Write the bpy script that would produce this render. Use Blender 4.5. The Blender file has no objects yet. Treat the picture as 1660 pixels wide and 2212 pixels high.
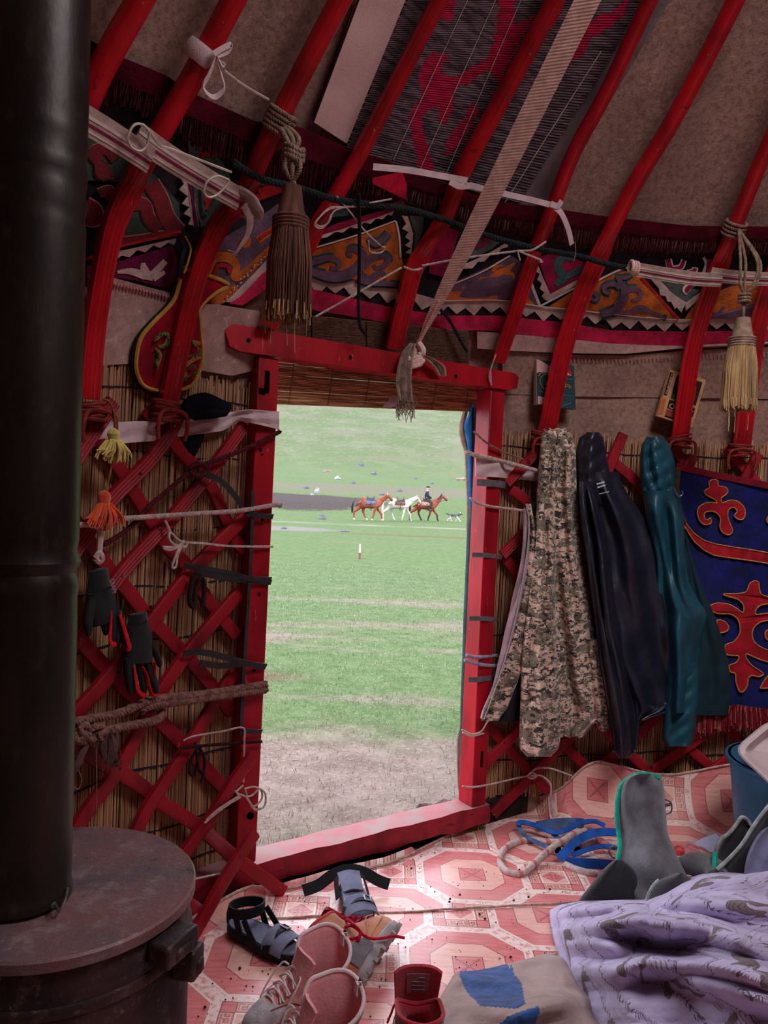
import bpy, math, random
from mathutils import Vector, Matrix
random.seed(7)
PI=math.pi
sc=bpy.context.scene; COL=sc.collection
sc.view_settings.view_transform='Standard'; sc.view_settings.look='None'
sc.view_settings.exposure=0.45; sc.view_settings.gamma=1.0; sc.view_settings.use_curve_mapping=False
V3=Vector
# ---------------- camera -----------------
FPX=1700.0; EYE=V3((0,0,1.35)); ROLL=.0417; PITCH=-.0322
fw=V3((0,math.cos(PITCH),math.sin(PITCH))); r0=V3((1,0,0)); u0=r0.cross(fw)
CR=math.cos(ROLL)*r0+math.sin(ROLL)*u0; CU=-math.sin(ROLL)*r0+math.cos(ROLL)*u0
cd=bpy.data.cameras.new('camera'); cam=bpy.data.objects.new('camera',cd); COL.objects.link(cam)
cd.sensor_fit='VERTICAL'; cd.sensor_height=24.0; cd.lens=24.0*FPX/2212; cd.clip_start=.05; cd.clip_end=2000
mw=Matrix((CR,CU,-fw)).transposed().to_4x4(); mw.translation=EYE; cam.matrix_world=mw
sc.camera=cam
# the plan of the yurt: a round wall about AX, felt and poles follow one profile
AX=(1.355,.886)
PROF=[(-.3,2.45),(0,2.44),(.6,2.44),(1.2,2.44),(1.5,2.43),(1.7,2.42),(1.8,2.395),(1.9,2.355),(2.0,2.31),(2.1,2.26),(2.2,2.20),(2.3,2.133),(2.4,2.06),(2.5,1.98),(2.6,1.897),(2.7,1.806),(2.85,1.655),(3.0,1.50),(3.3,1.16),(3.6,.72),(3.66,.60)]
def prof(z):
    if z<=PROF[0][0]: return PROF[0][1]
    for (a,ra),(b,rb) in zip(PROF,PROF[1:]):
        if z<=b: return ra+(rb-ra)*(z-a)/(b-a)
    return PROF[-1][1]
def ray(px,py): return (px-830)/FPX*CR-(py-1106)/FPX*CU+fw
def at(px,py,d): return EYE+ray(px,py)*d
def onz(px,py,z=0.0):
    d=ray(px,py); return EYE+d*((z-EYE.z)/d.z)
def W(px,py,off=0.0):
    d=ray(px,py); lo,hi=.3,6.0
    def g(t):
        p=EYE+d*t; return math.hypot(p.x-AX[0],p.y-AX[1])-(prof(p.z)-off)
    # start inside, find the far crossing
    t=.3; 
    while g(t)>0 and t<3: t+=.05
    while g(t)<0 and t<6: t+=.03
    lo,hi=t-.03,t
    for _ in range(24):
        m=(lo+hi)/2
        if g(m)<0: lo=m
        else: hi=m
    return EYE+d*lo
def WN(p):   # inward unit normal in plan at p
    n=V3((AX[0]-p.x,AX[1]-p.y,0)); n.normalize(); return n
def polar(th,z,off=0.0):
    r=prof(z)-off; return V3((AX[0]+r*math.cos(th),AX[1]+r*math.sin(th),z))
def theta(p): return math.atan2(p.y-AX[1],p.x-AX[0])
def plane_hit(px,py,p0,n):
    d=ray(px,py); return EYE+d*((p0-EYE).dot(n)/d.dot(n))
# ---------------- curves -----------------
def cr(pts,k=6,closed=False):
    pts=[V3(p) for p in pts]; n=len(pts)
    if n<3 and not closed: 
        return [pts[0].lerp(pts[-1],i/k) for i in range(k+1)]
    out=[]
    rng=range(n if closed else n-1)
    for i in rng:
        if closed: p0,p1,p2,p3=pts[i-1],pts[i],pts[(i+1)%n],pts[(i+2)%n]
        else:
            p1,p2=pts[i],pts[i+1]; p0=pts[i-1] if i else p1*2-p2; p3=pts[i+2] if i+2<n else p2*2-p1
        for j in range(k):
            t=j/k
            out.append(.5*((2*p1)+(p2-p0)*t+(2*p0-5*p1+4*p2-p3)*t*t+(3*p1-p0-3*p2+p3)*t**3))
    if not closed: out.append(pts[-1])
    return out
def lerp(a,b,t): return a+(b-a)*t
def interp(xs,ys,x):
    if x<=xs[0]: return ys[0]
    for i in range(len(xs)-1):
        if x<=xs[i+1]: return lerp(ys[i],ys[i+1],(x-xs[i])/(xs[i+1]-xs[i]))
    return ys[-1]
def sm(a,b,x):
    t=min(1,max(0,(x-a)/(b-a))); return t*t*(3-2*t)
def frames(pts,closed=False,up=None):
    n=len(pts); T=[]
    for i in range(n):
        a=pts[i-1] if (i or closed) else pts[i]; b=pts[(i+1)%n] if (i<n-1 or closed) else pts[i]
        t=(b-a)
        T.append(t.normalized() if t.length>1e-9 else (T[-1] if T else V3((0,0,1))))
    u=up or (V3((0,0,1)) if abs(T[0].z)<.9 else V3((1,0,0)))
    F=[]; 
    for i in range(n):
        u=u-T[i]*u.dot(T[i])
        if u.length<1e-6: u=T[i].orthogonal()
        u.normalize(); F.append((T[i],u.copy(),T[i].cross(u)))
        if up: u=V3(up)
    return F
def noise3(x,y,z,s=0):
    return (math.sin(x*1.7+y*2.3+s)+math.sin(y*3.1-z*1.3+s*2.1)+math.sin(z*2.9+x*1.1+s*.7)+math.sin((x-y+z)*4.3+s*1.3)*.5)/3.5
# ---------------- mesh maker -----------------
class M:
    def __init__(s): s.v=[];s.f=[];s.m=[];s.uv=None
    def add(s,vs,fs,mi=0):
        b=len(s.v); s.v+=[tuple(v) for v in vs]; s.f+=[tuple(b+i for i in f) for f in fs]; s.m+=[mi]*len(fs)
    def sweep(s,pts,secs,closed=False,cap=True,up=None,mi=0):
        # secs: one section [(side,norm)...] or a list of them
        F=frames(pts,closed,up); n=len(pts); per=not isinstance(secs[0][0],(int,float))
        vs=[];fs=[]
        k=len(secs[0]) if per else len(secs)
        for i,(T,u,b) in enumerate(F):
            for (x,y) in (secs[i] if per else secs): vs.append(pts[i]+b*x+u*y)
        for i in range(n if closed else n-1):
            for j in range(k):
                a=i*k+j; c=i*k+(j+1)%k; a2=((i+1)%n)*k+j; c2=((i+1)%n)*k+(j+1)%k
                fs.append((a,c,c2,a2))
        if cap and not closed:
            fs.append(tuple(range(k-1,-1,-1))); fs.append(tuple((n-1)*k+j for j in range(k)))
        s.add(vs,fs,mi)
    def tube(s,pts,r,n=8,cap=True,closed=False,mi=0,flat=1.0,up=None):
        pts=[V3(p) for p in pts]; m=len(pts)
        rr=[r]*m if isinstance(r,(int,float)) else [interp([i/(len(r)-1) for i in range(len(r))],r,j/max(1,m-1)) for j in range(m)]
        secs=[[(q*math.cos(2*PI*j/n),q*flat*math.sin(2*PI*j/n)) for j in range(n)] for q in rr]
        s.sweep(pts,secs,closed,cap,up,mi)
    def rope(s,pts,r,pitch=.03,strands=3,n=6,mi=0):
        pts=[V3(p) for p in pts]; L=[0]
        for a,b in zip(pts,pts[1:]): L.append(L[-1]+(b-a).length)
        N=max(4,int(L[-1]/(pitch/7)))
        dense=[]; j=0
        for i in range(N+1):
            x=L[-1]*i/N
            while j<len(L)-2 and L[j+1]<x: j+=1
            dense.append(pts[j].lerp(pts[j+1],(x-L[j])/max(1e-9,L[j+1]-L[j])))
        F=frames(dense)
        for k in range(strands):
            q=[]
            for i,(T,u,b) in enumerate(F):
                a=2*PI*(L[-1]*i/N/pitch+k/strands)
                q.append(dense[i]+(u*math.cos(a)+b*math.sin(a))*r*.5)
            s.tube(q,r*.56,n,mi=mi)
    def ribbon(s,pts,w,t,up,mi=0):
        # strap lying with its flat face along `up` (vector or function of i)
        pts=[V3(p) for p in pts]; n=len(pts); ww=[w]*n if isinstance(w,(int,float)) else [interp([i/(len(w)-1) for i in range(len(w))],w,j/max(1,n-1)) for j in range(n)]
        vs=[];fs=[]
        for i in range(n):
            T=(pts[min(n-1,i+1)]-pts[max(0,i-1)]).normalized()
            nn=up(i) if callable(up) else V3(up)
            b=T.cross(nn)
            if b.length<1e-6: b=T.orthogonal()
            b.normalize(); nn=b.cross(T).normalized()
            h=ww[i]/2
            for (x,y) in ((-h,-t/2),(h,-t/2),(h,t/2),(-h,t/2)): vs.append(pts[i]+b*x+nn*y)
        for i in range(n-1):
            for j in range(4): fs.append((i*4+j,i*4+(j+1)%4,i*4+4+(j+1)%4,i*4+4+j))
        fs+=[(3,2,1,0),tuple((n-1)*4+j for j in range(4))]
        s.add(vs,fs,mi)
    def box(s,c,ax,ay,az,mi=0,ch=0.0):
        c=V3(c);ax=V3(ax);ay=V3(ay);az=V3(az)
        vs=[c+ax*x+ay*y+az*z for z in (-1,1) for (x,y) in ((-1,-1),(1,-1),(1,1),(-1,1))]
        s.add(vs,[(3,2,1,0),(4,5,6,7),(0,1,5,4),(1,2,6,5),(2,3,7,6),(3,0,4,7)],mi)
    def bar(s,a,b,w,t,up,mi=0):
        a=V3(a);b=V3(b);T=(b-a).normalized();sd=T.cross(V3(up)).normalized();nn=sd.cross(T).normalized()
        s.box((a+b)/2,(b-a)/2,sd*w/2,nn*t/2,mi)
    def lathe(s,pr,c,ax=(0,0,1),n=24,mi=0,wob=None):
        ax=V3(ax).normalized();u=ax.orthogonal().normalized();w=ax.cross(u);c=V3(c);k=len(pr)
        vs=[]
        for j in range(n):
            a=2*PI*j/n
            for (r,h) in pr:
                q=r*(wob(a,h) if wob else 1); vs.append(c+ax*h+(u*math.cos(a)+w*math.sin(a))*q)
        fs=[(j*k+i,((j+1)%n)*k+i,((j+1)%n)*k+i+1,j*k+i+1) for j in range(n) for i in range(k-1)]
        if pr[0][0]>1e-6: fs.append(tuple(j*k for j in range(n-1,-1,-1)))
        if pr[-1][0]>1e-6: fs.append(tuple(j*k+k-1 for j in range(n)))
        s.add(vs,fs,mi)
    def grid(s,fn,nu,nv,mi=0,uv=False,closeu=False):
        vs=[fn(i/nu,j/nv) for j in range(nv+1) for i in range(nu+1)]
        if not isinstance(vs[0],V3): vs=[V3(v) for v in vs]
        s.add(vs,[(j*(nu+1)+i,j*(nu+1)+i+1,(j+1)*(nu+1)+i+1,(j+1)*(nu+1)+i) for j in range(nv) for i in range(nu)],mi)
    def sheet(s,fn,nu,nv,t=.004,mi=0):
        # a grid with thickness (closed shell)
        P=[[V3(fn(i/nu,j/nv)) for i in range(nu+1)] for j in range(nv+1)]
        top=[];bot=[]
        for j in range(nv+1):
            for i in range(nu+1):
                du=P[j][min(nu,i+1)]-P[j][max(0,i-1)]; dv=P[min(nv,j+1)][i]-P[max(0,j-1)][i]
                n=du.cross(dv); n=n.normalized() if n.length>1e-12 else V3((0,0,1))
                top.append(P[j][i]+n*t/2); bot.append(P[j][i]-n*t/2)
        w=nu+1; B=len(top); fs=[]
        for j in range(nv):
            for i in range(nu):
                a=j*w+i; fs.append((a,a+1,a+w+1,a+w)); fs.append((B+a+w,B+a+w+1,B+a+1,B+a))
        edge=[i for i in range(nu)]+[j*w+nu for j in range(nv)]+[nv*w+i for i in range(nu,0,-1)]+[j*w for j in range(nv,0,-1)]
        for a,b in zip(edge,edge[1:]+edge[:1]): fs.append((b,a,B+a,B+b))
        s.add(top+bot,fs,mi)
    def prism(s,poly,nv,mi=0,mside=None):
        poly=[V3(p) for p in poly];nv=V3(nv) if not callable(nv) else nv
        k=len(poly); top=[p+(nv(p) if callable(nv) else nv) for p in poly]
        s.add(poly+top,[tuple(range(k-1,-1,-1)),tuple(range(k,2*k))],mi)
        s.add(poly+top,[(i,(i+1)%k,k+(i+1)%k,k+i) for i in range(k)],mi if mside is None else mside)
    def build(s,name,mats,parent=None,smooth=True,sub=0,bev=0,ang=40,solid=0,base=None):
        if not isinstance(mats,(list,tuple)): mats=[mats]
        xs=[v[0] for v in s.v];ys=[v[1] for v in s.v];zs=[v[2] for v in s.v]
        o0=V3(((min(xs)+max(xs))/2,(min(ys)+max(ys))/2,min(zs)))
        me=bpy.data.meshes.new(name); me.from_pydata([(v[0]-o0.x,v[1]-o0.y,v[2]-o0.z) for v in s.v],[],s.f)
        for m in mats: me.materials.append(getattr(m,'m',m))
        if len(mats)>1: me.polygons.foreach_set('material_index',s.m)
        if s.uv:
            l=me.uv_layers.new(name='UVMap'); 
            vi=[0]*len(me.loops); me.loops.foreach_get('vertex_index',vi)
            fl=[]
            for i in vi: fl+=s.uv[i]
            l.data.foreach_set('uv',fl)
        me.update()
        o=bpy.data.objects.new(name,me); COL.objects.link(o)
        if parent: o.parent=parent; o.location=o0-wloc(parent)
        else: o.location=o0
        if smooth:
            me.polygons.foreach_set('use_smooth',[True]*len(me.polygons))
            try: me.set_sharp_from_angle(angle=math.radians(ang))
            except Exception: pass
        if solid: 
            m=o.modifiers.new('thickness','SOLIDIFY'); m.thickness=solid; m.offset=0
        if bev: 
            m=o.modifiers.new('bevel','BEVEL'); m.width=bev; m.segments=2; m.limit_method='ANGLE'; m.angle_limit=math.radians(35)
        if sub:
            m=o.modifiers.new('subdiv','SUBSURF'); m.levels=sub; m.render_levels=sub
        return o
def wloc(o):
    l=V3(o.location)
    while o.parent: o=o.parent; l+=V3(o.location)
    return l
def tag(o,label=None,cat=None,group=None,kind=None):
    if label: o['label']=label
    if cat: o['category']=cat
    if group: o['group']=group
    if kind: o['kind']=kind
    return o
def thing(name,label,cat,loc,group=None):
    o=bpy.data.objects.new(name,None); COL.objects.link(o); o.location=V3(loc); o.empty_display_size=.05
    return tag(o,label,cat,group)
# ---------------- materials -----------------
def lin(c):
    f=lambda x:(x/255/12.92) if x/255<=.04045 else ((x/255+.055)/1.055)**2.4
    return (f(c[0]),f(c[1]),f(c[2]),1.0)
class S:   # a float socket that knows arithmetic
    def __init__(s,t,k): s.t=t;s.k=k
    def op(s,o,b=None,c=None):
        n=s.t.nodes.new('ShaderNodeMath'); n.operation=o; s.t.links.new(s.k,n.inputs[0])
        for i,x in ((1,b),(2,c)):
            if x is None: continue
            if isinstance(x,S): s.t.links.new(x.k,n.inputs[i])
            else: n.inputs[i].default_value=x
        return S(s.t,n.outputs[0])
    def __add__(s,b): return s.op('ADD',b)
    __radd__=__add__
    def __sub__(s,b): return s.op('SUBTRACT',b)
    def __rsub__(s,b): return (s*-1)+b
    def __mul__(s,b): return s.op('MULTIPLY',b)
    __rmul__=__mul__
    def __truediv__(s,b): return s.op('DIVIDE',b)
    def __lt__(s,b): return s.op('LESS_THAN',b)
    def __gt__(s,b): return s.op('GREATER_THAN',b)
    def abs(s): return s.op('ABSOLUTE')
    def max(s,b): return s.op('MAXIMUM',b)
    def min(s,b): return s.op('MINIMUM',b)
    def frac(s): return s.op('FRACT')
    def floor(s): return s.op('FLOOR')
    def sin(s): return s.op('SINE')
    def mod(s,b): return s.op('FLOORED_MODULO',b)
    def smooth(s,a,b):
        n=s.t.nodes.new('ShaderNodeMapRange'); n.interpolation_type='SMOOTHSTEP'; s.t.links.new(s.k,n.inputs[0]); n.inputs[1].default_value=a; n.inputs[2].default_value=b
        return S(s.t,n.outputs[0])
class Mt:
    def __init__(s,name,rough=.7,spec=.3,metal=0.0):
        s.m=bpy.data.materials.new(name); s.m.use_nodes=True; s.t=s.m.node_tree
        s.b=s.t.nodes['Principled BSDF']; s.b.inputs['Roughness'].default_value=rough
        s.b.inputs['Specular IOR Level'].default_value=spec; s.b.inputs['Metallic'].default_value=metal
        s._c={}
    def coord(s,w='Object'):
        if w in s._c: return s._c[w]
        if w=='Position': k=s.t.nodes.new('ShaderNodeNewGeometry').outputs['Position']
        else: k=s.t.nodes.new('ShaderNodeTexCoord').outputs[w]
        s._c[w]=k; return k
    def xyz(s,w='Object'):
        n=s.t.nodes.new('ShaderNodeSeparateXYZ'); s.t.links.new(s.coord(w),n.inputs[0]); return [S(s.t,n.outputs[i]) for i in range(3)]
    def vec(s,x,y,z=0.0):
        n=s.t.nodes.new('ShaderNodeCombineXYZ')
        for i,q in enumerate((x,y,z)):
            if isinstance(q,S): s.t.links.new(q.k,n.inputs[i])
            else: n.inputs[i].default_value=q
        return n.outputs[0]
    def noise(s,scale=5,detail=3,w='Object',rough=.55,dist=0.0,vec=None,stretch=None):
        v=vec or s.coord(w)
        if stretch:
            n=s.t.nodes.new('ShaderNodeVectorMath'); n.operation='MULTIPLY'; s.t.links.new(v,n.inputs[0]); n.inputs[1].default_value=stretch; v=n.outputs[0]
        n=s.t.nodes.new('ShaderNodeTexNoise'); n.inputs['Scale'].default_value=scale; n.inputs['Detail'].default_value=detail; n.inputs['Roughness'].default_value=rough; n.inputs['Distortion'].default_value=dist
        s.t.links.new(v,n.inputs['Vector']); return S(s.t,n.outputs[0])
    def voro(s,scale=5,w='Object',vec=None,out=0,feat='F1'):
        n=s.t.nodes.new('ShaderNodeTexVoronoi'); n.feature=feat; n.inputs['Scale'].default_value=scale; s.t.links.new(vec or s.coord(w),n.inputs['Vector'])
        return n.outputs[out] if out else S(s.t,n.outputs[0])
    def rgb(s,c):
        n=s.t.nodes.new('ShaderNodeRGB'); n.outputs[0].default_value=lin(c); return n.outputs[0]
    def mix(s,f,a,b,mode='MIX'):
        n=s.t.nodes.new('ShaderNodeMix'); n.data_type='RGBA'; n.blend_type=mode; n.clamp_factor=True
        if isinstance(f,S): s.t.links.new(f.k,n.inputs[0])
        else: n.inputs[0].default_value=f
        for i,q in ((6,a),(7,b)):
            if isinstance(q,(tuple,list)): n.inputs[i].default_value=lin(q)
            else: s.t.links.new(q,n.inputs[i])
        return n.outputs[2]
    def base(s,c):
        if isinstance(c,(tuple,list)): s.b.inputs['Base Color'].default_value=lin(c)
        else: s.t.links.new(c,s.b.inputs['Base Color'])
        return s
    def rough(s,f):
        s.t.links.new(f.k,s.b.inputs['Roughness']); return s
    def bump(s,h,strength=.3,dist=.01):
        n=s.t.nodes.new('ShaderNodeBump'); n.inputs['Strength'].default_value=strength; n.inputs['Distance'].default_value=dist
        s.t.links.new(h.k,n.inputs['Height']); s.t.links.new(n.outputs[0],s.b.inputs['Normal']); return s
    def fuzz(s,w=.3):
        s.b.inputs['Sheen Weight'].default_value=w; s.b.inputs['Sheen Roughness'].default_value=.6; return s
def simple(name,c,rough=.75,spec=.25,var=.25,scale=12,bump=.15,bscale=60,metal=0,fuzz=0,w='Object',stretch=None,c2=None,bd=.004):
    m=Mt(name,rough,spec,metal)
    c2=c2 or tuple(x*(1-var) for x in c)
    n=m.noise(scale,4,w,stretch=stretch)
    m.base(m.mix(n.smooth(.3,.7),c,c2))
    if bump: m.bump(m.noise(bscale,2,w,stretch=stretch),bump,bd)
    if fuzz: m.fuzz(fuzz)
    return m.m
# ================= materials in common =================
def red_paint(name,c=(176,16,34),rough=.42,spec=.28):
    m=Mt(name,rough,spec)
    n=m.noise(9,5,stretch=(1,1,.35)); k=m.noise(70,3,stretch=(1,1,.2))
    base=m.mix(n.smooth(.35,.75),c,tuple(x*.68 for x in c))
    base=m.mix((k>.71)*.55,base,(205,96,92)); base=m.mix((m.noise(33,4)>.70)*.6,base,(70,10,18))
    m.base(base); m.bump(m.noise(40,3,stretch=(1,1,.25)),.25,.004); return m.m
RED=red_paint('red_painted_wood'); RED_OLD=red_paint('worn_red_paint',(158,20,36),.55)
FELT=Mt('brown_grey_felt',.95,.08); n=FELT.noise(5,4,'Position'); n2=FELT.noise(55,4,'Position',.7); c=FELT.mix(n.smooth(.3,.7),(166,130,116),(140,108,98)); c=FELT.mix(n2.smooth(.42,.66)*.6,c,(104,78,72)); c=FELT.mix((n2<.36)*.4,c,(196,160,144)); FELT.base(c); FELT.bump(n2,.5,.006); FELT=FELT.m
FELT_PALE=Mt('pale_felt',.95,.08); n=FELT_PALE.noise(40,5,'Position',.7); n2=FELT_PALE.noise(6,3,'Position'); c=FELT_PALE.mix(n2.smooth(.3,.7),(178,140,130),(156,120,112)); c=FELT_PALE.mix(n.smooth(.45,.68)*.5,c,(126,96,90)); c=FELT_PALE.mix((n<.38)*.45,c,(208,172,160)); FELT_PALE.base(c); FELT_PALE.bump(n,.6,.006); FELT_PALE=FELT_PALE.m
SOIL=simple('dark_soil',(52,44,40),.95,.1,.4,18,.8,60)
BLACK=simple('black_fabric',(24,24,30),.8,.25,.3,30,.2,200)
ROPE_W=simple('white_cord',(206,180,172),.85,.15,.2,60,.3,300)
ROPE_B=simple('brown_rope',(150,108,98),.9,.1,.3,60,.4,300)
ROPE_K=simple('black_green_rope',(34,42,44),.8,.2,.4,40,.3,300)
RUBBER=simple('dark_rubber_strip',(52,54,54),.6,.3,.3,20,.2,100)
CLOTH_W=simple('off_white_cotton',(214,184,184),.9,.1,.12,20,.3,240,fuzz=.2)
STEEL=simple('grey_steel',(150,150,155),.35,.5,.2,20,.1,90,metal=.9)
MAROON=simple('maroon_fabric',(96,12,34),.85,.15,.3,30,.3,200)
# ================= the yurt shell =================
def revolve(name,zs,t0,t1,off,mat,kind='structure',n=120,thick=.02,inward=True):
    m=M(); 
    def fn(u,v):
        z=interp([i/(len(zs)-1) for i in range(len(zs))],zs,v); return polar(lerp(t0,t1,u),z,off)
    m.sheet(fn,n,len(zs)*2-2,thick)
    o=m.build(name,mat); tag(o,kind=kind); return o
LJ=onz(553,1862,.11); RJ=onz(1020,1744,.11)     # inner front corners of the two door posts
DE=(RJ-LJ).normalized(); DN=V3((DE.y,-DE.x,0))   # along the door, and towards the room
thL=theta(LJ-DE*.01); thR=theta(RJ+DE*.05)
wl=revolve('wall_left',[-.05,.4,.8,1.2,1.5,1.78],thL,thL+1.75,-.06,FELT)
wr=revolve('wall_right',[-.05,.4,.8,1.2,1.5,1.78],thR-1.75,thR,-.06,FELT)
wb=revolve('wall_back',[-.05,.4,.8,1.2,1.5,1.78],thL+1.75,thR-1.75+2*PI,-.06,FELT)
roof=revolve('ceiling',[1.76,1.82,1.9,2.0,2.1,2.2,2.3,2.4,2.5,2.6,2.7,2.85,3.0,3.3,3.6],0,2*PI,-.075,FELT,n=160)
# earth floor inside
m=M(); m.lathe([(0,0),(1,0),(2,0),(2.6,0)],(AX[0],AX[1],-.012),n=72)
m.box(LJ.lerp(RJ,.5)-DN*.07+V3((0,0,-.11-.0)),DE*.8,DN*.035,V3((0,0,.09)))  # earth bar added under the sill to stop outdoor light leaking in
fl=m.build('floor',SOIL); tag(fl,kind='structure')
# ================= door =================
door=thing('door_1',None,None,LJ.lerp(RJ,.5)*1.0+V3((0,0,-.11))); tag(door,kind='structure')
Z=V3((0,0,1)); TOPZ=1.745
def jamb(p,sgn):
    m=M(); c=p-DE*sgn*.036-DN*.042
    m.box(c+Z*((TOPZ-.11)/2),DE*.036,DN*.042,Z*((TOPZ-.11)/2))
    if sgn>0: m.v=[tuple(V3(v)+DE*.018*(v[2]-.11)/1.63) for v in m.v]
    return m
def holes(m,base,pts):  # drilled holes and slots: dark pegs set flush in the front face
    for (px,py,r) in pts:
        q=plane_hit(px,py,base,DN); m.lathe([(0,0),(r,0),(r,.004),(0,.004)],q-DN*.003,DN,10)
DARK=simple('dark_hole',(18,10,10),1,0,.1,5,0)
jl=jamb(LJ,1).build('jamb',RED,door,bev=.004)
hm=M(); holes(hm,LJ,[(563,972,.006),(566,982,.004),(567,1122,.006),(560,1284,.006),(549,1448,.006)])
hm.box(plane_hit(577,825,LJ,DN),DE*.008,DN*.003,Z*.035); hm.box(plane_hit(566,845,LJ,DN),DE*.011,DN*.003,Z*.010)
hm.build('peg_hole',DARK,jl)
hm=M(); hm.lathe([(0,0),(.012,0),(.012,.003),(0,.003)],plane_hit(541,1762,LJ,DN),DN,12); hm.build('peg_hole',DARK,jl)
jr=jamb(RJ,-1).build('jamb',RED,door,bev=.004)
hm=M(); hm.box(plane_hit(1041,1640,RJ,DN),DE*.005,DN*.003,Z*.03); hm.build('slot',DARK,jr)
# lintel, with chamfered ends
lp=[plane_hit(*q,LJ+DN*.012,DN) for q in ((487,714),(480,703),(500,699),(1113,806),(1122,815),(1118,838),(1102,843),(520,759),(497,748))]
m=M(); m.prism(lp[::-1],-DN*.085)
lt=m.build('lintel',RED,door,bev=.004)
hm=M(); 
for q in ((537,735),(757,772),(985,813)): hm.lathe([(0,0),(.007,0),(.007,.004),(0,.004)],plane_hit(*q,LJ+DN*.012,DN)-DN*.002,DN,10)
hm.build('peg_hole',DARK,lt)
# threshold beam, wider than the opening at both ends
a=LJ-DE*.27+DN*.012; b=RJ+DE*.085+DN*.012
m=M(); n=26; 
for i in range(1): pass
sec=[]; pth=[]
for i in range(n+1):
    t=i/n; pth.append(a.lerp(b,t)-DN*.055+Z*(-.036))
    w=.004*math.sin(t*23)+.003*math.sin(t*51+1)
    sec.append([(-.055,-.036+w),(.055,-.037-w),(.058+w,.0),(.052,.034+w*.6),(-.052,.036-w*.4),(-.057,.0)])
m.sweep(pth,sec,up=V3((0,0,1)))
SILL=Mt('worn_sill',.6,.35)
g=SILL.xyz('Position')[2]; nn=SILL.noise(14,5,stretch=(1,1,.6)); geo=SILL.t.nodes.new('ShaderNodeNewGeometry'); sp=SILL.t.nodes.new('ShaderNodeSeparateXYZ'); SILL.t.links.new(geo.outputs['True Normal'],sp.inputs[0])
topf=S(SILL.t,sp.outputs[2]).smooth(.5,.9)
sidec=SILL.mix(nn.smooth(.35,.7),(160,30,48),(122,24,36)); sidec=SILL.mix((SILL.noise(30,5,stretch=(.3,.3,3))>.66)*.7,sidec,(60,14,20))
topc=SILL.mix(SILL.noise(11,5).smooth(.3,.6),(150,120,118),(168,96,100))
SILL.base(SILL.mix(topf,sidec,topc)); SILL.bump(nn,.4,.006)
m.build('threshold',SILL.m,door,ang=60)
# ================= outdoors =================
def gz(x,y):   # lie of the land
    d=y
    z=interp([-8,2,4,10,18,32,50,58,62,75,110,180,300,420],[-.02,-.02,-.05,-.18,-.30,-.52,-.82,-.78,-.1,.9,4.2,15,46,92],d)
    if d>58: z+=.02*x*sm(58,120,d)*.5
    if d>5: z+=noise3(x*.11,y*.09,0,3)*.05*sm(5,20,d)+noise3(x*.03,y*.02,1)*sm(70,200,d)*2.2
    return z
ys=[2.2,2.6,3,3.5,4,5,6,7,8,9,10,12,14,16,18,20,23,26,29,32,36,40,44,47,50,53,56,58,59,60,61,62,64,67,70,75,80,86,92,100,110,120,135,150,165,180,200,220,250,280,320,360,420]
def gfn(nx,x0f,ys,fn=gz):
    m=M(); vs=[]
    for y in ys:
        for i in range(nx+1):
            x=lerp(*x0f(y),i/nx); vs.append((x,y,fn(x,y)))
    m.add(vs,[(j*(nx+1)+i,j*(nx+1)+i+1,(j+1)*(nx+1)+i+1,(j+1)*(nx+1)+i) for j in range(len(ys)-1) for i in range(nx)])
    return m
G=Mt('meadow_turf',.95,.1)
px,py,pz=G.xyz('Position')
n1=G.noise(.35,5,'Position'); n2=G.noise(6,5,'Position',.7); n3=G.noise(45,3,'Position'); n4=G.noise(.9,4,'Position',stretch=(.35,1,1)); n5=G.noise(2.2,4,'Position')
grass=G.mix(n2.smooth(.3,.7),(84,112,62),(118,138,92)); grass=G.mix((n3.smooth(.5,.75))*.7,grass,(150,160,128))
grass=G.mix(n4.smooth(.52,.72)*.5,grass,(128,126,98))
dry=G.mix(n2.smooth(.3,.7),(140,116,110),(176,152,146)); dry=G.mix(n3.smooth(.5,.7)*.6,dry,(188,172,166))
# trodden, bare patch before the door
ddx=px-.05; ddy=(py-3.55); near=((ddx*ddx*.55+ddy*ddy*1.3)+(n5-.5)*2.4+(n1-.5)*1.2)
bare=(1-near.smooth(.1,1.9))*.9
c=G.mix(bare,grass,dry)
strip=(1-((py-(5.9+px*.18)).abs()+(n5-.5)*.5).smooth(.05,.35))*((-1*px).smooth(.3,.9)); c=G.mix(strip*.7,c,(118,84,80))
p2=n4.smooth(.5,.66)*(1-py.smooth(9,15))*.7; c=G.mix(p2,c,dry)
# far: gravel strip, soil bank, hill
s1=1-((py-40.5+(n5-.5)*1.5).abs()).smooth(.5,1.2); c=G.mix(s1*(n4.smooth(.38,.55)),c,(168,154,146))
e1=((px+4.2)/2.6); e2=((py-31.5)/2.6); rr=(e1*e1+e2*e2+(n5-.5)*.9); c=G.mix(1-rr.smooth(.5,1.05),c,(140,134,130))
e1=((px-3.2)/6); e2=((py-29.5)/1.0); rr=(e1*e1+e2*e2+(n5-.5)*1.6); c=G.mix((1-rr.smooth(.4,1.1))*.6,c,(124,96,70))
e1=((px+9.5)/10.5); e2=((py-63.5)/5.2); rr=(e1*e1+e2*e2+(n1-.5)*1.0+(n5-.5)*.5); c=G.mix(1-rr.smooth(.75,1.1),c,G.mix(n2.smooth(.3,.7),(92,80,78),(72,64,64)))
e1=((px-1.5)/22); e2=((py-76)/6); rr=(e1*e1+e2*e2+(n1-.5)*1.6+(n5-.5)*.8); c=G.mix((1-rr.smooth(.35,1.1))*.7,c,(130,118,108))
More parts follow.
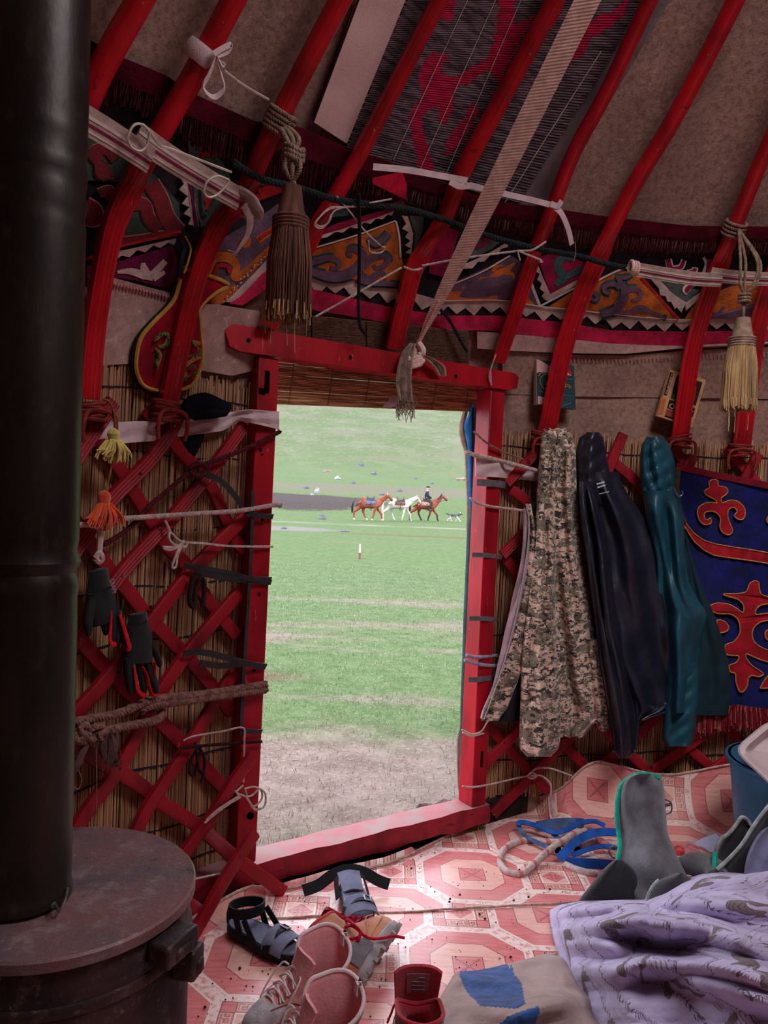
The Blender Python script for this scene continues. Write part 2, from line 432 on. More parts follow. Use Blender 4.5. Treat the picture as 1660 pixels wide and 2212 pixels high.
hh=py.smooth(62,150); hillc=G.mix(G.noise(.12,5,'Position',.7,stretch=(1,.6,1)).smooth(.42,.66),(104,120,82),(130,134,110)); hillc=G.mix(G.noise(1.0,4,'Position',.8).smooth(.56,.64)*.85,hillc,(158,158,140))
hillc=G.mix(G.noise(.06,5,'Position',.75,stretch=(1,2.2,1)).smooth(.48,.62)*.6,hillc,(136,122,112))
c=G.mix(hh*.9,c,hillc)
G.base(G.mix(1.0,c,(196,196,196),'MULTIPLY')); G.bump(n3,.5,.02)
gm=gfn(60,lambda y:(-6-y*.75,6+y*.75),ys); go=gm.build('ground',G.m); tag(go,kind='structure')
# blades of grass, thicker away from the worn place by the door
BL=Mt('grass_blades',.8,.15); BL.t.nodes
bx,by,bz=BL.xyz('Position'); bx=bx-.05; by=by-3.55; BL.barem=1-(bx*bx*.45+by*by*.9+(BL.noise(2.2,4,'Position')-.5)*2).smooth(.2,2.2); oi=BL.noise(38,2,'Position'); ob=BL.noise(1.7,4,'Position')
cc=BL.mix(oi.smooth(.35,.65),(112,146,88),(160,174,130)); cc=BL.mix(BL.noise(90,1,'Position').smooth(.5,.62),cc,(206,202,188)); 
BL.base(BL.mix(1.0,BL.mix(BL.barem*.75+ob.smooth(.5,.62)*.25,cc,(190,164,156)),(196,196,196),'MULTIPLY'))
m=M(); R2=random.Random(3); vs=[];fs=[]
def bare_at(x,y): return x*x*.55+(y-3.55)**2*1.3
for i in range(62000):
    y=2.95+ (R2.random()**1.7)*13; x=(R2.random()-.5)*(1.6+y*.72)+y*.02
    lx=(x-LJ.x)*DN.x+(y-LJ.y)*DN.y
    if lx>-.13: continue
    q=bare_at(x,y)+noise3(x*1.9,y*1.9,0,5)*.9
    if R2.random()>sm(-.1,1.8,q)*.72+.28: continue
    s=.5+.35*min(1,y/8); h=(.018+.03*R2.random())*s*(1.3 if y<3.35 else 1); a=R2.random()*6.3; w=.0022*s*(1+.12*y); z=gz(x,y)
    lean=.6*h*(R2.random()+.3); b=R2.random()*6.3
    k=len(vs); vs+=[(x-w*math.cos(a),y-w*math.sin(a),z-.003),(x+w*math.cos(a),y+w*math.sin(a),z-.003),(x+lean*math.cos(b),y+lean*math.sin(b),z+h)]; fs.append((k,k+1,k+2))
m.add(vs,fs); gb=m.build('meadow_grass',BL.m,smooth=False); tag(gb,'short pale green grass growing on the meadow outside the door','grass',kind='stuff')
# dry straw litter on the trodden ground
m=M()
for i in range(260):
    x=R2.uniform(-1.2,1.1);y=R2.uniform(3.15,5.2)
    if (x-LJ.x)*DN.x+(y-LJ.y)*DN.y>-.14: continue
    a=R2.random()*6.3;l=R2.uniform(.006,.024);z=gz(x,y)+.004
    m.box((x,y,z),(l*math.cos(a),l*math.sin(a),0),(-.0011*math.sin(a),.0011*math.cos(a),0),(0,0,.001))
so=m.build('straw_litter',simple('dry_straw',(172,156,140),.9,.1,.2,30,0)); tag(so,'dry straw scattered on the trodden earth before the door','straw',kind='stuff')
# stones, stake
def stone(px,py,wpx,hpx,y,mat,label,s):
    d=ray(px,py); p=EYE+d*(y/d.y); p.z=gz(p.x,p.y); w=wpx/FPX*y/2; h=hpx/FPX*y
    m=M(); rn=random.Random(s)
    ph=[rn.random()*6 for _ in range(4)]
    def fn(u,v):
        a=u*2*PI;e=-.25+v*(PI/2+.25); r=1+.22*math.sin(3*a+ph[0])*math.cos(e)+.14*math.sin(5*a+ph[1]+e*3)+.1*math.sin(7*e+ph[2])
        return p+V3((w*math.cos(a)*math.cos(e)*r,w*.8*math.sin(a)*math.cos(e)*r,h*math.sin(e)*r))
    m.grid(fn,14,8); o=m.build('field_stone',mat,ang=30); tag(o,label,'stone','stones on the meadow and hillside')
GR=simple('grey_stone',(112,116,126),.9,.2,.35,1.5,.5,8); GRW=simple('pale_stone',(164,160,160),.9,.2,.3,1.5,.5,8); GRP=simple('pinkish_stone',(150,126,120),.9,.2,.25,1.5,.5,8)
def hit(px,py):
    d=ray(px,py); t=4.0; 
    while t<400:
        p=EYE+d*t
        if p.z<gz(p.x,p.y): return p.y
        t*=1.004
    return 300
SP=[(781,1007,13,7,GR,'dark grey stone highest on the green slope above the horses'),(808,1025,13,6,GR,'bluish stone on the slope above the ridden horse line, right of middle'),(730,1036,12,7,GRW,'pale stone on the lower slope above the dark earth bank'),(763,1045,12,5,GR,'flat grey stone at the foot of the slope above the dark earth bank'),(706,1019,16,4,GRP,'pinkish flat stone on the slope, left of the bluish ones'),(686,1065,12,10,GRW,'large pale boulder lying on the dark earth bank'),(662,1056,14,5,GR,'grey stone at the top edge of the dark earth bank'),(674,1070,7,4,GRW,'small pale stone beside the large boulder on the earth bank'),(898,1035,8,4,GR,'small dark stone alone on the slope above the rider'),(696,1122,15,10,GR,'grey stone in the grass left of the last horse'),(614,1143,12,5,GR,'grey stone at the left end of the gravel strip'),(745,1149,18,4,GR,'flat stone on the gravel strip left of middle'),(825,1070,12,4,GR,'grey stone just above the back of the saddled brown horse'),(864,1062,12,6,GR,'pale bluish stone on the slope left of the rider'),(934,1045,10,3,GR,'flat stone on the slope right of the rider'),(1000,1038,26,6,GRP,'long reddish stone at the right edge of the doorway view')]
for i,(x,y,w,h,mt_,lb) in enumerate(SP): stone(x,y,w,h,hit(x,y),mt_,lb,i)
d=ray(777,1208); p=EYE+d*(hit(777,1208)/d.y); hgt=33/FPX*p.y
m=M(); m.tube([p-Z*.05,p+Z*hgt*.42],.026,10,mi=1); m.tube([p+Z*hgt*.42,p+Z*hgt],[.026,.022],10)
o=m.build('stake',[simple('white_stake',(190,180,172),.8,.2,.1),simple('red_stake',(140,74,70),.8,.2,.1)]); tag(o,'white and red stake standing in the meadow below the horses','stake')
# ================= lights =================
w=bpy.data.worlds.new('overcast_sky'); sc.world=w; w.use_nodes=True; wt=w.node_tree; bg=wt.nodes['Background']
tc=wt.nodes.new('ShaderNodeTexCoord'); nz=wt.nodes.new('ShaderNodeTexNoise'); nz.inputs['Scale'].default_value=2.2; wt.links.new(tc.outputs['Generated'],nz.inputs[0])
rp=wt.nodes.new('ShaderNodeValToRGB'); rp.color_ramp.elements[0].color=lin((206,216,236)); rp.color_ramp.elements[1].color=lin((246,246,250)); wt.links.new(nz.outputs[0],rp.inputs[0]); wt.links.new(rp.outputs[0],bg.inputs[0]); bg.inputs[1].default_value=SKY=3.4
sl=bpy.data.lights.new('sun','SUN'); sl.energy=1.2; sl.angle=math.radians(25); sl.color=(1,.97,.92); so=bpy.data.objects.new('sun',sl); COL.objects.link(so); so.rotation_euler=(math.radians(38),math.radians(-18),math.radians(20))
def area(name,loc,dirv,sx,sy,e,col=(1,1,1),portal=False):
    l=bpy.data.lights.new(name,'AREA'); l.shape='RECTANGLE'; l.size=sx; l.size_y=sy; l.energy=e; l.color=col
    o=bpy.data.objects.new(name,l); COL.objects.link(o); o.location=loc; o.rotation_euler=V3(dirv).to_track_quat('-Z','Y').to_euler()
    if portal: l.cycles.is_portal=True
    return o
# ================= reed screens =================
REED=Mt('dry_reeds',.65,.3)
x_,y_,z_=REED.xyz('Position')
thn=(x_-AX[0]).op('ARCTAN2',y_-AX[1])*(-2.45)
v=REED.vec(thn*130,z_*3); nn=REED.noise(1,2,vec=v); n0=REED.noise(1,1,vec=REED.vec(thn*260,z_*.6,3.0))
c=REED.mix(nn.smooth(.3,.7),(198,146,104),(150,102,74)); c=REED.mix((n0.smooth(.5,.68))*.75,c,(222,184,142)); c=REED.mix((n0<.38)*.6,c,(84,50,40))
REED.base(c)
CORD=simple('dark_blue_cord',(30,36,56),.85,.2,.3,60,.2)
def reed_screen(name,t0,t1,z0,z1,label,rows,off=-.03,step=.0074):
    R=random.Random(11); L=abs(t1-t0)*2.45; n=int(L/step); root=thing(name,label,'reed screen',polar((t0+t1)/2,z0 if not callable(z0) else 0,off))
    m=M()
    for i in range(n+1):
        th=lerp(t0,t1,i/n)+R.uniform(-.0006,.0006); r=.0034*R.uniform(.75,1.15); o=off+R.uniform(-.003,.003)
        zt=(z1(th) if callable(z1) else z1)+R.uniform(-.025,.012); zb=(z0(th) if callable(z0) else z0)+R.uniform(0,.02); tl=R.uniform(-.002,.002)
        m.tube([polar(th,zb,o),polar(th+tl*.5,(zb+zt)/2,o+R.uniform(-.002,.002)),polar(th+tl,zt,o)],[r,r*.9,r*.8],5)
    m.build('reeds',REED.m,root)
    for (za,zb) in rows:   # twined cords, one per row
        q=M(); N=int(abs(t1-t0)*2.45/.02)
        pts=[polar(lerp(t0,t1,i/N),lerp(za,zb,i/N)+.006*math.sin(i*.35)+.004*math.sin(i*.11),off+.005+.0014*(i%2)) for i in range(N+1)]
        q.tube(pts,.0026,5); q.build('binding_cord',CORD,root)
    return root
tA=theta(LJ-DE*.01); tB=tA+.85
reed_screen('reed_screen',tA,tB,.03,1.66,'reed screen behind the lattice left of the doorway, tied with blue cord',
  [(1.585,1.60),(1.41,1.42),(1.19,1.225),(1.02,1.06),(.86,.92),(.66,.75),(.47,.58),(.27,.40),(.14,.28)])
tC=theta(RJ+DE*.085); 
reed_screen('reed_screen',tC-.95,tC,.08,1.60,'reed screen behind the jackets and lattice right of the doorway',
  [(1.535,1.53),(1.41,1.41),(1.05,1.06),(.75,.76),(.40,.41),(.28,.24)])
# horizontal reed roll hanging over the doorway
RH=Mt('door_reeds',.6,.3)
nn=RH.noise(1,2,'Position',stretch=(9,9,150)); RH.base(RH.mix(nn.smooth(.35,.65),(204,150,104),(136,88,60))); 
ct=thing('reed_door_curtain','horizontal reed blind hanging over the top of the doorway','reed blind',LJ.lerp(RJ,.5)+Z*1.5)
def cp(u,v):   # u along the door, v downwards, in metres above the sill
    c0=plane_hit(603,872,LJ-DN*.13,DN); c1=plane_hit(1020,888,LJ-DN*.13,DN)
    b=c0.lerp(c1,u); top=V3((b.x,b.y,2.02))+DN*(-.02); k=1-v
    return b.lerp(top,k)+DN*(.04*math.sin(k*PI))
m=M(); R=random.Random(5)
for i in range(74):
    v=i/73; w=R.uniform(-.002,.002)
    m.tube([cp(u,min(1,max(0,v+w*math.sin(u*7+i)*.6))) for u in (-.03,.1,.25,.4,.55,.7,.85,1.02)],.0031*R.uniform(.8,1.1),5)
m.build('reeds',RH.m,ct)
for u in (.04,.22,.40,.58,.76,.95):
    q=M(); q.tube([cp(u,k/30)+DN*(.0045 if k%2 else .002) for k in range(31)],.0017,5); q.build('binding_cord',simple('twine',(120,84,60),.9,.1,.2,60,.2),ct)
# the blind goes on up inside, over the lintel
m=M(); R=random.Random(15)
for i in range(40):
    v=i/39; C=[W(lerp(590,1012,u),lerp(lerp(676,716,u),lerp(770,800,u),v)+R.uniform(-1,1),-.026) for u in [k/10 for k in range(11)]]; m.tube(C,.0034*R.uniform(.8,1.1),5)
m.build('reeds',simple('shaded_reeds',(112,84,66),.7,.2,.4,60,.2,w='Position',stretch=(1,1,6)),ct)  # same blind in a darker colour, the shade is put into the reeds
for u in (.2,.48,.76):
    q=M(); q.tube([W(lerp(590,1012,u),lerp(lerp(676,716,u),lerp(770,800,u),k/16),-.0215+.002*(k%2)) for k in range(17)],.0017,5); q.build('binding_cord',SOIL,ct)
# white cloth corner hanging below the blind
a=[plane_hit(*q,LJ-DN*.12,DN) for q in ((862,838),(858,874),(845,880),(826,880),(838,866),(850,850))]
m=M(); m.prism(a,DN*.004); o=m.build('cloth_corner',CLOTH_W); tag(o,'small white cloth corner hanging below the reed blind','cloth')
# ================= lattice walls =================
def slat(m_or,pts,off,w=.042,t=.019,groove=True):
    P=[W(q[0],q[1],off if len(q)<3 else q[2]) for q in pts]
    # carry each slat as a gently bowed flat lath, grooved on the room side
    P=cr(P,5) if len(P)>2 else [P[0].lerp(P[-1],i/6) for i in range(7)]
    m=M(); F=[]; k=13
    up=WN(P[len(P)//2])
    sec=[]
    for i in range(k+1):
        x=-w/2+w*i/k; e=abs(2*i/k-1); g=.0028*(1 if (i%3==1) else 0) if groove else 0
        sec.append((x,t/2-g-.003*e**4))
    sec+=[(w/2,-t/2),(-w/2,-t/2)]
    sec=sec[::-1]
    T=None; vs=[];fs=[];K=len(sec)
    for i,p in enumerate(P):
        T=(P[min(len(P)-1,i+1)]-P[max(0,i-1)]).normalized(); n=WN(p); b=T.cross(n).normalized(); n=b.cross(T).normalized()
        for (x,y) in sec: vs.append(p+b*x+n*y)
    for i in range(len(P)-1):
        for j in range(K): fs.append((i*K+j,i*K+K+j,i*K+K+(j+1)%K,i*K+(j+1)%K))
    fs+=[tuple(range(K)),tuple((len(P)-1)*K+j for j in range(K-1,-1,-1))]
    m.add(vs,fs); return m
LEATHER=simple('dark_leather_pin',(60,22,22),.6,.3,.3,40,.1)
def lattice(label,front,back,nodes,base):
    root=thing('lattice_wall',label,'lattice wall',base)
    for p in back: slat(None,p,.0,.040,groove=False).build('slat',RED_OLD,root,ang=30)
    for p in front: slat(None,p,.020,.042,groove=(sum(q[1] for q in p)/len(p)<1250)).build('slat',RED_OLD,root,ang=30)
    for q in nodes:
        c=W(*q,.026); m=M(); m.lathe([(0,0.006),(.004,.005),(.0062,.002),(.0062,-.004)],c,WN(c),8); m.build('pin',STEEL if q[0]%2 else LEATHER,root)
    return root
FL=[[(120,1060),(165,990),(205,930),(245,868)],[(100,1290),(167,1184),(239,1082),(320,1000),(369,934),(392,884)],[(90,1480),(161,1385),(260,1241),(381,1109),(471,998),(530,917)],
 [(110,1610),(160,1545),(230,1467),(333,1335),(425,1222),(534,1112)],[(110,1880),(160,1800),(194,1744),(260,1656),(321,1539),(402,1415),(516,1280)],
 [(210,1950),(285,1815),(321,1744),(405,1617),(471,1506),(506,1452)],[(320,1990,.03),(390,1857,.04),(457,1765,.055),(505,1690,.07),(546,1632,.085)],[(402,2050,.15),(421,2016,.15),(493,1889,.15),(552,1798,.13)]]
BLk=[[(315,885),(400,985),(456,1050),(501,1154),(528,1190)],[(206,940),(260,1016),(309,1097),(357,1175),(399,1217),(450,1298),(510,1372)],[(150,1110),(227,1220),(272,1272),(321,1335),(357,1370),(441,1461),(500,1540)],
 [(120,1310),(176,1385),(230,1446),(284,1500),(351,1563),(441,1656),(500,1722)],[(120,1560),(188,1626),(290,1687),(351,1735,.005),(429,1785,.03),(509,1853,.115),(612,1926,.125)],[(120,1760),(195,1815),(300,1880),(394,1944,.06),(450,1982,.12)]]
lattice('red lattice wall of crossed slats left of the doorway',FL,BLk,[(375,920),(302,1022),(343,1140),(501,1135),(265,1245),(328,1312),(254,1452),(337,1533),(258,1660),(420,1605),(493,1869),(447,1982)],(W(330,1500,0).x,W(330,1500,0).y,0))
FR=[[(1044,1654),(1120,1578),(1180,1500),(1260,1380)],[(1065,1759),(1145,1680),(1272,1548),(1340,1460)],[(1250,1702),(1330,1630),(1428,1540),(1480,1480)],[(1380,1705),(1415,1662),(1533,1578),(1640,1490)],[(1500,1705),(1560,1650),(1660,1575)],
 [(1095,1044),(1171,964),(1195,930)],[(1086,1200),(1145,1137),(1260,990)],[(1130,1330),(1230,1200),(1348,937)],[(1240,1400),(1380,1180),(1500,985)],[(1400,1420),(1500,1240),(1640,980)]]
BR=[[(1030,1540),(1090,1607),(1155,1677),(1185,1710)],[(1130,1520),(1221,1611),(1300,1690)],[(1290,1560),(1365,1632),(1425,1685)],[(1430,1550),(1495,1620),(1550,1665)],[(1560,1560),(1640,1640)],
 [(1103,1057),(1141,1086),(1200,1160)],[(1091,1204),(1140,1270),(1200,1340)],[(1160,940),(1250,1060),(1340,1180)],[(1316,990),(1385,1052),(1480,1180)],[(1450,960),(1540,1080),(1620,1190)],[(1570,965),(1650,1060)]]
lattice('red lattice wall of crossed slats right of the doorway',FR,BR,[(1090,1604),(1219,1605),(1150,1690),(1291,1677),(1408,1658),(1493,1612),(1155,1137)],(W(1350,1650,0).x,W(1350,1650,0).y,0))
# ================= roof poles =================
POLE=red_paint('glossy_red_pole',(182,14,28),.30,.5)
def rib(label,pts,kink,wl,wu,base_off=.03,depth=1.0,ext=(.62,3.6)):
    path=[W(x,y,base_off) for x,y in pts]
    l=path[-1]; e=V3((l.x-AX[0],l.y-AX[1],0)).normalized(); rl=math.hypot(l.x-AX[0],l.y-AX[1])
    for z in (2.55,2.7,2.85,3.0,3.2,3.4):   # beyond the frame: on to the crown ring
        if z>l.z+.08: path.append(V3((AX[0],AX[1],z))+e*(prof(z)-base_off))
    path.append(V3((AX[0],AX[1],ext[1]))+e*ext[0])
    ki=kink*6; C=cr(path,6); m=M()
    secs=[]; N=28
    L=0
    for i,p in enumerate(C):
        d=(p-EYE).dot(fw)
        f=sm(ki-1.5,ki+3,i)
        a=wl/FPX*d0*.5 if False else wl*.5; b=.015; r=wu*.5*lerp(1.0,.86,sm(ki,len(C),i))
        s=[]
        for j in range(N):
            if j<20:  # room side, grooved
                x=-1+2*j/19; yr=1-.34*(0.5-.5*math.cos(2*PI*5*(x+1)/2))-.25*abs(x)**6; an=PI-(j/19)*PI
                rx,ry=x*a,b*yr
            else:
                x=1-2*(j-19)/9; an=-(j-19)/9*PI; rx,ry=x*a,-b
            cx,cy=r*math.cos(an),r*math.sin(an)
            s.append((lerp(rx,cx,f),lerp(ry,cy,f)))
        secs.append(s)
    up=[]
    vs=[];fs=[]
    for i,p in enumerate(C):
        T=(C[min(len(C)-1,i+1)]-C[max(0,i-1)]).normalized(); q=WN(p); n=T.cross(q).normalized(); nn=n.cross(T)
        for (x,y) in secs[i]: vs.append(p+n*x+nn*y)
    for i in range(len(C)-1):
        for j in range(N): fs.append((i*N+j,i*N+(j+1)%N,i*N+N+(j+1)%N,i*N+N+j))
    fs+=[tuple(range(N-1,-1,-1)),tuple((len(C)-1)*N+j for j in range(N))]
    m.add(vs,fs); o=m.build('roof_pole',POLE,ang=50)
    # make normals face out
    tag(o,label,'roof pole','red bent roof poles of the yurt'); return o,C
RIBS={
'Z':rib('red roof pole at the upper left, partly behind the black stovepipe',[(120,870),(118,700),(130,520),(150,330),(196,200),(240,110),(303,0)],3,.058,.056),
'A':rib('red grooved roof pole nearest the stovepipe, crossed by the striped white band',[(190,862),(205,690),(240,500),(290,390),(350,280),(420,160),(505,0)],3,.060,.055),
'B':rib('red roof pole over the embroidered pouch, with the big dark tassel beside it',[(362,872),(398,700),(430,580),(475,480),(520,430),(565,335),(610,240),(735,0)],4,.060,.056),
'C':rib('red roof pole running down behind the big dark tassel to the lintel',[(578,705),(630,590),(679,498),(745,390),(800,290),(950,0)],2,.060,.050),
'D':rib('red roof pole ending on the middle of the lintel beside the knotted strap',[(850,752),(890,590),(915,545),(960,470),(1000,370),(1070,240),(1200,0)],2,.070,.060),
'E':rib('red roof pole coming down onto the right end of the lintel',[(1075,782),(1110,680),(1150,560),(1190,460),(1240,330),(1310,200),(1405,0)],2,.058,.052),
'F':rib('red roof pole running down over the green book',[(1180,932),(1215,760),(1255,640),(1300,540),(1370,400),(1460,250),(1590,0)],3,.078,.060),
'G':rib('red roof pole running down over the tilted paperback, with the pale tassel tied to it',[(1468,945),(1495,760),(1535,625),(1560,560),(1592,480),(1640,360),(1700,225)],3,.072,.056),
'H':rib('red roof pole at the right edge, behind the pale straw tassel',[(1602,962),(1622,800),(1640,690),(1672,590),(1715,480),(1790,320)],3,.072,.056)}
# lashings where poles meet the lattice
LASH=simple('red_brown_lashing',(140,46,40),.8,.2,.35,40,.3)
def lashing(px,py,w,label,n=5,s=1):
    c=W(px,py,.045); nn=WN(c); sd=V3((-nn.y,nn.x,0)); m=M(); R=random.Random(px)
    for i in range(n):
        z=(i-n/2)*.010; tl=R.uniform(-.012,.012)
        m.tube([c+sd*(w*math.cos(a))*1.0+nn*(.026*math.sin(a)-.012)+Z*(z+tl*math.cos(a)) for a in [2*PI*k/16 for k in range(16)]],.0055,6,closed=True)
    for sgn in (-1,1):
        m.tube(cr([c+nn*.018,c+sd*sgn*w*1.0+nn*.022-Z*.01,c+sd*sgn*w*1.25-Z*.05+nn*.02,c+sd*sgn*w*(1.1)-Z*.085+nn*.016],5),.006,6)
    o=m.build('lashing',LASH); tag(o,label,'lashing','cord lashings at the pole feet')
lashing(365,885,.042,'red cord lashing at the foot of the pole over the embroidered pouch',6)
lashing(205,885,.042,'dark red lashing at the pole foot behind the yellow tassel',5)
lashing(1176,945,.046,'orange red lashing at the pole foot above the camouflage jacket')
lashing(1472,950,.046,'red lashing at the pole foot below the tilted paperback')
lashing(1602,970,.046,'red lashing at the pole foot below the pale straw tassel')
# ================= linoleum =================
LINO=Mt('linoleum',.42,.5)
def lino_mat(name,u0,v0,p):
    L=Mt(name,.30,.7)
    L._c['UV']=L.t.nodes.new('ShaderNodeTexCoord').outputs['UV']
    u,v,_=L.xyz('UV'); U=(u-u0)/p; Vv=(v-v0)/p
    # checkerboard of octagons (even) and squares (odd)
    def cell(du):
        a=U+du; s=a+Vv; d=a-Vv
        # rotate 45 deg: lattice of octagon centres
        S_=s*.5; D_=d*.5
        sx=S_-(S_+.5).floor(); dx=D_-(D_+.5).floor()
        return (sx+dx),(sx-dx)      # local coords of the nearest centre in the rotated lattice
    ox,oy=cell(0.0); qx,qy=cell(1.0)
    oa=ox.abs().max(oy.abs()); ob=(ox.abs()+oy.abs())*.7071
    inoct=oa.max(ob*.62/.645)   # < .60 inside
    qa=qx.abs().max(qy.abs()); qn=qx.abs().min(qy.abs()); qd=qx.abs()+qy.abs()
    nz=L.noise(9,4,vec=L.coord('UV')); fleck=L.noise(55,4,vec=L.coord('UV')); wood=L.noise(14,3,vec=L.coord('UV'),stretch=(1,7,1))
    cream=L.mix(fleck.smooth(.45,.62),(248,218,212),(222,164,158)); cream=L.mix((fleck>.67)*.8,cream,(190,108,98))
    redc=L.mix(wood.smooth(.3,.7),(228,136,136),(210,114,114))
    tan=L.mix(wood.smooth(.3,.7),(242,188,176),(228,166,152))
    line=L.rgb((150,84,84)); white=L.rgb((240,218,208))
    c=cream
    c=L.mix((inoct-.60).abs()<.012,c,white); c=L.mix(inoct<.59,c,redc)
    inn=oa.max(ob*.38/.40)
    c=L.mix(inn<.385,c,line); c=L.mix(inn<.375,c,tan)
    c=L.mix(oa<.158,c,line); c=L.mix(oa<.148,c,redc)
    star=((ox.abs()-oy.abs()).abs()<.02)*(oa<.13); c=L.mix(star*.6,c,line)
    c=L.mix(qa<.322,c,white); c=L.mix(qa<.312,c,line); c=L.mix(qa<.300,c,redc)
    c=L.mix((qn<.165)*(qa<.300)*(qa>.19),c,tan); 
    c=L.mix(((qn-.168).abs()<.006)*(qa<.3)*(qa>.17),c,line)
    # greek key blocks in the four side panels
    al=qx.abs().op('COMPARE',qa,.0005)        # 1 when x is the long axis
    along=qy*al+qx*(1-al); key=(along*13.0).frac(); acr=(qa-.205)/.085
    k1=((key<.16)+(key>.5)*((acr-.5).abs()<.13)+((acr-.92).abs()<.1)*(key<.85)+((key-.5).abs()<.08)*(acr<.6)+((acr-.08).abs()<.1)*(key>.5)).min(1.0)
    c=L.mix(k1*(qn<.15)*(qa>.205)*(qa<.29)*.75,c,(152,84,80))
    c=L.mix(qa<.178,c,line); c=L.mix(qa<.17,c,white); c=L.mix(qa<.148,c,tan); c=L.mix(qd<.142,c,line); c=L.mix(qd<.132,c,redc)
    c=L.mix((qd<.11)*(((qx.abs()-.03).abs()<.008)+((qy.abs()-.03).abs()<.008)).min(1.0)*.7,c,line)
    dirt=L.noise(130,2,'Position'); c=L.mix((dirt>.76)*.6,c,(80,54,50))
    wear=L.noise(2.2,4,'Position').smooth(.45,.75); c=L.mix(wear*.35,c,(222,196,190))
    L.base(c); L.rough(nz*.25+.16); L.bump(fleck,.12,.003); return L.m
def yw(x,r=2.385):
    q=r*r-(x-AX[0])**2; return AX[1]+math.sqrt(max(.01,q))
EDGE=[(380,2062),(420,2022),(480,1985),(540,1950),(610,1925),(700,1898),(770,1880),(830,1868),(880,1848),(925,1826),(960,1808),(1010,1783),(1060,1762),(1100,1752),(1140,1741)]
EP=[onz(x,y,.012) for x,y in EDGE]; ex=[p.x for p in EP]; ey=[p.y for p in EP]
def yedge(x):
    if x>ex[-1]: return lerp(ey[-1],yw(x),sm(ex[-1],ex[-1]+.14,x))
    return interp(ex,ey,x)
def curl(x): return .006+.205*sm(.60,.95,x)+.03*math.sin(x*9)*sm(.6,.9,x)+.055*(1-sm(-.42,-.24,x))
def lino_sheet(name,mat,x0,x1,ya,yb,zlift,nu,nv,label,curly):
    m=M(); uvs=[]; vs=[]
    for i in range(nu+1):
        x=lerp(x0,x1,i/nu); y1=yb(x); y0=ya(x); h=curl(x) if curly else .004
        # profile: flat run, then a quarter turn up the wall
        rad=min(.16,max(.03,h*1.1)); L=(y1-rad)-y0; arc=rad*PI/2; rise=max(0,h-rad) if h>rad*.9 else 0
        if not curly: L=y1-y0; arc=0; rise=0
        s_tot=L+(arc+rise if curly else 0)
        for j in range(nv+1):
            q=j/nv; s=s_tot*(1-(1-q)**1.6)
            wav=noise3(x*5,s*5,1)*.003+noise3(x*13,s*11,4)*.0012
            if s<=L or not curly: y=y0+s; z=wav
            else:
                t=s-L; amax=min(PI/2,math.acos(max(-1,1-min(1,h/rad)))) if h<rad else PI/2
                if t<=arc:
                    a=t/arc*amax; y=y0+L+rad*math.sin(a); z=rad*(1-math.cos(a))
                else: y=y0+L+rad+.05*(t-arc); z=rad+(t-arc)
            ed=1 if j==nv else 0
            vs.append((x,y+ed*noise3(x*40,0,2)*.006,z+zlift+.004)); uvs.append((x,y0+s))
    w=nv+1
    fs=[(i*w+j,i*w+w+j,i*w+w+j+1,i*w+j+1) for i in range(nu) for j in range(nv)]
    m.add(vs,fs); m.uv=uvs
    o=m.build(name,mat); tag(o,label,'linoleum'); md=o.modifiers.new('thickness','SOLIDIFY'); md.thickness=.004; md.offset=-1
    return o
SEAM=[(395,2000),(620,1990),(760,1980),(900,1976),(1060,1966),(1200,1958),(1400,1946),(1700,1930)]
SE=[onz(x,y,.008) for x,y in SEAM]; sx=[p.x for p in SE]; sy=[p.y for p in SE]
yse=lambda x: interp(sx,sy,x)+noise3(x*14,1,1)*.005
lino_sheet('linoleum_sheet',lino_mat('lino_far',.361,2.714,.286),-.62,2.6,lambda x:min(yse(x)-.06,yedge(x)-.2),yedge,.004,150,70,'pink red octagon patterned linoleum reaching from the seam to the lattice wall',True)
lino_sheet('linoleum_sheet',lino_mat('lino_near',.575,2.455,.283),-.75,2.6,lambda x:.2,lambda x:min(yse(x),yedge(x)-.012),.010,120,60,'pink red octagon patterned linoleum under the shoes and bedding',False)
# frayed white edge along the linoleum
m=M(); R=random.Random(9)
pts=[]
for i in range(160):
    x=lerp(-.6,2.2,i/159); h=curl(x); rad=min(.16,max(.03,h*1.1))
    y=yedge(x); 
    pts.append(V3((x,y-rad+(rad*math.sin(min(PI/2,math.acos(max(-1,1-min(1,h/rad)))))) + noise3(x*40,0,2)*.004,h+.012)))
FR_=simple('frayed_backing',(206,172,158),.95,.1,.25,50,.3,200)
m.tube(pts,.0045,6)
for i in range(240):
    p=pts[R.randrange(len(pts))]+V3((R.uniform(-.008,.008),0,0)); l=R.uniform(.006,.022)
    m.tube([p,p+V3((R.uniform(-1,1)*l,R.uniform(.2,1)*l,R.uniform(-.3,.6)*l))],.0006,4)
o=m.build('frayed_edge',FR_); o2=[q for q in bpy.data.objects if q.name=='linoleum_sheet'][0]; o.parent=o2; o.location=V3(o.location)-V3(o2.location)
m=M(); m.tube([V3((x,yse(x),.018)) for x in [lerp(-.42,1.3,i/120) for i in range(121)] if yse(x)<yedge(x)-.02],.0035,6)
o=m.build('frayed_edge',FR_); o2=[q for q in bpy.data.objects if q.name=='linoleum_sheet.001'][0]; o.parent=o2; o.location=V3(o.location)-V3(o2.location)
# crumbs of earth trodden in
m=M(); R=random.Random(21)
for i in range(420):
    x=R.uniform(-.45,.75); y=R.uniform(1.6,2.85)
    if y>yedge(x)-.05: continue
    s=R.choice([.0016]*6+[.0025]*3+[.0045]) ; m.lathe([(0,-s),(s,-s*.2),(s*.7,s*.6),(0,s)],(x,y,.017+s*.5),n=5)
o=m.build('earth_crumbs',simple('earth_crumbs',(72,50,48),.95,.1,.3,80)); tag(o,'crumbs of dark earth trodden over the linoleum','dirt',kind='stuff')
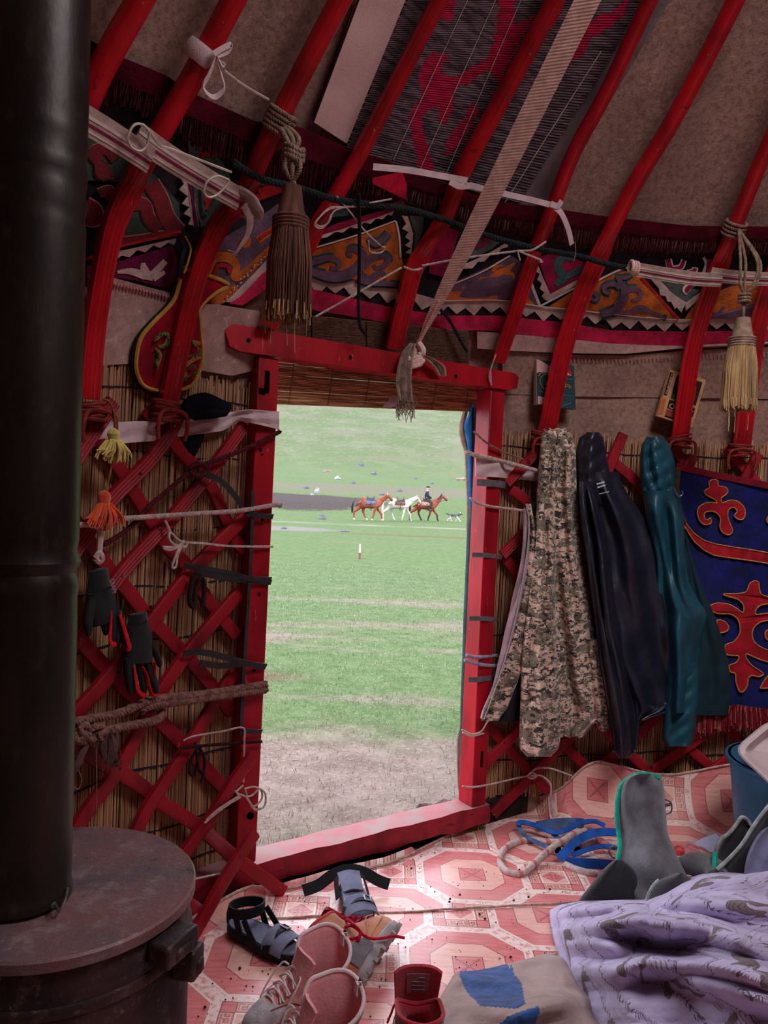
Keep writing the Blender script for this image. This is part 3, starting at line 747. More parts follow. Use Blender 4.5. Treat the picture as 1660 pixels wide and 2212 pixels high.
# ================= stove and stovepipe =================
IRON=Mt('stove_iron',.62,.4,.35); n=IRON.noise(7,5); n2=IRON.noise(60,4)
c=IRON.mix(n.smooth(.35,.7),(40,32,36),(70,46,48)); n3=IRON.noise(22,5,'Object',.7); c=IRON.mix(n3.smooth(.5,.75)*.55,c,(126,106,108)); c=IRON.mix(n2.smooth(.6,.75)*.35,c,(150,128,128)); c=IRON.mix((n3<.36)*.6,c,(24,18,22)); IRON.base(c); IRON.bump(n2,.5,.004); IRON.rough(n*.35+.36)
ITOP=Mt('lit_rusty_stove_top',.5,.45,.25); n=ITOP.noise(6,5); n2=ITOP.noise(70,4); n3=ITOP.noise(20,6,'Object',.75); c=ITOP.mix(n.smooth(.35,.65),(104,92,98),(132,92,90)); c=ITOP.mix(n3.smooth(.5,.72)*.6,c,(166,150,152)); c=ITOP.mix((n3<.37)*.65,c,(44,34,38)); c=ITOP.mix(n2.smooth(.62,.75)*.4,c,(184,170,170)); ITOP.base(c); ITOP.bump(n3,.6,.006); ITOP.rough(n*.3+.35)  # rusty iron in a lighter tone: light falling on the top is painted in
SZ=.62
sc0=onz(405,1932,SZ); bk=onz(268,1818,SZ)
# circle through the right-hand and far points of the rim
SR=.235; SC=V3((sc0.x-SR*.985,sc0.y+.02,0))
st=thing('stove','round iron stove with a flat rusty top at the lower left','stove',SC)
m=M(); m.lathe([(SR*.96,.012),(SR*.97,.3),(SR*.965,SZ-.03),(SR*.95,SZ-.02)],SC,n=72); m.build('body',IRON.m,st)
m=M(); m.lathe([(0,SZ-.006),(SR*.5,SZ-.004),(SR*.93,SZ-.002),(SR*.985,SZ),(SR,SZ-.004),(SR*1.0,SZ-.020),(SR*.975,SZ-.024)],SC,n=72); m.build('top_plate',ITOP.m,st)
m=M(); m.lathe([(SR*.972,SZ-.10),(SR*.985,SZ-.095),(SR*.985,SZ-.085),(SR*.972,SZ-.08)],SC,n=72); m.build('seam_band',IRON.m,st)
def cyl_hit(px,py,c,r):
    d=ray(px,py); o=EYE; a=d.x**2+d.y**2; b=2*((o.x-c.x)*d.x+(o.y-c.y)*d.y); q=(o.x-c.x)**2+(o.y-c.y)**2-r*r
    D=b*b-4*a*q
    if D<0: t=-b/(2*a)
    else: t=(-b-math.sqrt(D))/(2*a)
    return o+d*t
for (x,y,w,h) in ((362,2036,.042,.020),(392,2072,.022,.026)):
    p=cyl_hit(x,y,SC,SR); n=(p-SC); n.z=0; n.normalize(); sd=V3((-n.y,n.x,0)); m=M()
    m.box(p+n*.012,sd*w,n*.022,Z*h); m.box(p+n*.026-Z*h*.2,sd*w*.5,n*.014,Z*h*.5); m.build('latch_block',IRON.m,st,bev=.006)
# stovepipe, leaning a little
pb=onz(60,1935,SZ); PR=.083
PIPE=Mt('sooty_pipe',.42,.5,.6); n=PIPE.noise(9,5,stretch=(1,1,.25)); n2=PIPE.noise(50,4,stretch=(1,1,.4)); c=PIPE.mix(n.smooth(.3,.7),(30,24,24),(58,48,44)); c=PIPE.mix(n2.smooth(.55,.8)*.4,c,(86,76,70)); PIPE.base(c); PIPE.bump(n2,.25,.003)
def pipe_axis(z):
    return None
# pipe edges measured at the top and at the stove
dpt=(pb-EYE).dot(fw)
def pipe_c(px_right,py,d):
    e=at(px_right,py,d); return e-CR*PR
c0=pipe_c(147,1925,dpt); c1=pipe_c(190,0,dpt*1.0)
ax=(c1-c0).normalized(); base=c0+ax*((SZ-c0.z)/ax.z); top=base+ax*3.2/ax.z
pr=[]; m=M(); H=1.84
rings=[.02,.03]
prof_=[(PR*1.03,0),(PR*1.03,.012),(PR,.016)]
for z in [i*.02 for i in range(1,int(H/.02))]:
    wv=0
    for zc,am in ((.55,1.0),(1.22,1.0),(1.9,.8)):
        if abs(z-zc)<.085: wv=am*.0045*math.sin((z-zc)/.085*PI*3.5)*math.cos((z-zc)/.085*PI/2)
    prof_.append((PR+wv,z+.016))
m.lathe(prof_,base,ax,n=48); pp=m.build('stovepipe',PIPE.m); tag(pp,'tall black stovepipe standing on the round stove','stovepipe')
p=onz(128,1968,SZ+.01); m=M(); m.tube(cr([onz(147,1918,SZ+.02),onz(142,1938,SZ+.012),p,onz(118,1950,SZ+.014),onz(112,1962,SZ+.012),onz(126,1962,SZ+.02)],6),.0022,6)
o=m.build('wire_twist',STEEL); tag(o,'twisted wire at the foot of the stovepipe on the stove top','wire')
# ================= felt and cloth hangings under the eaves =================
def fm(n,c,v=.3): return simple(n,c,.95,.08,v,16,.6,120,fuzz=.06)
F_BLK=fm('black_felt',(40,30,36)); F_PNK=fm('crimson_felt',(204,30,76)); F_BEI=fm('beige_felt',(206,176,166),.2); F_ORG=fm('orange_felt',(206,104,40)); F_PUR=fm('purple_grey_felt',(112,84,104)); F_TEA=fm('teal_felt',(58,90,88)); F_MAG=fm('magenta_felt',(158,14,66)); F_GRN=fm('grey_green_felt',(92,100,96)); F_DRD=fm('dark_red_felt',(130,34,42)); F_DGR=fm('dark_green_felt',(62,78,66)); F_RED=fm('scarlet_felt',(196,34,40)); F_PKL=fm('pink_stitching',(196,130,128),.2); F_PRP=fm('plum_felt',(112,14,66)); F_YEL=fm('ochre_cord',(206,150,60),.2); F_WHT=fm('white_stitching',(220,206,200),.1)
def patch(poly,off,mat,parent,name,t=.004):
    m=M(); P=[W(x,y,off) for x,y in poly]
    a=sum((poly[i][0]*poly[(i+1)%len(poly)][1]-poly[(i+1)%len(poly)][0]*poly[i][1]) for i in range(len(poly)))
    if a>0: P=P[::-1]
    m.prism(P,lambda p:WN(p)*t); return m.build(name,mat,parent,smooth=False)
def stroke_m(m,pts,w,off,t=.003,k=4,mi=0):
    # an applique ribbon of felt following the wall; w in photo pixels
    C=cr([V3((x,y,0)) for x,y in pts],k) if len(pts)>2 else [V3((pts[0][0],pts[0][1],0)).lerp(V3((pts[1][0],pts[1][1],0)),i/4) for i in range(5)]
    n=len(C); vs=[];fs=[]
    for i,p in enumerate(C):
        T=(C[min(n-1,i+1)]-C[max(0,i-1)]).normalized(); b=V3((-T.y,T.x,0)); u=i/(n-1)
        ww=w if isinstance(w,(int,float)) else interp([q/(len(w)-1) for q in range(len(w))],w,u)
        for sgn in (-1,1):
            q=p+b*sgn*ww/2; a=W(q.x,q.y,off); vs+= [a,a+WN(a)*t]
    for i in range(n-1):
        a=i*4; fs+=[(a+1,a+3,a+7,a+5),(a,a+1,a+5,a+4),(a+3,a+2,a+6,a+7),(a+2,a,a+4,a+6)]
    fs+=[(0,2,3,1),((n-1)*4,(n-1)*4+1,(n-1)*4+3,(n-1)*4+2)]
    m.add(vs,fs,mi)
def strokes(name,mat,parent,lst,off,t=.003):
    for pts,w in lst:
        m=M(); stroke_m(m,pts,w,off,t); m.build(name,mat,parent,smooth=False)
def strip(name,mat,parent,top,bot,off,n=60,nv=3,t=.004,wave=0,teeth=0,amp=0):
    tx=[p[0] for p in top];ty=[p[1] for p in top];bx=[p[0] for p in bot];by=[p[1] for p in bot]
    if teeth: n=teeth*2
    def fn(u,v):
        x0=lerp(tx[0],tx[-1],u); y0=interp(tx,ty,x0); x1=lerp(bx[0],bx[-1],u); y1=interp(bx,by,x1)
        if teeth: y1+= amp*(.5 if round(u*n)%2 else -.5)*(1+.35*math.sin(u*n*1.7))
        return W(lerp(x0,x1,v),lerp(y0,y1,v),off+wave*math.sin(u*37+v*2)*v)
    m=M(); m.sheet(fn,n,nv,t); return m.build(name,mat,parent,smooth=not teeth)
# ---- the band along the right-hand side -----
fb=thing('felt_hanging','patterned felt hanging of orange, purple and crimson triangles above the doorway','felt hanging',W(1000,700,0))
TOPR=[(640,380),(760,420),(880,440),(1000,480),(1160,520),(1320,545),(1660,550)]
PB_T=[(668,622),(760,645),(851,665),(960,682),(1079,682),(1112,686),(1220,697),(1320,714),(1473,717),(1680,714)]
PB_B=[(668,668),(760,683),(841,698),(960,712),(1081,714),(1155,727),(1320,742),(1398,748),(1473,748),(1680,735)]
strip('backing',F_BLK,fb,TOPR,[(x,y+8) for x,y in PB_T],-.045,70,8)
strip('border',F_PNK,fb,PB_T,PB_B,-.036,70,3,.006,.003)
BE_T=[(668,588),(760,606),(863,624),(960,651),(1081,650),(1166,663),(1264,673),(1320,679),(1452,691),(1517,690),(1680,686)]
BE_B=[(668,622),(760,632),(863,650),(960,672),(1081,670),(1166,683),(1264,688),(1320,700),(1452,708),(1517,706),(1680,704)]
strip('tooth_trim',F_BEI,fb,BE_T,BE_B,-.037,teeth=27,amp=17)
patch([(680,535),(768,510),(854,478),(860,490),(865,557),(875,580),(868,618),(760,606),(668,588),(664,566)],-.034,F_ORG,fb,'orange_panel')
SC1=[([(666,569),(690,562),(712,557),(730,566),(728,580),(713,578)],[16,14,13,12,10,8]),([(668,586),(715,598),(752,592),(775,575),(784,556),(775,542),(760,538),(752,549),(760,556)],[14,22,24,24,20,16,14,10,7]),([(782,575),(796,562),(824,552),(838,558),(830,574),(812,580),(806,572)],[22,18,14,12,12,9,7]),([(776,597),(800,608),(830,612),(862,616)],[26,18,12,8]),([(800,604),(808,595),(826,590),(834,602)],[12,11,10,7]),([(798,514),(808,526),(822,522),(838,504)],[10,16,14,12])]
strokes('scroll_outline',F_TEA,fb,[(p,[q+9 for q in w]) for p,w in SC1],-.029); strokes('scroll',F_PUR,fb,SC1,-.024)
strokes('white_edging',F_WHT,fb,[([(680,535),(768,509),(854,477)],3),([(855,478),(862,510),(865,557)],3.5),([(960,650),(1081,649),(1166,662),(1264,672),(1320,679),(1452,690),(1517,689),(1680,685)],2.5),([(964,620),(1040,588),(1101,553)],3),([(1142,597),(1154,630),(1166,661)],6),([(1166,662),(1246,620)],4),([(1280,612),(1332,586),(1360,578)],4)],-.028)
patch([(689,501),(730,482),(826,455),(850,438),(878,430),(874,444),(850,456),(815,472),(769,490),(735,500),(690,512)],-.035,F_MAG,fb,'magenta_panel')
patch([(688,516),(700,506),(735,497),(770,484),(815,470),(850,456),(846,466),(838,463),(826,474),(812,472),(800,484),(786,481),(770,494),(755,491),(740,503),(722,500),(706,513)],-.031,F_BEI,fb,'tooth_trim')
patch([(868,466),(880,468),(892,505),(888,550),(876,546),(887,537),(875,530),(886,521),(875,512),(882,502),(868,494),(877,484)],-.033,F_BEI,fb,'tooth_trim')
patch([(884,466),(915,468),(912,500),(893,548),(896,505)],-.034,F_GRN,fb,'grey_panel')
patch([(716,470),(750,466),(752,455),(735,448),(722,455)],-.029,F_TEA,fb,'leaf'); 
patch([(930,480),(990,500),(965,600),(925,590),(935,540)],-.036,F_MAG,fb,'magenta_panel')
# second panel, purple with orange flames
patch([(960,650),(964,616),(1040,584),(1101,551),(1126,567),(1142,597),(1166,662),(1081,649)],-.034,F_PUR,fb,'purple_panel')
strokes('flame',F_ORG,fb,[([(958,641),(985,640),(1010,642),(1040,645),(1075,643)],[20,22,20,14,8]),([(1000,640),(1003,628),(1000,620)],[16,10,5]),([(1028,630),(1026,618),(1040,606),(1058,604),(1064,614)],[9,10,13,10,7]),([(1050,642),(1056,620),(1066,600),(1078,590),(1095,582),(1112,568)],[16,14,15,15,12,5]),([(1066,588),(1070,578),(1085,574)],[10,8,4]),([(1085,588),(1106,592),(1110,602)],[10,8,4]),([(1122,648),(1140,652),(1152,660)],[18,14,5])],-.029)
patch([(980,578),(1005,570),(1042,554),(1068,540),(1099,521),(1096,534),(1082,538),(1074,550),(1058,552),(1046,565),(1032,566),(1020,580),(1006,581)],-.031,F_BEI,fb,'tooth_trim')
patch([(990,560),(1000,512),(1040,500),(1090,515),(1060,540),(1020,560)],-.036,F_GRN,fb,'grey_panel')
strokes('curl',F_MAG,fb,[([(1018,534),(1022,518),(1034,508),(1052,512),(1044,526),(1028,536)],[8,13,14,10,8,6])],-.030)
# third, magenta with a green scroll
patch([(1153,571),(1162,574),(1188,636),(1256,600),(1262,604),(1188,652),(1178,648),(1170,640),(1176,632),(1166,624),(1170,612),(1160,604),(1166,592),(1156,586)],-.032,F_BEI,fb,'tooth_trim')
patch([(1162,556),(1200,545),(1276,572),(1258,598),(1188,637)],-.034,F_MAG,fb,'magenta_panel')
strokes('curl',F_TEA,fb,[([(1200,616),(1216,600),(1206,580),(1206,566),(1222,556),(1240,562)],[10,20,18,16,13,8]),([(1216,602),(1236,592),(1254,582),(1266,576)],[10,14,13,7])],-.029)
patch([(1186,662),(1250,622),(1262,625),(1262,675),(1210,668)],-.035,F_ORG,fb,'orange_panel')
# fourth, orange triangle with teal scrolls
patch([(1256,622),(1300,602),(1334,584),(1362,588),(1391,602),(1462,688),(1380,686),(1300,680),(1262,674)],-.034,F_ORG,fb,'orange_panel')
SC2=[([(1298,680),(1330,670),(1346,650),(1350,628),(1340,610),(1336,598)],[16,22,24,20,14,12]),([(1340,622),(1326,614),(1308,618),(1306,630),(1318,636)],[14,13,12,10,7]),([(1350,628),(1370,624),(1384,634),(1378,648),(1364,650)],[16,14,12,10,7]),([(1330,674),(1356,676),(1392,672),(1420,680),(1440,688)],[12,10,9,9,5]),([(1366,672),(1378,664),(1396,666),(1404,676)],[9,10,10,7]),([(1276,644),(1286,650),(1290,640),(1282,634)],[8,8,8,6]),([(1330,600),(1352,600),(1366,594)],[9,10,6])]
strokes('scroll_outline',F_TEA,fb,[(p,[q+7 for q in w]) for p,w in SC2],-.029); strokes('scroll',F_PUR,fb,[(p,[q*.8 for q in w]) for p,w in SC2],-.024)
strokes('red_edging',F_RED,fb,[([(1386,600),(1430,650),(1466,690)],7)],-.027)
patch([(1420,600),(1512,628),(1482,656),(1470,652)],-.034,F_GRN,fb,'grey_panel')
patch([(1404,600),(1420,600),(1450,632),(1482,654),(1472,676),(1462,664),(1458,668),(1450,652),(1442,652),(1438,640),(1426,638),(1424,624)],-.031,F_BEI,fb,'tooth_trim')
strokes('curl',F_WHT,fb,[([(1444,560),(1450,580),(1470,578),(1478,562)],[14,16,14,12]),([(1484,590),(1500,586),(1502,578)],13),([(1488,632),(1482,624),(1504,608),(1500,604)],15),([(1520,590),(1526,570),(1520,556)],6)],-.029)
strokes('curl',F_MAG,fb,[([(1444,560),(1450,580),(1470,578),(1478,562)],[9,10,8,7]),([(1486,589),(1500,585),(1502,580)],7),([(1488,630),(1485,624),(1504,610),(1500,606)],8),([(1534,560),(1530,590)],10)],-.025)
patch([(1506,650),(1580,618),(1680,610),(1680,686),(1517,690),(1480,688)],-.035,F_ORG,fb,'orange_panel')
patch([(1517,690),(1530,676),(1550,676),(1562,660),(1575,672),(1600,662),(1680,650),(1680,686)],-.030,F_PUR,fb,'purple_panel')
patch([(1480,655),(1515,630),(1530,628),(1482,672)],-.031,F_BEI,fb,'tooth_trim')
# ---- the left-hand stretch ----
fl2=thing('felt_hanging','dark green and red patterned felt hanging between the stovepipe and the embroidered pouch','felt hanging',W(300,560,0))
strip('backing',F_BLK,fl2,[(100,130),(300,230),(440,320),(560,380),(640,400)],[(100,600),(250,600),(390,630),(470,640),(560,560)],-.050,40,10)
patch([(150,275),(230,275),(320,330),(300,395),(190,390),(150,390)],-.044,F_DGR,fl2,'green_panel')
strokes('stitching',F_PKL,fl2,[([(215,350),(200,330),(230,322),(250,345)],30),([(215,350),(218,375),(240,372)],30),([(186,470),(205,475),(205,455),(184,440)],34),([(212,418),(235,410),(240,430)],22)],-.040)
strokes('red_leaf',F_DRD,fl2,[([(215,350),(200,330),(230,322),(250,345)],26),([(215,350),(218,375),(240,372)],26),([(186,470),(205,475),(205,455),(184,440)],26),([(212,418),(235,410),(240,430)],17)],-.036)
patch([(255,400),(330,375),(385,440),(388,500),(345,515),(250,520),(235,505)],-.045,F_DGR,fl2,'green_panel')
strokes('stitching',F_PKL,fl2,[([(275,440),(310,442),(320,470),(345,495)],30),([(325,395),(345,430),(360,470),(384,500)],38),([(240,520),(300,515),(384,500)],18)],-.040)
strokes('red_leaf',F_DRD,fl2,[([(275,440),(310,442),(320,470),(345,495)],26),([(325,395),(345,430),(360,470),(384,500)],34),([(240,522),(300,516),(384,500)],14)],-.036)
strokes('red_edging',F_RED,fl2,[([(185,560),(250,535),(330,515),(390,500)],6)],-.034)
patch([(388,380),(402,370),(420,440),(428,490),(406,485),(412,470),(396,462),(408,448),(392,440),(404,424),(386,410),(396,398)],-.038,F_BEI,fl2,'tooth_trim')
strokes('red_edging',F_PRP,fl2,[([(398,320),(410,400),(424,490)],7)],-.034)
patch([(404,300),(470,340),(520,420),(470,480),(432,492),(420,440),(410,370)],-.046,F_GRN,fl2,'grey_panel')
strokes('leaf',F_RED,fl2,[([(432,330),(450,325),(470,330)],24),([(444,420),(450,440),(446,455)],16),([(560,420),(600,405),(620,400)],26),([(530,440),(560,425)],16)],-.040)
strokes('leaf_edging',F_TEA,fl2,[([(436,400),(438,450),(446,462),(462,432)],5),([(520,420),(560,400),(610,390)],6)],-.036)
patch([(240,545),(270,540),(380,515),(375,530),(362,524),(345,536),(330,530),(312,545),(295,540),(278,556),(262,552),(246,562)],-.038,F_BEI,fl2,'tooth_trim')
patch([(185,575),(240,570),(370,530),(382,560),(384,620),(360,625),(290,605),(230,600),(185,598)],-.042,F_PRP,fl2,'plum_panel')
strokes('pale_leaf',F_BEI,fl2,[([(252,588),(280,586),(308,594),(330,600)],[6,14,18,14]),([(322,600),(310,580),(308,568)],[16,16,8]),([(322,598),(338,584),(356,564)],[14,14,12]),([(330,602),(355,588)],[14,8])],-.037)
# panel between the pouch and the big tassel
patch([(440,560),(470,520),(560,470),(600,440),(600,560),(540,610),(480,650),(440,650)],-.047,F_PUR,fl2,'purple_panel')
strokes('flame',F_ORG,fl2,[([(450,590),(460,560),(490,556),(510,575),(505,600),(530,590),(570,550),(600,520)],[14,20,22,16,16,20,14,10]),([(515,520),(530,530),(536,518),(528,510)],[12,14,12,8]),([(556,520),(570,510),(590,495),(602,488)],[16,16,12,9]),([(440,655),(470,650),(510,620)],[8,22,14])],-.041)
strokes('flame_core',F_RED,fl2,[([(462,596),(470,575),(490,575),(496,590)],8),([(560,516),(572,506),(592,494)],6),([(518,522),(528,524)],7)],-.037)
patch([(487,652),(530,610),(600,535),(602,556),(576,585),(540,625),(510,655)],-.040,F_BEI,fl2,'tooth_trim')
patch([(495,656),(520,640),(566,592),(592,574),(592,610),(560,635),(522,660)],-.030,F_PNK,fl2,'border')
b=M()
for i in range(26):
    u=i/25; p=W(484+u*122+3*math.sin(i*2.1),651-u*118-10*math.sin(u*3)+2*math.sin(i*1.3),-.030); b.lathe([(0,-.004),(.0038,0),(0,.004)],p,n=6)
b.build('sequin_row',simple('bright_sequin',(240,220,190),.25,.6,.1,9,0,metal=.4),fl2)
# pale felt flap hanging below it on the left, with a stitched edge
m=M()
def flap(u,v):
    x=lerp(190,395,u); y0=interp([190,230,300,395],[596,597,615,640],x); y1=interp([190,290,395],[792,785,800],x)
    return W(x,lerp(y0,y1,v),-.028+.006*math.sin(u*9+v*4))
m.sheet(flap,24,10,.008); o=m.build('felt_flap',FELT_PALE); tag(o,'pale felt flap with a stitched edge left of the embroidered pouch','felt')
m=M()
for i in range(26):
    u=.12+i/25*.85; p=flap(u,.05)+V3((0,0,.0)); q=flap(u,.11); m.tube([p+WN(p)*.006,(p+q)/2+WN(p)*.010,q+WN(p)*.006],.004,6)
s_=m.build('stitch_row',F_PKL); s_.parent=o; s_.location=V3(s_.location)-V3(o.location)
m=M()
def flap2(u,v):
    x=lerp(432,560,u); y0=interp([432,480,560],[655,660,672],x); y1=interp([432,500,545,560],[800,812,800,780],x)
    return W(x,lerp(y0,y1,v),-.022+.006*math.sin(u*7+v*4))
m.sheet(flap2,18,10,.008); o=m.build('felt_flap',FELT_PALE); tag(o,'pale felt flap between the embroidered pouch and the left end of the lintel','felt')
# long felt fold under the crimson border on the right
m=M()
def flap3(u,v):
    x=lerp(1030,1690,u); y0=interp([1030,1160,1320,1473,1690],[716,726,742,748,738],x); y1=interp([1030,1085,1160,1260,1350,1480,1690],[752,756,760,763,764,752,742],x)
    return W(x,lerp(y0,y1,v),-.034+.006*v+.003*math.sin(u*19))
m.sheet(flap3,50,4,.012); o=m.build('felt_fold',FELT_PALE); tag(o,'narrow fold of pale felt under the crimson border right of the doorway','felt')
m=M()
def flap4(u,v):
    x=lerp(1085,1690,u); y0=interp([1085,1160,1260,1350,1480,1690],[756,762,766,768,757,748],x); y1=interp([1085,1200,1400,1690],[850,856,858,862],x)
    return W(x,lerp(y0,y1,v),-.045+.004*math.sin(u*15+v*3))
m.sheet(flap4,50,6,.008); o=m.build('felt_flap',FELT); tag(o,'broad grey brown felt flap behind the two books right of the doorway','felt')
m=M()
for i in range(60):
    u=.2+.8*i/59; p=flap4(u,.10); q=flap4(u,.2); m.tube([p+WN(p)*.005,(p+q)/2+WN(p)*.008,q+WN(p)*.005],.003,5)
s_=m.build('stitch_row',F_PKL); s_.parent=o; s_.location=V3(s_.location)-V3(o.location)
# ================= fringed band along the eaves =================
FT=[(150,60),(256,121),(357,162),(418,202),(553,263),(645,243+30),(749,318),(850,352),(950,392),(1060,434),(1179,448),(1324,470),(1494,488),(1690,490)]
FBm=[(150,150),(256,180),(357,225),(418,262),(553,318),(645,345),(749,378),(850,398),(950,428),(1060,470),(1179,485),(1324,508),(1494,523),(1690,523)]
FBb=[(150,225),(293,240),(370,290),(448,333),(505,358),(611,398),(716,428),(790,440),(878,440),(959,474),(1060,508),(1168,522),(1309,548),(1421,557),(1530,557),(1690,557)]
fr=thing('fringed_band','dark maroon band with a long fringe running along the eaves under the red poles','fringed band',W(900,400,0))
MAR=simple('maroon_band',(88,8,28),.9,.1,.35,14,.5,150)
strip('band',MAR,fr,FT,FBm,-.020,80,4,.006,.004)
m=M(); R=random.Random(31); bx=[p[0] for p in FBm]; by=[p[1] for p in FBm]; cx=[p[0] for p in FBb]; cy=[p[1] for p in FBb]
for i in range(620):
    x=170+i*2.45+R.uniform(-1,1); 
    if x>1690: break
    y0=interp(bx,by,x)-8; x2=x+R.uniform(-4,4)-7; y1=interp(cx,cy,x)-R.uniform(0,16)
    of=-.014+R.uniform(0,.009); a=W(x,y0,of); c=W(x2,y1,of+R.uniform(0,.014)); m.tube([a,a.lerp(c,.5)+V3((0,0,R.uniform(-.003,.003))),c],.0022,4)
o=m.build('fringe',simple('maroon_fringe',(74,10,26),.85,.12,.5,60,0),fr); tag(o,kind='stuff')
# red cloth corner peeping out
m=M(); m.prism([W(x,y,.0) for x,y in ((803,385),(868,372),(877,400),(876,432),(805,398))][::-1],V3((.003,-.004,0))); o=m.build('red_cloth',simple('red_cloth',(206,24,60),.85,.15,.2,20,.3)); tag(o,'corner of bright red cloth showing below the fringe above the doorway','cloth')
# ================= roof mat with a crimson motif, and its pale strip =================
MT_D=Mt('dark_wrapped_reed',.8,.2); n=MT_D.noise(1,2,'Position',stretch=(14,14,120)); MT_D.base(MT_D.mix(n.smooth(.35,.65),(62,48,56),(104,86,90)))
MT_R=Mt('crimson_wrapped_reed',.8,.2); n=MT_R.noise(1,2,'Position',stretch=(14,14,120)); MT_R.base(MT_R.mix(n.smooth(.35,.65),(176,14,60),(140,10,50)))
MOT=[[(935,111),(965,115),(968,128),(952,135),(952,155),(972,168),(1000,158),(1050,124),(1066,90),(1082,-20),(1112,-20),(1108,55),(1150,34),(1138,66),(1112,100),(1098,140),(1076,190),(1066,165),(1050,150),(1010,180),(982,190),(980,216),(975,243),(962,266),(946,263),(950,240),(941,229),(925,238),(914,252),(911,270),(921,310),(935,357),(948,420),(906,420),(904,364),(894,317),(884,263),(891,229),(912,205),(904,168),(915,130)],
 [(1019,222),(1032,229),(1026,256),(999,303),(968,337),(962,330),(968,297),(1006,249)],[(952,-20),(984,-20),(978,47),(950,40)],[(1291,33),(1330,22),(1356,-10),(1352,30),(1315,60),(1280,82),(1265,112),(1228,140),(1240,100),(1262,60)],[(1205,-20),(1225,-20),(1200,60),(1190,50)]]
def inpoly(x,y,P):
    c=False; j=len(P)-1
    for i in range(len(P)):
        if (P[i][1]>y)!=(P[j][1]>y) and x<(P[j][0]-P[i][0])*(y-P[i][1])/(P[j][1]-P[i][1])+P[i][0]: c=not c
        j=i
    return c
rm=thing('patterned_roof_mat','dark striped roof mat with a crimson horn motif behind the white strap','roof mat',W(1000,250,0))
LX=lambda y: interp([-60,0,84,202,320,420],[905,878,837,793,747,712],y)
RX=lambda y: interp([-80,0,134,246,430,520],[1432,1389,1313,1241,1128,1075],y)
m=M(); rows=92; R=random.Random(4)
for i in range(rows):
    v=i/(rows-1); yl=lerp(-60,338,v); yr=lerp(-92,436,v); xl=LX(yl)+R.uniform(-3,3); xr=RX(yr)+R.uniform(-3,3); n=56; b=len(m.v); pts=[]
    for k in range(n+1):
        u=k/n; pts.append((lerp(xl,xr,u),lerp(yl,yr,u)+R.uniform(-.4,.4)))
    C=[W(x,y,-.042) for x,y in pts]; F=frames(C); r=.0046
    for k,(T,a,bb) in enumerate(F):
        for j in range(5): m.v.append(tuple(C[k]+(a*math.cos(j*2*PI/5)+bb*math.sin(j*2*PI/5))*r))
    for k in range(n):
        mx,my=(pts[k][0]+pts[k+1][0])/2,(pts[k][1]+pts[k+1][1])/2; mi=1 if any(inpoly(mx,my,P) for P in MOT) else 0
        for j in range(5): m.f.append((b+k*5+j,b+k*5+(j+1)%5,b+k*5+5+(j+1)%5,b+k*5+5+j)); m.m.append(mi)
m.build('reeds',[MT_D,MT_R],rm)
for (x0,y0,x1,y1) in ((1015,-10,850,345),(1075,-10,905,372),(1300,110,1090,440),(1130,-10,960,385)):
    q=M(); q.tube([W(lerp(x0,x1,k/40),lerp(y0,y1,k/40),-.0355+.0016*(k%2)) for k in range(41)],.0016,5); q.build('binding_thread',ROPE_W,rm)
m=M(); m.sheet(lambda u,v: W(lerp(lerp(782,677,v),lerp(900,749,v),u),lerp(lerp(-30,263,v),lerp(-60,310,v),u),-.036),8,20,.004); o=m.build('cotton_strip',simple('pale_cotton_strip',(212,172,166),.85,.15,.1,6,.2,160)); tag(o,'pale cotton strip beside the left edge of the dark patterned roof mat','cloth strip')
# dark trim line along the strip
m=M(); m.tube([W(lerp(786,677,k/20),lerp(-30,263,k/20),-.030) for k in range(21)],.003,5); q=m.build('seam',F_BLK); q.parent=o; q.location=V3(q.location)-V3(o.location)
# worn grey sheet showing beside the mat on the right
m=M(); m.sheet(lambda u,v: W(lerp(lerp(1380,1120,v),lerp(1460,1185,v),u),lerp(-20,444,v),-.058),6,20,.003); o=m.build('grey_sheeting',simple('grey_sheeting',(128,108,112),.7,.3,.3,8,.3,60)); tag(o,'worn grey sheeting showing between the patterned roof mat and a red pole','sheeting')
# ================= straps, ropes and cords =================
WEB=Mt('woven_strap',.85,.15); _,_,z_=WEB.xyz('Position'); wv=(z_*900).sin(); n=WEB.noise(40,3,'Position'); WEB.base(WEB.mix(n.smooth(.3,.7),(232,196,182),(204,166,154))); WEB.bump(wv,.25,.002)
KN=plane_hit(903,742,LJ+DN*.03,DN); HI=at(1270,0,2.10); dd=(HI-KN)
m=M(); P=[KN+dd*t for t in (0,.04,.1,.2,.3,.42,.55,.7,.85,1.0,1.2,1.45,1.7)]
m.ribbon(P,[.010,.018,.03,.042,.052,.060,.064,.066,.066,.066,.066,.066,.066],.0035,V3((-.25,-.9,-.45)))
st_=thing('woven_strap','long off white woven strap stretched down and knotted round the lintel','strap',KN-Z*.2)
m.build('webbing',WEB.m,st_)
m=M(); m.tube([KN+dd*.0,KN+dd*.06,KN+dd*.16],[.009,.008,.004],8)
for i in range(3):
    c=plane_hit(893+i*2,766+i*7,LJ+DN*.025,DN); m.tube([c+DE*(.03*math.cos(a))+DN*(.012*math.sin(a)+.01)+Z*(.022*math.cos(a+.6)) for a in [k*PI/8 for k in range(16)]],.010,7,closed=True)
m.tube(cr([KN+DN*.005,KN-Z*.03+DE*.01+DN*.02,KN-Z*.06-DN*.0,KN-Z*.075+DN*.02],5),.012,8); m.build('knot',WEB.m,st_)
FRAY=simple('frayed_hemp',(168,142,126),.95,.1,.35,30,.4,200)
m=M(); 
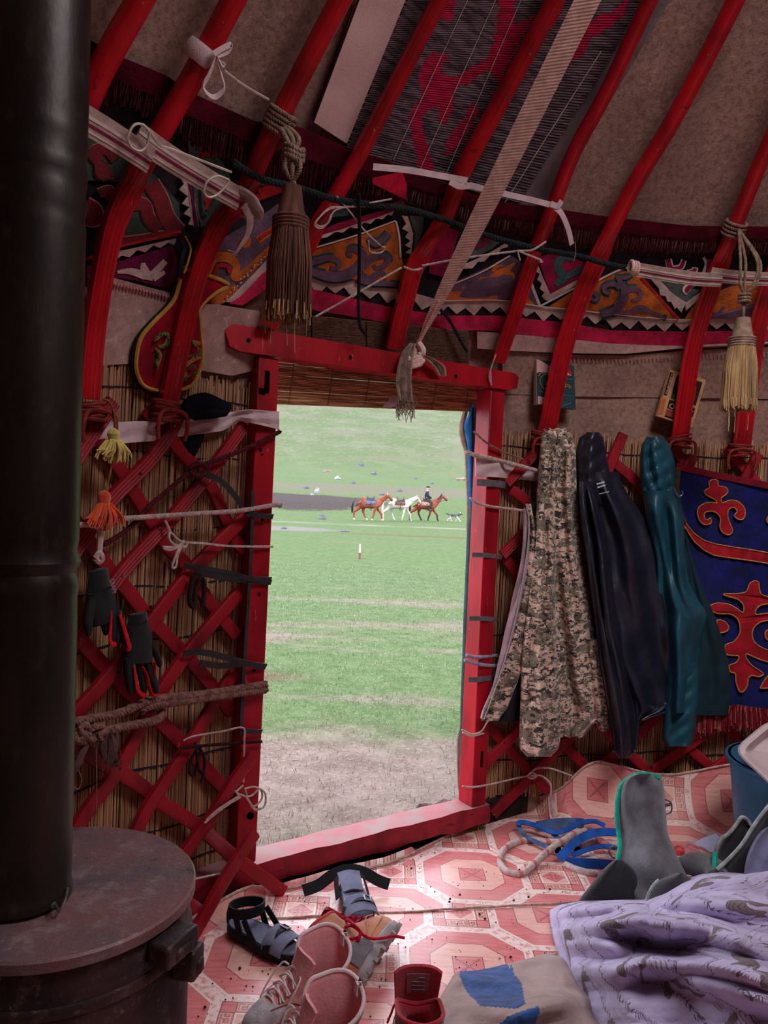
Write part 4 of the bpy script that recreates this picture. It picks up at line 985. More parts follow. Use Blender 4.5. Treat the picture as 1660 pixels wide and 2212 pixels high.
def tail(pts,w,name,label_=None):
    m=M(); P=cr([plane_hit(x,y,LJ+DN*.045,DN) for x,y in pts],6)
    n=len(P); prof_=[interp([i/(len(w)-1) for i in range(len(w))],w,i/(n-1)) for i in range(n)]
    def fn(u,v):
        i=min(n-1,int(round(v*(n-1)))); k=u*2-1; return P[i]+DE*(k*prof_[i]/2)+DN*(.010*math.cos(k*7.5))
    m.sheet(fn,16,n-1,.003); m.build(name,FRAY,st_)
tail([(890,742),(880,765),(873,800),(872,835),(876,868)],[.022,.05,.062,.066,.06],'tail')
tail([(905,765),(925,775),(945,790),(955,812)],[.02,.05,.06,.03],'tail')
m=M(); R=random.Random(8)
for i in range(70):
    x=857+R.random()*38; a=plane_hit(x,862+R.uniform(-12,8),LJ+DN*(.045+R.uniform(-.008,.008)),DN); l=R.uniform(.02,.075); m.tube([a,a+V3((R.uniform(-.01,.012),0,-l*.6)),a+V3((R.uniform(-.012,.018),0,-l))],.0011,4)
m.build('frayed_end',FRAY,st_)
def wpath(pts,off): 
    return [W(p[0],p[1],p[2] if len(p)>2 else off) for p in pts]
def cord(name,label,cat,pts,r,mat,off=.06,rope=0,k=8,group=None,extra=()):
    m=M()
    for q in [pts]+list(extra):
        C=cr(wpath(q,off),k)
        if rope: m.rope(C,r,rope)
        else: m.tube(C,r,6)
    o=m.build(name,mat); tag(o,label,cat,group); return o
cord('twisted_rope','black green twisted rope strung under the eaves from the striped band to the right','rope',[(505,352),(560,385),(640,405),(720,430),(800,442),(880,452),(960,475),(1060,511),(1160,537),(1250,553),(1310,570),(1352,578)],.0105,ROPE_K,.085,.042)
cord('black_string','black cord hanging straight down in front of the felt hanging over the doorway','cord',[(776,418,.10),(777,520,.10),(776,600,.10),(775,670,.10),(779,706,.11),(790,722,.11)],.0055,BLACK,.10)
def bow(name,label,lst,r=.0028,off=.09,mat=ROPE_W):
    m=M()
    for q in lst: m.tube(cr(wpath(q,off),7),r,5)
    o=m.build(name,mat); tag(o,label,'cord'); return o
bow('tied_cord','white cord tied in a loose bow beside the dark tassel over the felt hanging',[[(728,424),(752,452),(790,500),(822,530)],[(748,448),(715,448),(690,470),(680,486),(694,493),(712,478),(722,456),(748,446)],[(748,448),(712,452),(684,478),(690,489),(706,484),(716,462)],[(748,446),(790,440),(846,430)],[(748,447),(800,446),(848,449)],[(796,520),(800,543),(822,546),(832,536),(824,532)]])
bow('tied_cord','thin white cord slanting down behind the middle pole to the lintel',[[(682,684,.03),(760,640,.04),(868,578,.055)],[(872,576,.09),(893,583,.105),(912,580,.09)]],.0035)
bow('tied_cord','white cord running right from the middle pole to a knotted end',[[(912,574,.07),(1000,558,.08),(1112,543,.09),(1150,540,.10),(1180,522,.09)],[(1118,541,.1),(1145,552,.1),(1170,562,.1)],[(1118,541,.1),(1124,562,.1)],[(1168,562,.1),(1172,566,.1),(1166,566,.1)]],.0036)
bow('black_string','dark cord slanting down across the crimson border to the right end of the lintel',[[(938,655,.0),(970,690,.0),(998,740,.01),(1010,760,.01)]],.006,.0,BLACK)
bow('tied_cord','short white cord end hanging over the right end of the lintel',[[(1072,765,.07),(1060,800,.07),(1058,818,.07),(1063,831,.07)],[(1060,800,.07),(1062,832,.07)]],.0028)
def tape(name,label,segs,w,off,mat,t=.003,tw=None):
    m=M()
    for q in segs:
        C=cr(wpath(q,off),7); m.ribbon(C,w,t,lambda i,C=C:(WN(C[i])+V3((0,0,-.35))))
    o=m.build(name,mat); tag(o,label,'cloth tape'); return o
tape('cotton_tape','white cotton tape tied across two poles beside the woven strap',[[(806,360),(880,367),(960,381),(1010,390,.09)],[(972,392,.085),(992,402,.095),(1016,401,.09)],[(1015,400,.085),(1080,416),(1150,432),(1196,444,.09)],[(1190,440,.09),(1205,445,.095),(1214,434,.09)],[(1196,444,.09),(1214,462,.1),(1228,495,.1),(1236,528,.1)]],.019,.07,CLOTH_W)
bow('loose_thread','single thread hanging from the end of the white cotton tape',[[(1243,522,.1),(1244,545,.1),(1240,565,.1)]],.0012)
STR=Mt('striped_webbing',.85,.15); STR.t
def striped(name,label,segs,w,off):
    root=thing(name,label,'striped band',W(segs[0][0][0],segs[0][0][1],off))
    base=simple('striped_band_ground',(188,158,146),.9,.1,.2,30,.3,240); wine=simple('striped_band_wine',(130,30,70),.9,.1,.2,30,.2); pale=simple('striped_band_pale',(214,190,186),.9,.1,.15,30,.2)
    for q in segs:
        C=cr(wpath(q,off),6); up=lambda i,C=C:(WN(C[min(i,len(C)-1)])+V3((0,0,-.5))).normalized()
        m=M(); m.ribbon(C,w,.004,up); m.build('webbing',base,root)
        for dv,ww,mt_ in ((.1,.10,wine),(-.14,.12,pale),(.32,.07,pale)):
            D=[]
            for i,p in enumerate(C):
                T=(C[min(len(C)-1,i+1)]-C[max(0,i-1)]).normalized(); b=T.cross(up(i)).normalized(); D.append(p+b*dv*w+up(i)*.0026)
            m=M(); m.ribbon(D,w*ww,.0015,up); m.build('stripe',mt_,root)
    return root
sb=striped('striped_band','white and wine striped band wound across the poles beside the stovepipe',[[(150,238,.10),(230,285,.10),(300,330,.105),(326,348,.09)],[(296,290,.075),(350,330,.09),(430,380,.09),(520,432,.085)]],.058,.09)
m=M()
for i in range(4):
    c=W(516+i*3,432+i*4,.05); nn=WN(c); sd=V3((-nn.y,nn.x,0)); m.tube([c-sd*(.045*math.cos(a))+nn*(.035*math.sin(a)+.012)+Z*(.014*math.cos(a)-.002*i) for a in [k*PI/8 for k in range(16)]],.011,6,closed=True)
m.build('knot',simple('striped_band_ground2',(188,158,150),.9,.1,.2,30,.3,240),sb)
m=M(); C=cr(wpath([(530,440,.1),(540,470,.1),(535,505,.1),(520,530,.1),(510,545,.1)],.1),6); m.ribbon(C,[.042,.032,.018,.010,.008],.004,lambda i:WN(C[min(i,len(C)-1)])); 
for (x,y) in ((498,552),(505,556),(512,553),(492,540)): m.tube([C[-1],W(x,y,.1)],.0016,4)
m.build('tail',simple('striped_band_ground3',(188,158,150),.9,.1,.2,30,.3,240),sb)
WIRE=simple('white_wire',(214,196,180),.5,.4,.15,20,.1)
bow('wire_loop','white wire with two loops strung along the striped band',[[(322,280),(345,313),(370,322),(430,345),(500,372)],[(322,282),(305,268),(288,272),(276,298),(284,318),(304,326),(318,312),(324,285)],[(494,388),(470,380),(448,392),(441,415),(452,426),(470,420),(488,402),(496,388)],[(318,281),(330,288),(347,314)]],.0032,.125,WIRE)
sb2=striped('striped_band','white and wine striped band tied under the eaves at the right',[[(1376,582,.07),(1440,593,.085),(1500,602,.09),(1560,605,.1)],[(1535,592,.075),(1600,600,.09),(1690,604,.09)]],.050,.09)
m=M()
for i in range(3):
    c=W(1364+i*6,576+i*2,.07); m.tube([c+Z*(.022*math.cos(a))+WN(c)*(.018*math.sin(a)) for a in [k*PI/6 for k in range(12)]],.006,6,closed=True)
m.build('knot',WEB.m,sb2)
# cotton tie on the upper left pole
ti=thing('cloth_tie','white cloth strip tied in a bow round a pole at the upper left','cloth tie',W(440,115,.05))
c=W(430,115,.03); q1=W(470,45,.03); ax_=(q1-c).normalized(); u_=WN(c); u_=(u_-ax_*u_.dot(ax_)).normalized(); v_=ax_.cross(u_)
m=M(); m.lathe([(.030,-.02),(.033,-.012),(.034,0),(.033,.014),(.030,.022)],c,ax_,24); m.build('wrap',CLOTH_W,ti)
m=M()
for q in ([(462,116),(480,105),(500,96),(492,110),(470,120)],[(468,122),(452,160),(440,190),(462,210),(484,190),(478,160),(470,124)],[(470,118),(480,140),(486,135)]):
    C=cr(wpath(q,.085),6); m.ribbon(C,.012,.002,lambda i,C=C:(WN(C[min(i,len(C)-1)])+V3((.4,0,.3))))
m.build('bow',CLOTH_W,ti); m=M(); m.tube(cr(wpath([(484,152,.08),(520,180,.06),(553,200,.03),(580,215,.02)],.05),6),.0035,5); m.build('cord',ROPE_W,ti)
# ================= tassels =================
def tassel(name,label,top,zs,rad,mats,seed,strands=170,cordpts=None,tip=None):
    # top: hanging point; zs: (neck z, collar z, skirt end z)
    root=thing(name,label,'tassel',V3((top.x,top.y,zs[2])))
    zn,zc,ze=zs; m=M(); m.lathe([(.004,zn),(rad*.45,zn-.004),(rad*.5,lerp(zn,zc,.3)),(rad*.62,lerp(zn,zc,.7)),(rad*.78,zc),(rad*.74,zc-.02),(rad*.6,zc-.03)],(top.x,top.y,0),n=24); m.build('head',mats[0],root)
    m=M()
    for i in range(4): m.tube([V3((top.x+rad*.8*math.cos(a),top.y+rad*.8*math.sin(a),zc+.006-.009*i)) for a in [k*PI/12 for k in range(24)]],.0045,6,closed=True)
    m.build('collar',mats[0],root)
    m=M(); R=random.Random(seed); m.lathe([(rad*.5,zc-.02),(rad*.8,lerp(zc,ze,.4)),(rad*.86,ze+.02),(rad*.3,ze+.02)],(top.x,top.y,0),n=20)
    for i in range(strands):
        a=R.random()*2*PI; q=R.uniform(.86,1.03); r0=rad*.78*q; r1=rad*1.02*q; r2=rad*R.uniform(.95,1.08)*q; e=ze+R.uniform(-.012,.014); c_,s_=math.cos(a),math.sin(a); dx=R.uniform(-.004,.004)
        m.tube([V3((top.x+r0*c_,top.y+r0*s_,zc-.018)),V3((top.x+r1*c_,top.y+r1*s_,lerp(zc,ze,.45))),V3((top.x+(r2)*c_+dx,top.y+r2*s_,e))],[.0019,.0018,.0012],4)
    m.build('skirt',mats[1],root)
    if tip:
        m=M()
        for i in range(240):
            a=R.random()*2*PI; q=rad*math.sqrt(R.random())*1.12; e=ze-R.uniform(-.008,.018); m.tube([V3((top.x+q*math.cos(a),top.y+q*math.sin(a),ze+.030)),V3((top.x+q*math.cos(a)*1.04,top.y+q*math.sin(a)*1.04,e))],.0019,4)
        for i in range(5):
            a=R.uniform(-1,1)*rad; l=R.uniform(.03,.10); m.tube([V3((top.x+a,top.y-rad*.5,ze+.01)),V3((top.x+a+R.uniform(-.006,.006),top.y-rad*.5,ze-l))],.0011,4)
        m.build('straw_tips',tip,root)
    return root
STRAWM=simple('straw_fibre',(208,168,120),.8,.2,.3,8,.4,260,stretch=(6,6,.6)); DKT=simple('dark_brown_fibre',(128,84,70),.85,.15,.35,8,.4,260,stretch=(6,6,.6)); TAN=simple('tan_twine',(150,122,104),.85,.15,.3,60,.3,300)
def zat(px,py,p):   # height seen at py on the vertical through p
    d=ray(px,py); t=math.hypot(p.x,p.y)/math.hypot(d.x,d.y); return EYE.z+d.z*t
hp=W(604,262,.13); tp=V3((at(629,450,(hp-EYE).dot(fw)).x,hp.y,0)); 
T1=tassel('hanging_tassel','large dark brown tassel with straw coloured tips hanging beside the lintel',tp,(zat(625,400,tp),zat(628,478,tp),zat(630,684,tp)),.055,(DKT,DKT),2,430,tip=STRAWM)
m=M(); rc=W(606,258,.03); q1=W(640,190,.03); ax_=(q1-rc).normalized(); u_=WN(rc); u_=(u_-ax_*u_.dot(ax_)).normalized(); v_=ax_.cross(u_)
for i in range(5): m.rope([rc+ax_*(.012*i-.03)+(u_*math.cos(a)+v_*math.sin(a))*.036 for a in [k*PI/8 for k in range(17)]],.007,.02)
kn=V3((tp.x,tp.y,zat(628,335,tp)))
for i in range(3):
    m.rope(cr([rc+u_*.035+ax_*(-.03+.01*i),(rc+kn)/2+V3((.012*(i-1),-.02,.01)),kn+V3((.014*(i-1),-.01,.03)),kn+V3((.02*(1-i),-.015,-.03)),V3((tp.x+.006*(i-1),tp.y,zat(625,398,tp)))],5),.007,.02)
for i in range(3): m.rope([kn+V3((.024*math.cos(a),.022*math.sin(a),.012*i-.012+.008*math.sin(a*2))) for a in [k*PI/8 for k in range(17)]],.008,.022)
m.build('hanging_rope',TAN,T1)
hp=W(1594,490,.10); tp=V3((at(1600,780,(hp-EYE).dot(fw)+.02).x,hp.y,0))
T2=tassel('hanging_tassel','pale straw tassel on a twisted cord hanging from a pole at the right',tp,(zat(1602,685,tp),zat(1600,735,tp),zat(1596,880,tp)),.056,(simple('tan_collar',(160,130,112),.85,.15,.25,40,.3,200),STRAWM),5,430,tip=STRAWM)
m=M(); rc=W(1590,488,.03); q1=W(1620,420,.03); ax_=(q1-rc).normalized(); u_=WN(rc); u_=(u_-ax_*u_.dot(ax_)).normalized(); v_=ax_.cross(u_)
for i in range(4): m.rope([rc+ax_*(.014*i-.03)+(u_*math.cos(a)+v_*math.sin(a))*.037 for a in [k*PI/8 for k in range(17)]],.006,.02)
nk=V3((tp.x,tp.y,zat(1602,640,tp))); e_=V3((tp.x,tp.y,zat(1602,686,tp)))
for dx in (-.03,-.012,.03,.04): m.rope(cr([rc+u_*.04,V3((tp.x+dx,tp.y-.02,lerp(rc.z,nk.z,.55))),V3((tp.x+dx*.8,tp.y-.015,lerp(rc.z,nk.z,.85))),nk,e_],6),.0055,.018)
for i in range(3): m.rope([nk+V3((.018*math.cos(a),.016*math.sin(a),.012*i-.02)) for a in [k*PI/8 for k in range(17)]],.006,.02)
m.build('hanging_cord',TAN,T2)
# ================= embroidered pouch =================
OUT=[(391,580),(418,588),(445,593),(493,614),(470,630),(451,644),(436,658),(430,671),(432,692),(434,720),(438,760),(433,797),(412,835),(360,845),(322,839),(303,822),(294,788),(303,734),(330,698),(373,653),(388,611)]
pq=thing('embroidered_pouch','crimson embroidered pouch with ochre trim hanging behind a red pole','pouch',W(365,845,0))
m=M(); cx_,cy_=375,740; rings=[]
K=len(OUT)
for q in (0,.35,.7,.9,1.0):
    rings.append([W(lerp(cx_ if y>640 else 420,x,q),lerp(cy_ if y>640 else 640,y,q),.002+.014*(1-q**3)) for x,y in OUT])
back=[W(x,y,-.006) for x,y in OUT]
vs=[p for r in rings for p in r]+back; fs=[]
for i in range(5):
    if i<4:
        for j in range(K): fs.append((i*K+j,(i+1)*K+j,(i+1)*K+(j+1)%K,i*K+(j+1)%K))
for j in range(K): fs.append((4*K+j,5*K+j,5*K+(j+1)%K,4*K+(j+1)%K))
fs.append(tuple(5*K+j for j in range(K)))
m.add(vs,fs); m.build('bag',simple('crimson_velvet',(150,8,34),.8,.15,.25,20,.3,150),pq)
m=M(); m.tube(cr([W(x,y,.006) for x,y in OUT],4,True),.006,6,closed=True); m.build('trim',F_YEL,pq)
m=M(); m.tube(cr([W(x-6,y+2,-.004) for x,y in OUT[14:]],4),.008,7); m.build('dark_side',BLACK,pq)
strokes('embroidery',simple('tan_embroidery',(170,104,60),.9,.1,.2,40,.3),pq,[([(336,733),(350,722),(362,724),(356,745),(340,752),(345,770),(338,790)],8),([(414,738),(432,742)],8),([(400,790),(420,775),(434,770)],9),([(388,820),(400,812),(396,800)],7)],.020)
m=M(); R=random.Random(3)
for q in ([(336,735),(348,722),(360,722),(364,740),(352,752),(342,745)],[(335,752),(344,768),(338,782),(340,795)],[(400,745),(412,738),(425,750),(436,760)],[(398,770),(420,768),(436,764)],[(406,800),(418,790),(424,805),(412,812)],[(390,785),(392,800),(398,822),(406,815)]):
    for p in cr([V3((x,y,0)) for x,y in q],5): c=W(p.x+R.uniform(-2,2),p.y+R.uniform(-2,2),.026); m.lathe([(0,-.0038),(.0038,0),(0,.0038)],c,n=6)
o=m.build('sequins',simple('green_sequin',(60,190,90),.2,.6,.3,60,0,metal=.5),pq); tag(o,kind='stuff')
m=M(); m.tube(cr(wpath([(388,600,.01),(392,560,.01),(398,535,.0),(385,512,-.01)],.0),5),.008,6); m.build('loop',BLACK,pq)
m=M(); m.tube(cr(wpath([(398,590,.02),(408,560,.02),(412,535,.0),(400,510,-.01)],.0),5),.003,6); m.build('loop',F_YEL,pq)
# ================= things tied to the left-hand lattice =================
def wsheet(fn,nu,nv,t,name,mat,parent=None,sub=0):
    m=M(); m.sheet(fn,nu,nv,t); return m.build(name,mat,parent,sub=sub)
def bandfn(top,bot,offs):
    tx=[p[0] for p in top];ty=[p[1] for p in top];bx=[p[0] for p in bot];by=[p[1] for p in bot];ox=[p[0] for p in offs];oy=[p[1] for p in offs]
    def fn(u,v):
        x=lerp(tx[0],tx[-1],u); y=lerp(interp(tx,ty,x),interp(bx,by,x),v); return W(x,y,interp(ox,oy,x)+.004*math.sin(v*9+u*17))
    return fn
o=wsheet(bandfn([(150,925),(224,912),(333,910),(402,907),(470,900),(501,889),(540,885),(603,889)],[(150,968),(194,964),(333,952),(390,943),(480,931),(516,908),(546,914),(603,928)],[(150,.006),(380,.008),(500,.012),(530,.045),(545,.062),(603,.062)]),60,6,.003,'cotton_band',CLOTH_W)
tag(o,'white cotton band stretched behind the left lattice to the left door post','cloth band')
o=wsheet(bandfn([(1028,986),(1060,992),(1110,1000),(1165,1012)],[(1028,1030),(1060,1030),(1110,1034),(1165,1040)],[(1028,.075),(1078,.075),(1092,.03),(1120,.008),(1165,.008)]),30,6,.003,'cotton_band',CLOTH_W)
tag(o,'white cotton band stretched from the right door post towards the camouflage jacket','cloth band')
NAVYF=simple('dark_navy_knit',(18,20,28),.9,.1,.3,40,.4,200)
m=M(); m.tube(cr(wpath([(408,905,.05),(410,880,.05),(440,872,.055),(470,880,.055),(492,882,.05)],.05),5),[.024,.034,.036,.030,.020],12,flat=.7); m.tube(cr(wpath([(418,898,.045),(450,893,.06),(486,892,.06)],.05),5),[.02,.026,.016],12,flat=.7)
o=m.build('rolled_cap',NAVYF); tag(o,'dark navy rolled cap tucked on the white band beside the lashed pole foot','cap')
m=M(); m.prism([W(*q) for q in ((396,945,.004),(440,935,.004),(436,952,.004),(424,975,.004),(420,985,.004),(408,975,.004),(396,960,.004))][::-1],V3((.006,-.006,0))); o=m.build('dark_rag',NAVYF); tag(o,'dark rag hanging below the white band behind the left lattice','rag')
# tassels on a cord
def mini_tassel(name,label,top,hd,ze,spread,col,seed,n=90):
    root=thing(name,label,'tassel',V3((top.x,top.y,ze)),'small wool tassels on the left lattice'); wool=simple(name+'_wool_%d'%seed,col,.95,.1,.25,9,.3,200,stretch=(4,4,.8),fuzz=.4); m=M(); R=random.Random(seed)
    m.lathe([(.002,top.z+.002),(.012,top.z-.004),(.017,top.z-hd*.5),(.013,top.z-hd),(.016,top.z-hd-.006),(.004,top.z-hd-.01)],(top.x,top.y,0),n=16); m.build('head',wool,root)
    m=M(); sd=V3((-WN(top).y,WN(top).x,0)); nn=WN(top)
    for i in range(n):
        a=R.uniform(-1,1); b=R.uniform(-.5,.5); e=ze+R.uniform(-.006,.02)+abs(a)*.012
        p0=V3((top.x,top.y,top.z-hd))+sd*a*.012+nn*b*.02; p2=V3((top.x,top.y,e))+sd*a*spread+nn*(b*.03+.004); p1=V3((top.x,top.y,lerp(top.z-hd,ze,.45)))+sd*a*spread*.72+nn*(b*.036+.006)
        m.tube(cr([p0,p1,p2],3),[.0026,.0024,.0018],5)
    m.build('strands',wool,root); return root
t0=W(246,926,.075); y1=W(246,998,.075).z
mini_tassel('yellow_tassel','small pale yellow wool tassel hanging above the orange one beside the stovepipe',t0,.028,y1,.050,(240,212,110),1,120)
t1=W(226,1060,.075); y2=W(226,1142,.075).z
mini_tassel('orange_tassel','bright orange wool tassel hanging below the yellow one beside the stovepipe',t1,.032,y2,.056,(244,84,20),2,130)
cord('tassel_cord','thin gold cord carrying the yellow and orange tassels','cord',[(222,862,.05),(236,868,.06),(246,890,.075),(248,925,.075),(243,965,.07),(242,1000,.075),(234,1040,.075),(228,1062,.075)],.0028,simple('gold_cord',(150,100,50),.8,.2,.3,80,.2),.07)
cord('knotted_rope','pale rope with a knotted end hanging below the orange tassel','cord',[(150,1134,.05),(190,1134,.055),(214,1142,.06),(216,1170,.065),(214,1200,.065)],.008,ROPE_W,.06,0,8,None,([(206,1205,.065),(214,1195,.07),(221,1205,.07),(214,1214,.065),(206,1206,.065)],))
cord('lattice_cord','pale rope stretched level from the stovepipe to the left door post','cord',[(250,1122,.05),(300,1118,.055),(420,1110,.055),(520,1103,.065),(598,1090,.075),(605,1093,.05)],.0075,ROPE_W,.055,.02)
bow('bow_cord','white cord with a drooping bow tied to the left lattice, level with the gravel outside',[[(590,1181,.07),(500,1180,.055),(440,1174,.055),(400,1172,.055)],[(398,1172),(384,1165),(368,1150),(366,1165),(380,1178),(396,1176)],[(396,1176),(372,1182),(352,1182),(366,1188),(390,1180)],[(388,1178),(380,1200),(372,1224),(380,1224),(384,1200),(392,1180)],[(400,1170),(404,1176),(398,1182),(390,1176),(398,1168)],[(356,1122,.05),(368,1150,.055)]],.004,.055)
DKR=simple('red_brown_cord',(92,30,38),.85,.15,.3,60,.3)
cord('plaited_string','dark red plaited cord slanting across the left lattice up to the door post','cord',[(606,932,.07),(540,965,.06),(480,990,.055),(430,1008,.055),(414,1016,.05),(360,1062,.04),(322,1094,.035),(280,1140,.035),(240,1168,.04),(222,1176,.045)],.0075,DKR,.05,.03,8,None,([(408,1012,.055),(424,1002,.06),(442,1006,.06),(450,1018,.055)],[(410,1022,.055),(430,1028,.06),(448,1016,.06)]))
def rubber(label,pts,w,off=.055):
    o=tape('rubber_tie',label,pts,w,off,RUBBER,.003); o['category']='rubber strip'; o['group']='rubber strips lashing the left lattice'
    return o
rubber('dark rubber strip running down from the plaited cord to the left door post',[[(424,1020,.05),(460,1030,.055),(490,1050,.05),(524,1092,.05)]],.017)
rubber('dark rubber strips at the height of the gloves, with plaited loops hanging below',[[(398,1222,.045),(440,1228,.055),(500,1240,.055),(540,1250,.068),(586,1252,.07)],[(420,1236,.05),(500,1250,.055),(586,1258,.07)]],.018)
cord('plaited_loop','dark plaited cord loops hanging below the upper rubber strips','cord',[(418,1244,.055),(412,1275,.055),(410,1300,.055),(418,1312,.055),(421,1290,.055),(424,1262,.055),(436,1248,.06),(442,1275,.055),(438,1310,.055)],.008,simple('dark_plaited_cord',(56,34,34),.9,.1,.3,60,.3),.055,.03)
rubber('dark rubber strips below the gloves running to the left door post',[[(396,1412,.045),(430,1408,.055),(480,1418,.055),(530,1432,.068),(575,1440,.07)],[(432,1432,.045),(480,1438,.05),(530,1434,.068)]],.020)
rubber('long upright rubber strip along the edge of the left door post',[[(546,1060,.06),(544,1150,.062),(540,1240,.062),(534,1340,.062),(528,1430,.065),(524,1500,.065),(522,1575,.065),(524,1590,.065)]],.013,.062)
rubber('rubber strip wrapped round the left door post below the brown rope',[[(520,1576,.065),(545,1580,.072),(566,1580,.072)]],.016)
rubber('rubber strip wrapped round the left door post level with the hillside foot',[[(530,1108,.06),(560,1114,.072),(590,1116,.072)]],.017)
m=M()
for q in ([(148,1562,.05),(200,1552,.055),(260,1540,.06),(330,1512,.06),(420,1502,.06),(500,1490,.066),(576,1478,.078)],[(305,1536,.055),(330,1524,.062),(420,1512,.062),(500,1500,.07),(576,1490,.078)],[(148,1606,.05),(190,1588,.055),(240,1576,.06),(300,1564,.06),(336,1556,.06),(350,1545,.055),(346,1536,.045)]): m.rope(cr(wpath(q,.06),8),.0125,.03)
root=thing('brown_rope','thick brown rope doubled across the left lattice to the door post','rope',W(350,1560,.05)); m.build('rope',ROPE_B,root)
m=M(); R=random.Random(12)
for i in range(9):
    c=(200+R.uniform(-22,28),1580+R.uniform(-14,14)); r=R.uniform(12,24); a0=R.random()*6
    m.rope(cr(wpath([(c[0]+r*math.cos(a0+k*1.1),c[1]+r*.7*math.sin(a0+k*1.1),.06+.018*math.sin(k+i)) for k in range(5)],.06),5),.008,.025)
m.build('knot',ROPE_B,root)
m=M()
for q,w_ in (([(234,1580),(240,1610),(236,1640),(232,1652)],.018),([(244,1570),(252,1590),(248,1630),(254,1655)],.008),([(190,1600),(176,1630),(162,1660),(158,1672)],.013),([(226,1585),(222,1615),(226,1640)],.012)):
    m.tube(cr(wpath(q,.065),5),[w_*.6,w_,w_*.5],7)
for i in range(14):
    x=222+R.random()*38; m.tube(wpath([(x,1620,.07),(x+R.uniform(-5,7),1645,.07),(x+R.uniform(-8,10),1660+R.uniform(0,10),.07)],.07),.0012,4)
m.build('frayed_end',simple('frayed_brown',(104,76,72),.95,.1,.4,30,.3),root)
bow('loose_thread','thin tan thread hanging from the brown rope knot beside the stovepipe',[[(207,1604,.06),(209,1680,.06),(208,1760,.06)]],.0018,.06,TAN)
bow('thread_loop','thin thread loop curling beside the stovepipe below the rope knot',[[(165,1655,.06),(176,1682,.06),(170,1704,.06),(160,1700,.06)]],.0014,.06,TAN)
bow('bow_cord','white cord hanging down the left door post to a big bow near the threshold',[[(396,1600,.055),(420,1590,.06),(480,1580,.06),(524,1572,.072),(528,1600,.074),(526,1690,.074)],[(526,1696),(512,1712),(540,1720),(562,1704),(566,1724),(548,1742),(530,1720)],[(528,1704),(550,1700),(572,1712),(572,1740),(552,1748),(534,1724)],[(530,1706),(540,1736),(552,1750),(562,1745)],[(522,1716),(500,1730),(470,1750),(446,1772)],[(520,1722),(496,1736),(468,1756),(442,1778)],[(508,1708),(516,1720),(510,1724)]],.0034,.078)
cord('dark_tie','dark twisted tie with loops hanging on the left lattice below the brown rope','cord',[(392,1616,.045),(430,1612,.055),(500,1606,.06),(566,1602,.075)],.005,simple('dark_twine',(60,34,36),.9,.1,.3,60,.3),.055,.02,8,None,([(430,1614,.055),(414,1640,.055),(410,1668,.055),(420,1674,.055),(426,1650,.055),(434,1622,.06)],[(432,1616,.06),(442,1640,.055),(440,1670,.055),(434,1690,.055)],[(424,1618,.06),(430,1660,.06),(438,1672,.055)]))
bow('tied_cord','pale cord running from behind the stove to the crossed slats at the threshold',[[(380,1908,.10),(470,1888,.06),(530,1874,.055),(546,1864,.055)],[(546,1864,.055),(552,1872,.05)]],.0042,.06)
# gloves: one hand after another, each finger its own bent tube
GLB=simple('black_glove_rubber',(30,32,34),.7,.3,.25,20,.3,160); GLK=simple('black_glove_knit',(16,17,20),.95,.15,.3,50,.4,260,fuzz=.2); GLR=simple('red_glove_lining',(212,14,34),.8,.2,.2,30,.3)
def glove(label,cuff,palm,fingers,reds,off=.06):
    root=thing('work_glove',label,'glove',W(palm[-1][0],palm[-1][1],off)-Z*.1,'work gloves hanging on the left lattice')
    m=M(); C=cr(wpath([(p[0],p[1],off) for p in palm],off),5); k=1/760
    m.tube(C,[p[2]*k for p in palm],16,flat=.52,up=WN(C[0])); m.build('palm',GLB,root)
    C=cr(wpath([(p[0],p[1],off-.012) for p in cuff],off),5); m=M(); m.tube(C,[p[2]*k for p in cuff],16,flat=.5,up=WN(C[0])); m.build('cuff',GLK,root)
    for pts,w in fingers:
        m=M(); C=cr(wpath([(p[0],p[1],off+.004+(p[2] if len(p)>2 else 0)) for p in pts],off),5); m.tube(C,[w*k*.9,w*k,w*k*.95,w*k*.9,w*k*.45],12,flat=.8); m.build('finger',GLB,root)
    for pts,w in reds:
        m=M(); C=cr(wpath([(p[0],p[1],off+.020) for p in pts],off),5); m.tube(C,[w*k*.6,w*k,w*k,w*k*.8],8,flat=.5); m.build('red_lining',GLR,root)
    return root
g1=glove('upper black work glove with red lining hanging beside the stovepipe',[(212,1230,22),(214,1262,26),(214,1290,30)],[(216,1275,28),(220,1300,32),(222,1325,34),(225,1342,30)],
 [([(200,1290),(194,1320),(190,1345),(192,1372)],13),([(214,1320),(224,1345),(228,1360),(228,1372)],9),([(236,1310),(243,1345),(244,1370),(243,1388)],10),([(250,1300),(255,1340),(255,1370),(252,1392)],8)],[([(241,1320),(239,1355),(238,1380),(242,1391),(250,1391)],6),([(259,1328),(266,1350),(276,1385),(280,1400),(274,1404)],7)])
g2=glove('lower black work glove with red lining hanging beside the upper one',[(298,1325,22),(298,1345,25),(296,1362,28)],[(296,1348,26),(300,1380,32),(300,1408,34),(298,1430,36)],
 [([(276,1420),(278,1450),(282,1480),(283,1497)],12),([(300,1430),(306,1455),(310,1480),(311,1500)],11),([(318,1425),(326,1455),(335,1480),(338,1500)],11),([(326,1390),(338,1415),(343,1430),(345,1440)],9),([(262,1340),(264,1370),(268,1392)],8)],[([(290,1440),(293,1465),(298,1490),(310,1502),(314,1500)],6),([(308,1440),(317,1460),(322,1485),(330,1502),(342,1500)],6),([(328,1430),(334,1432),(335,1460)],4)])
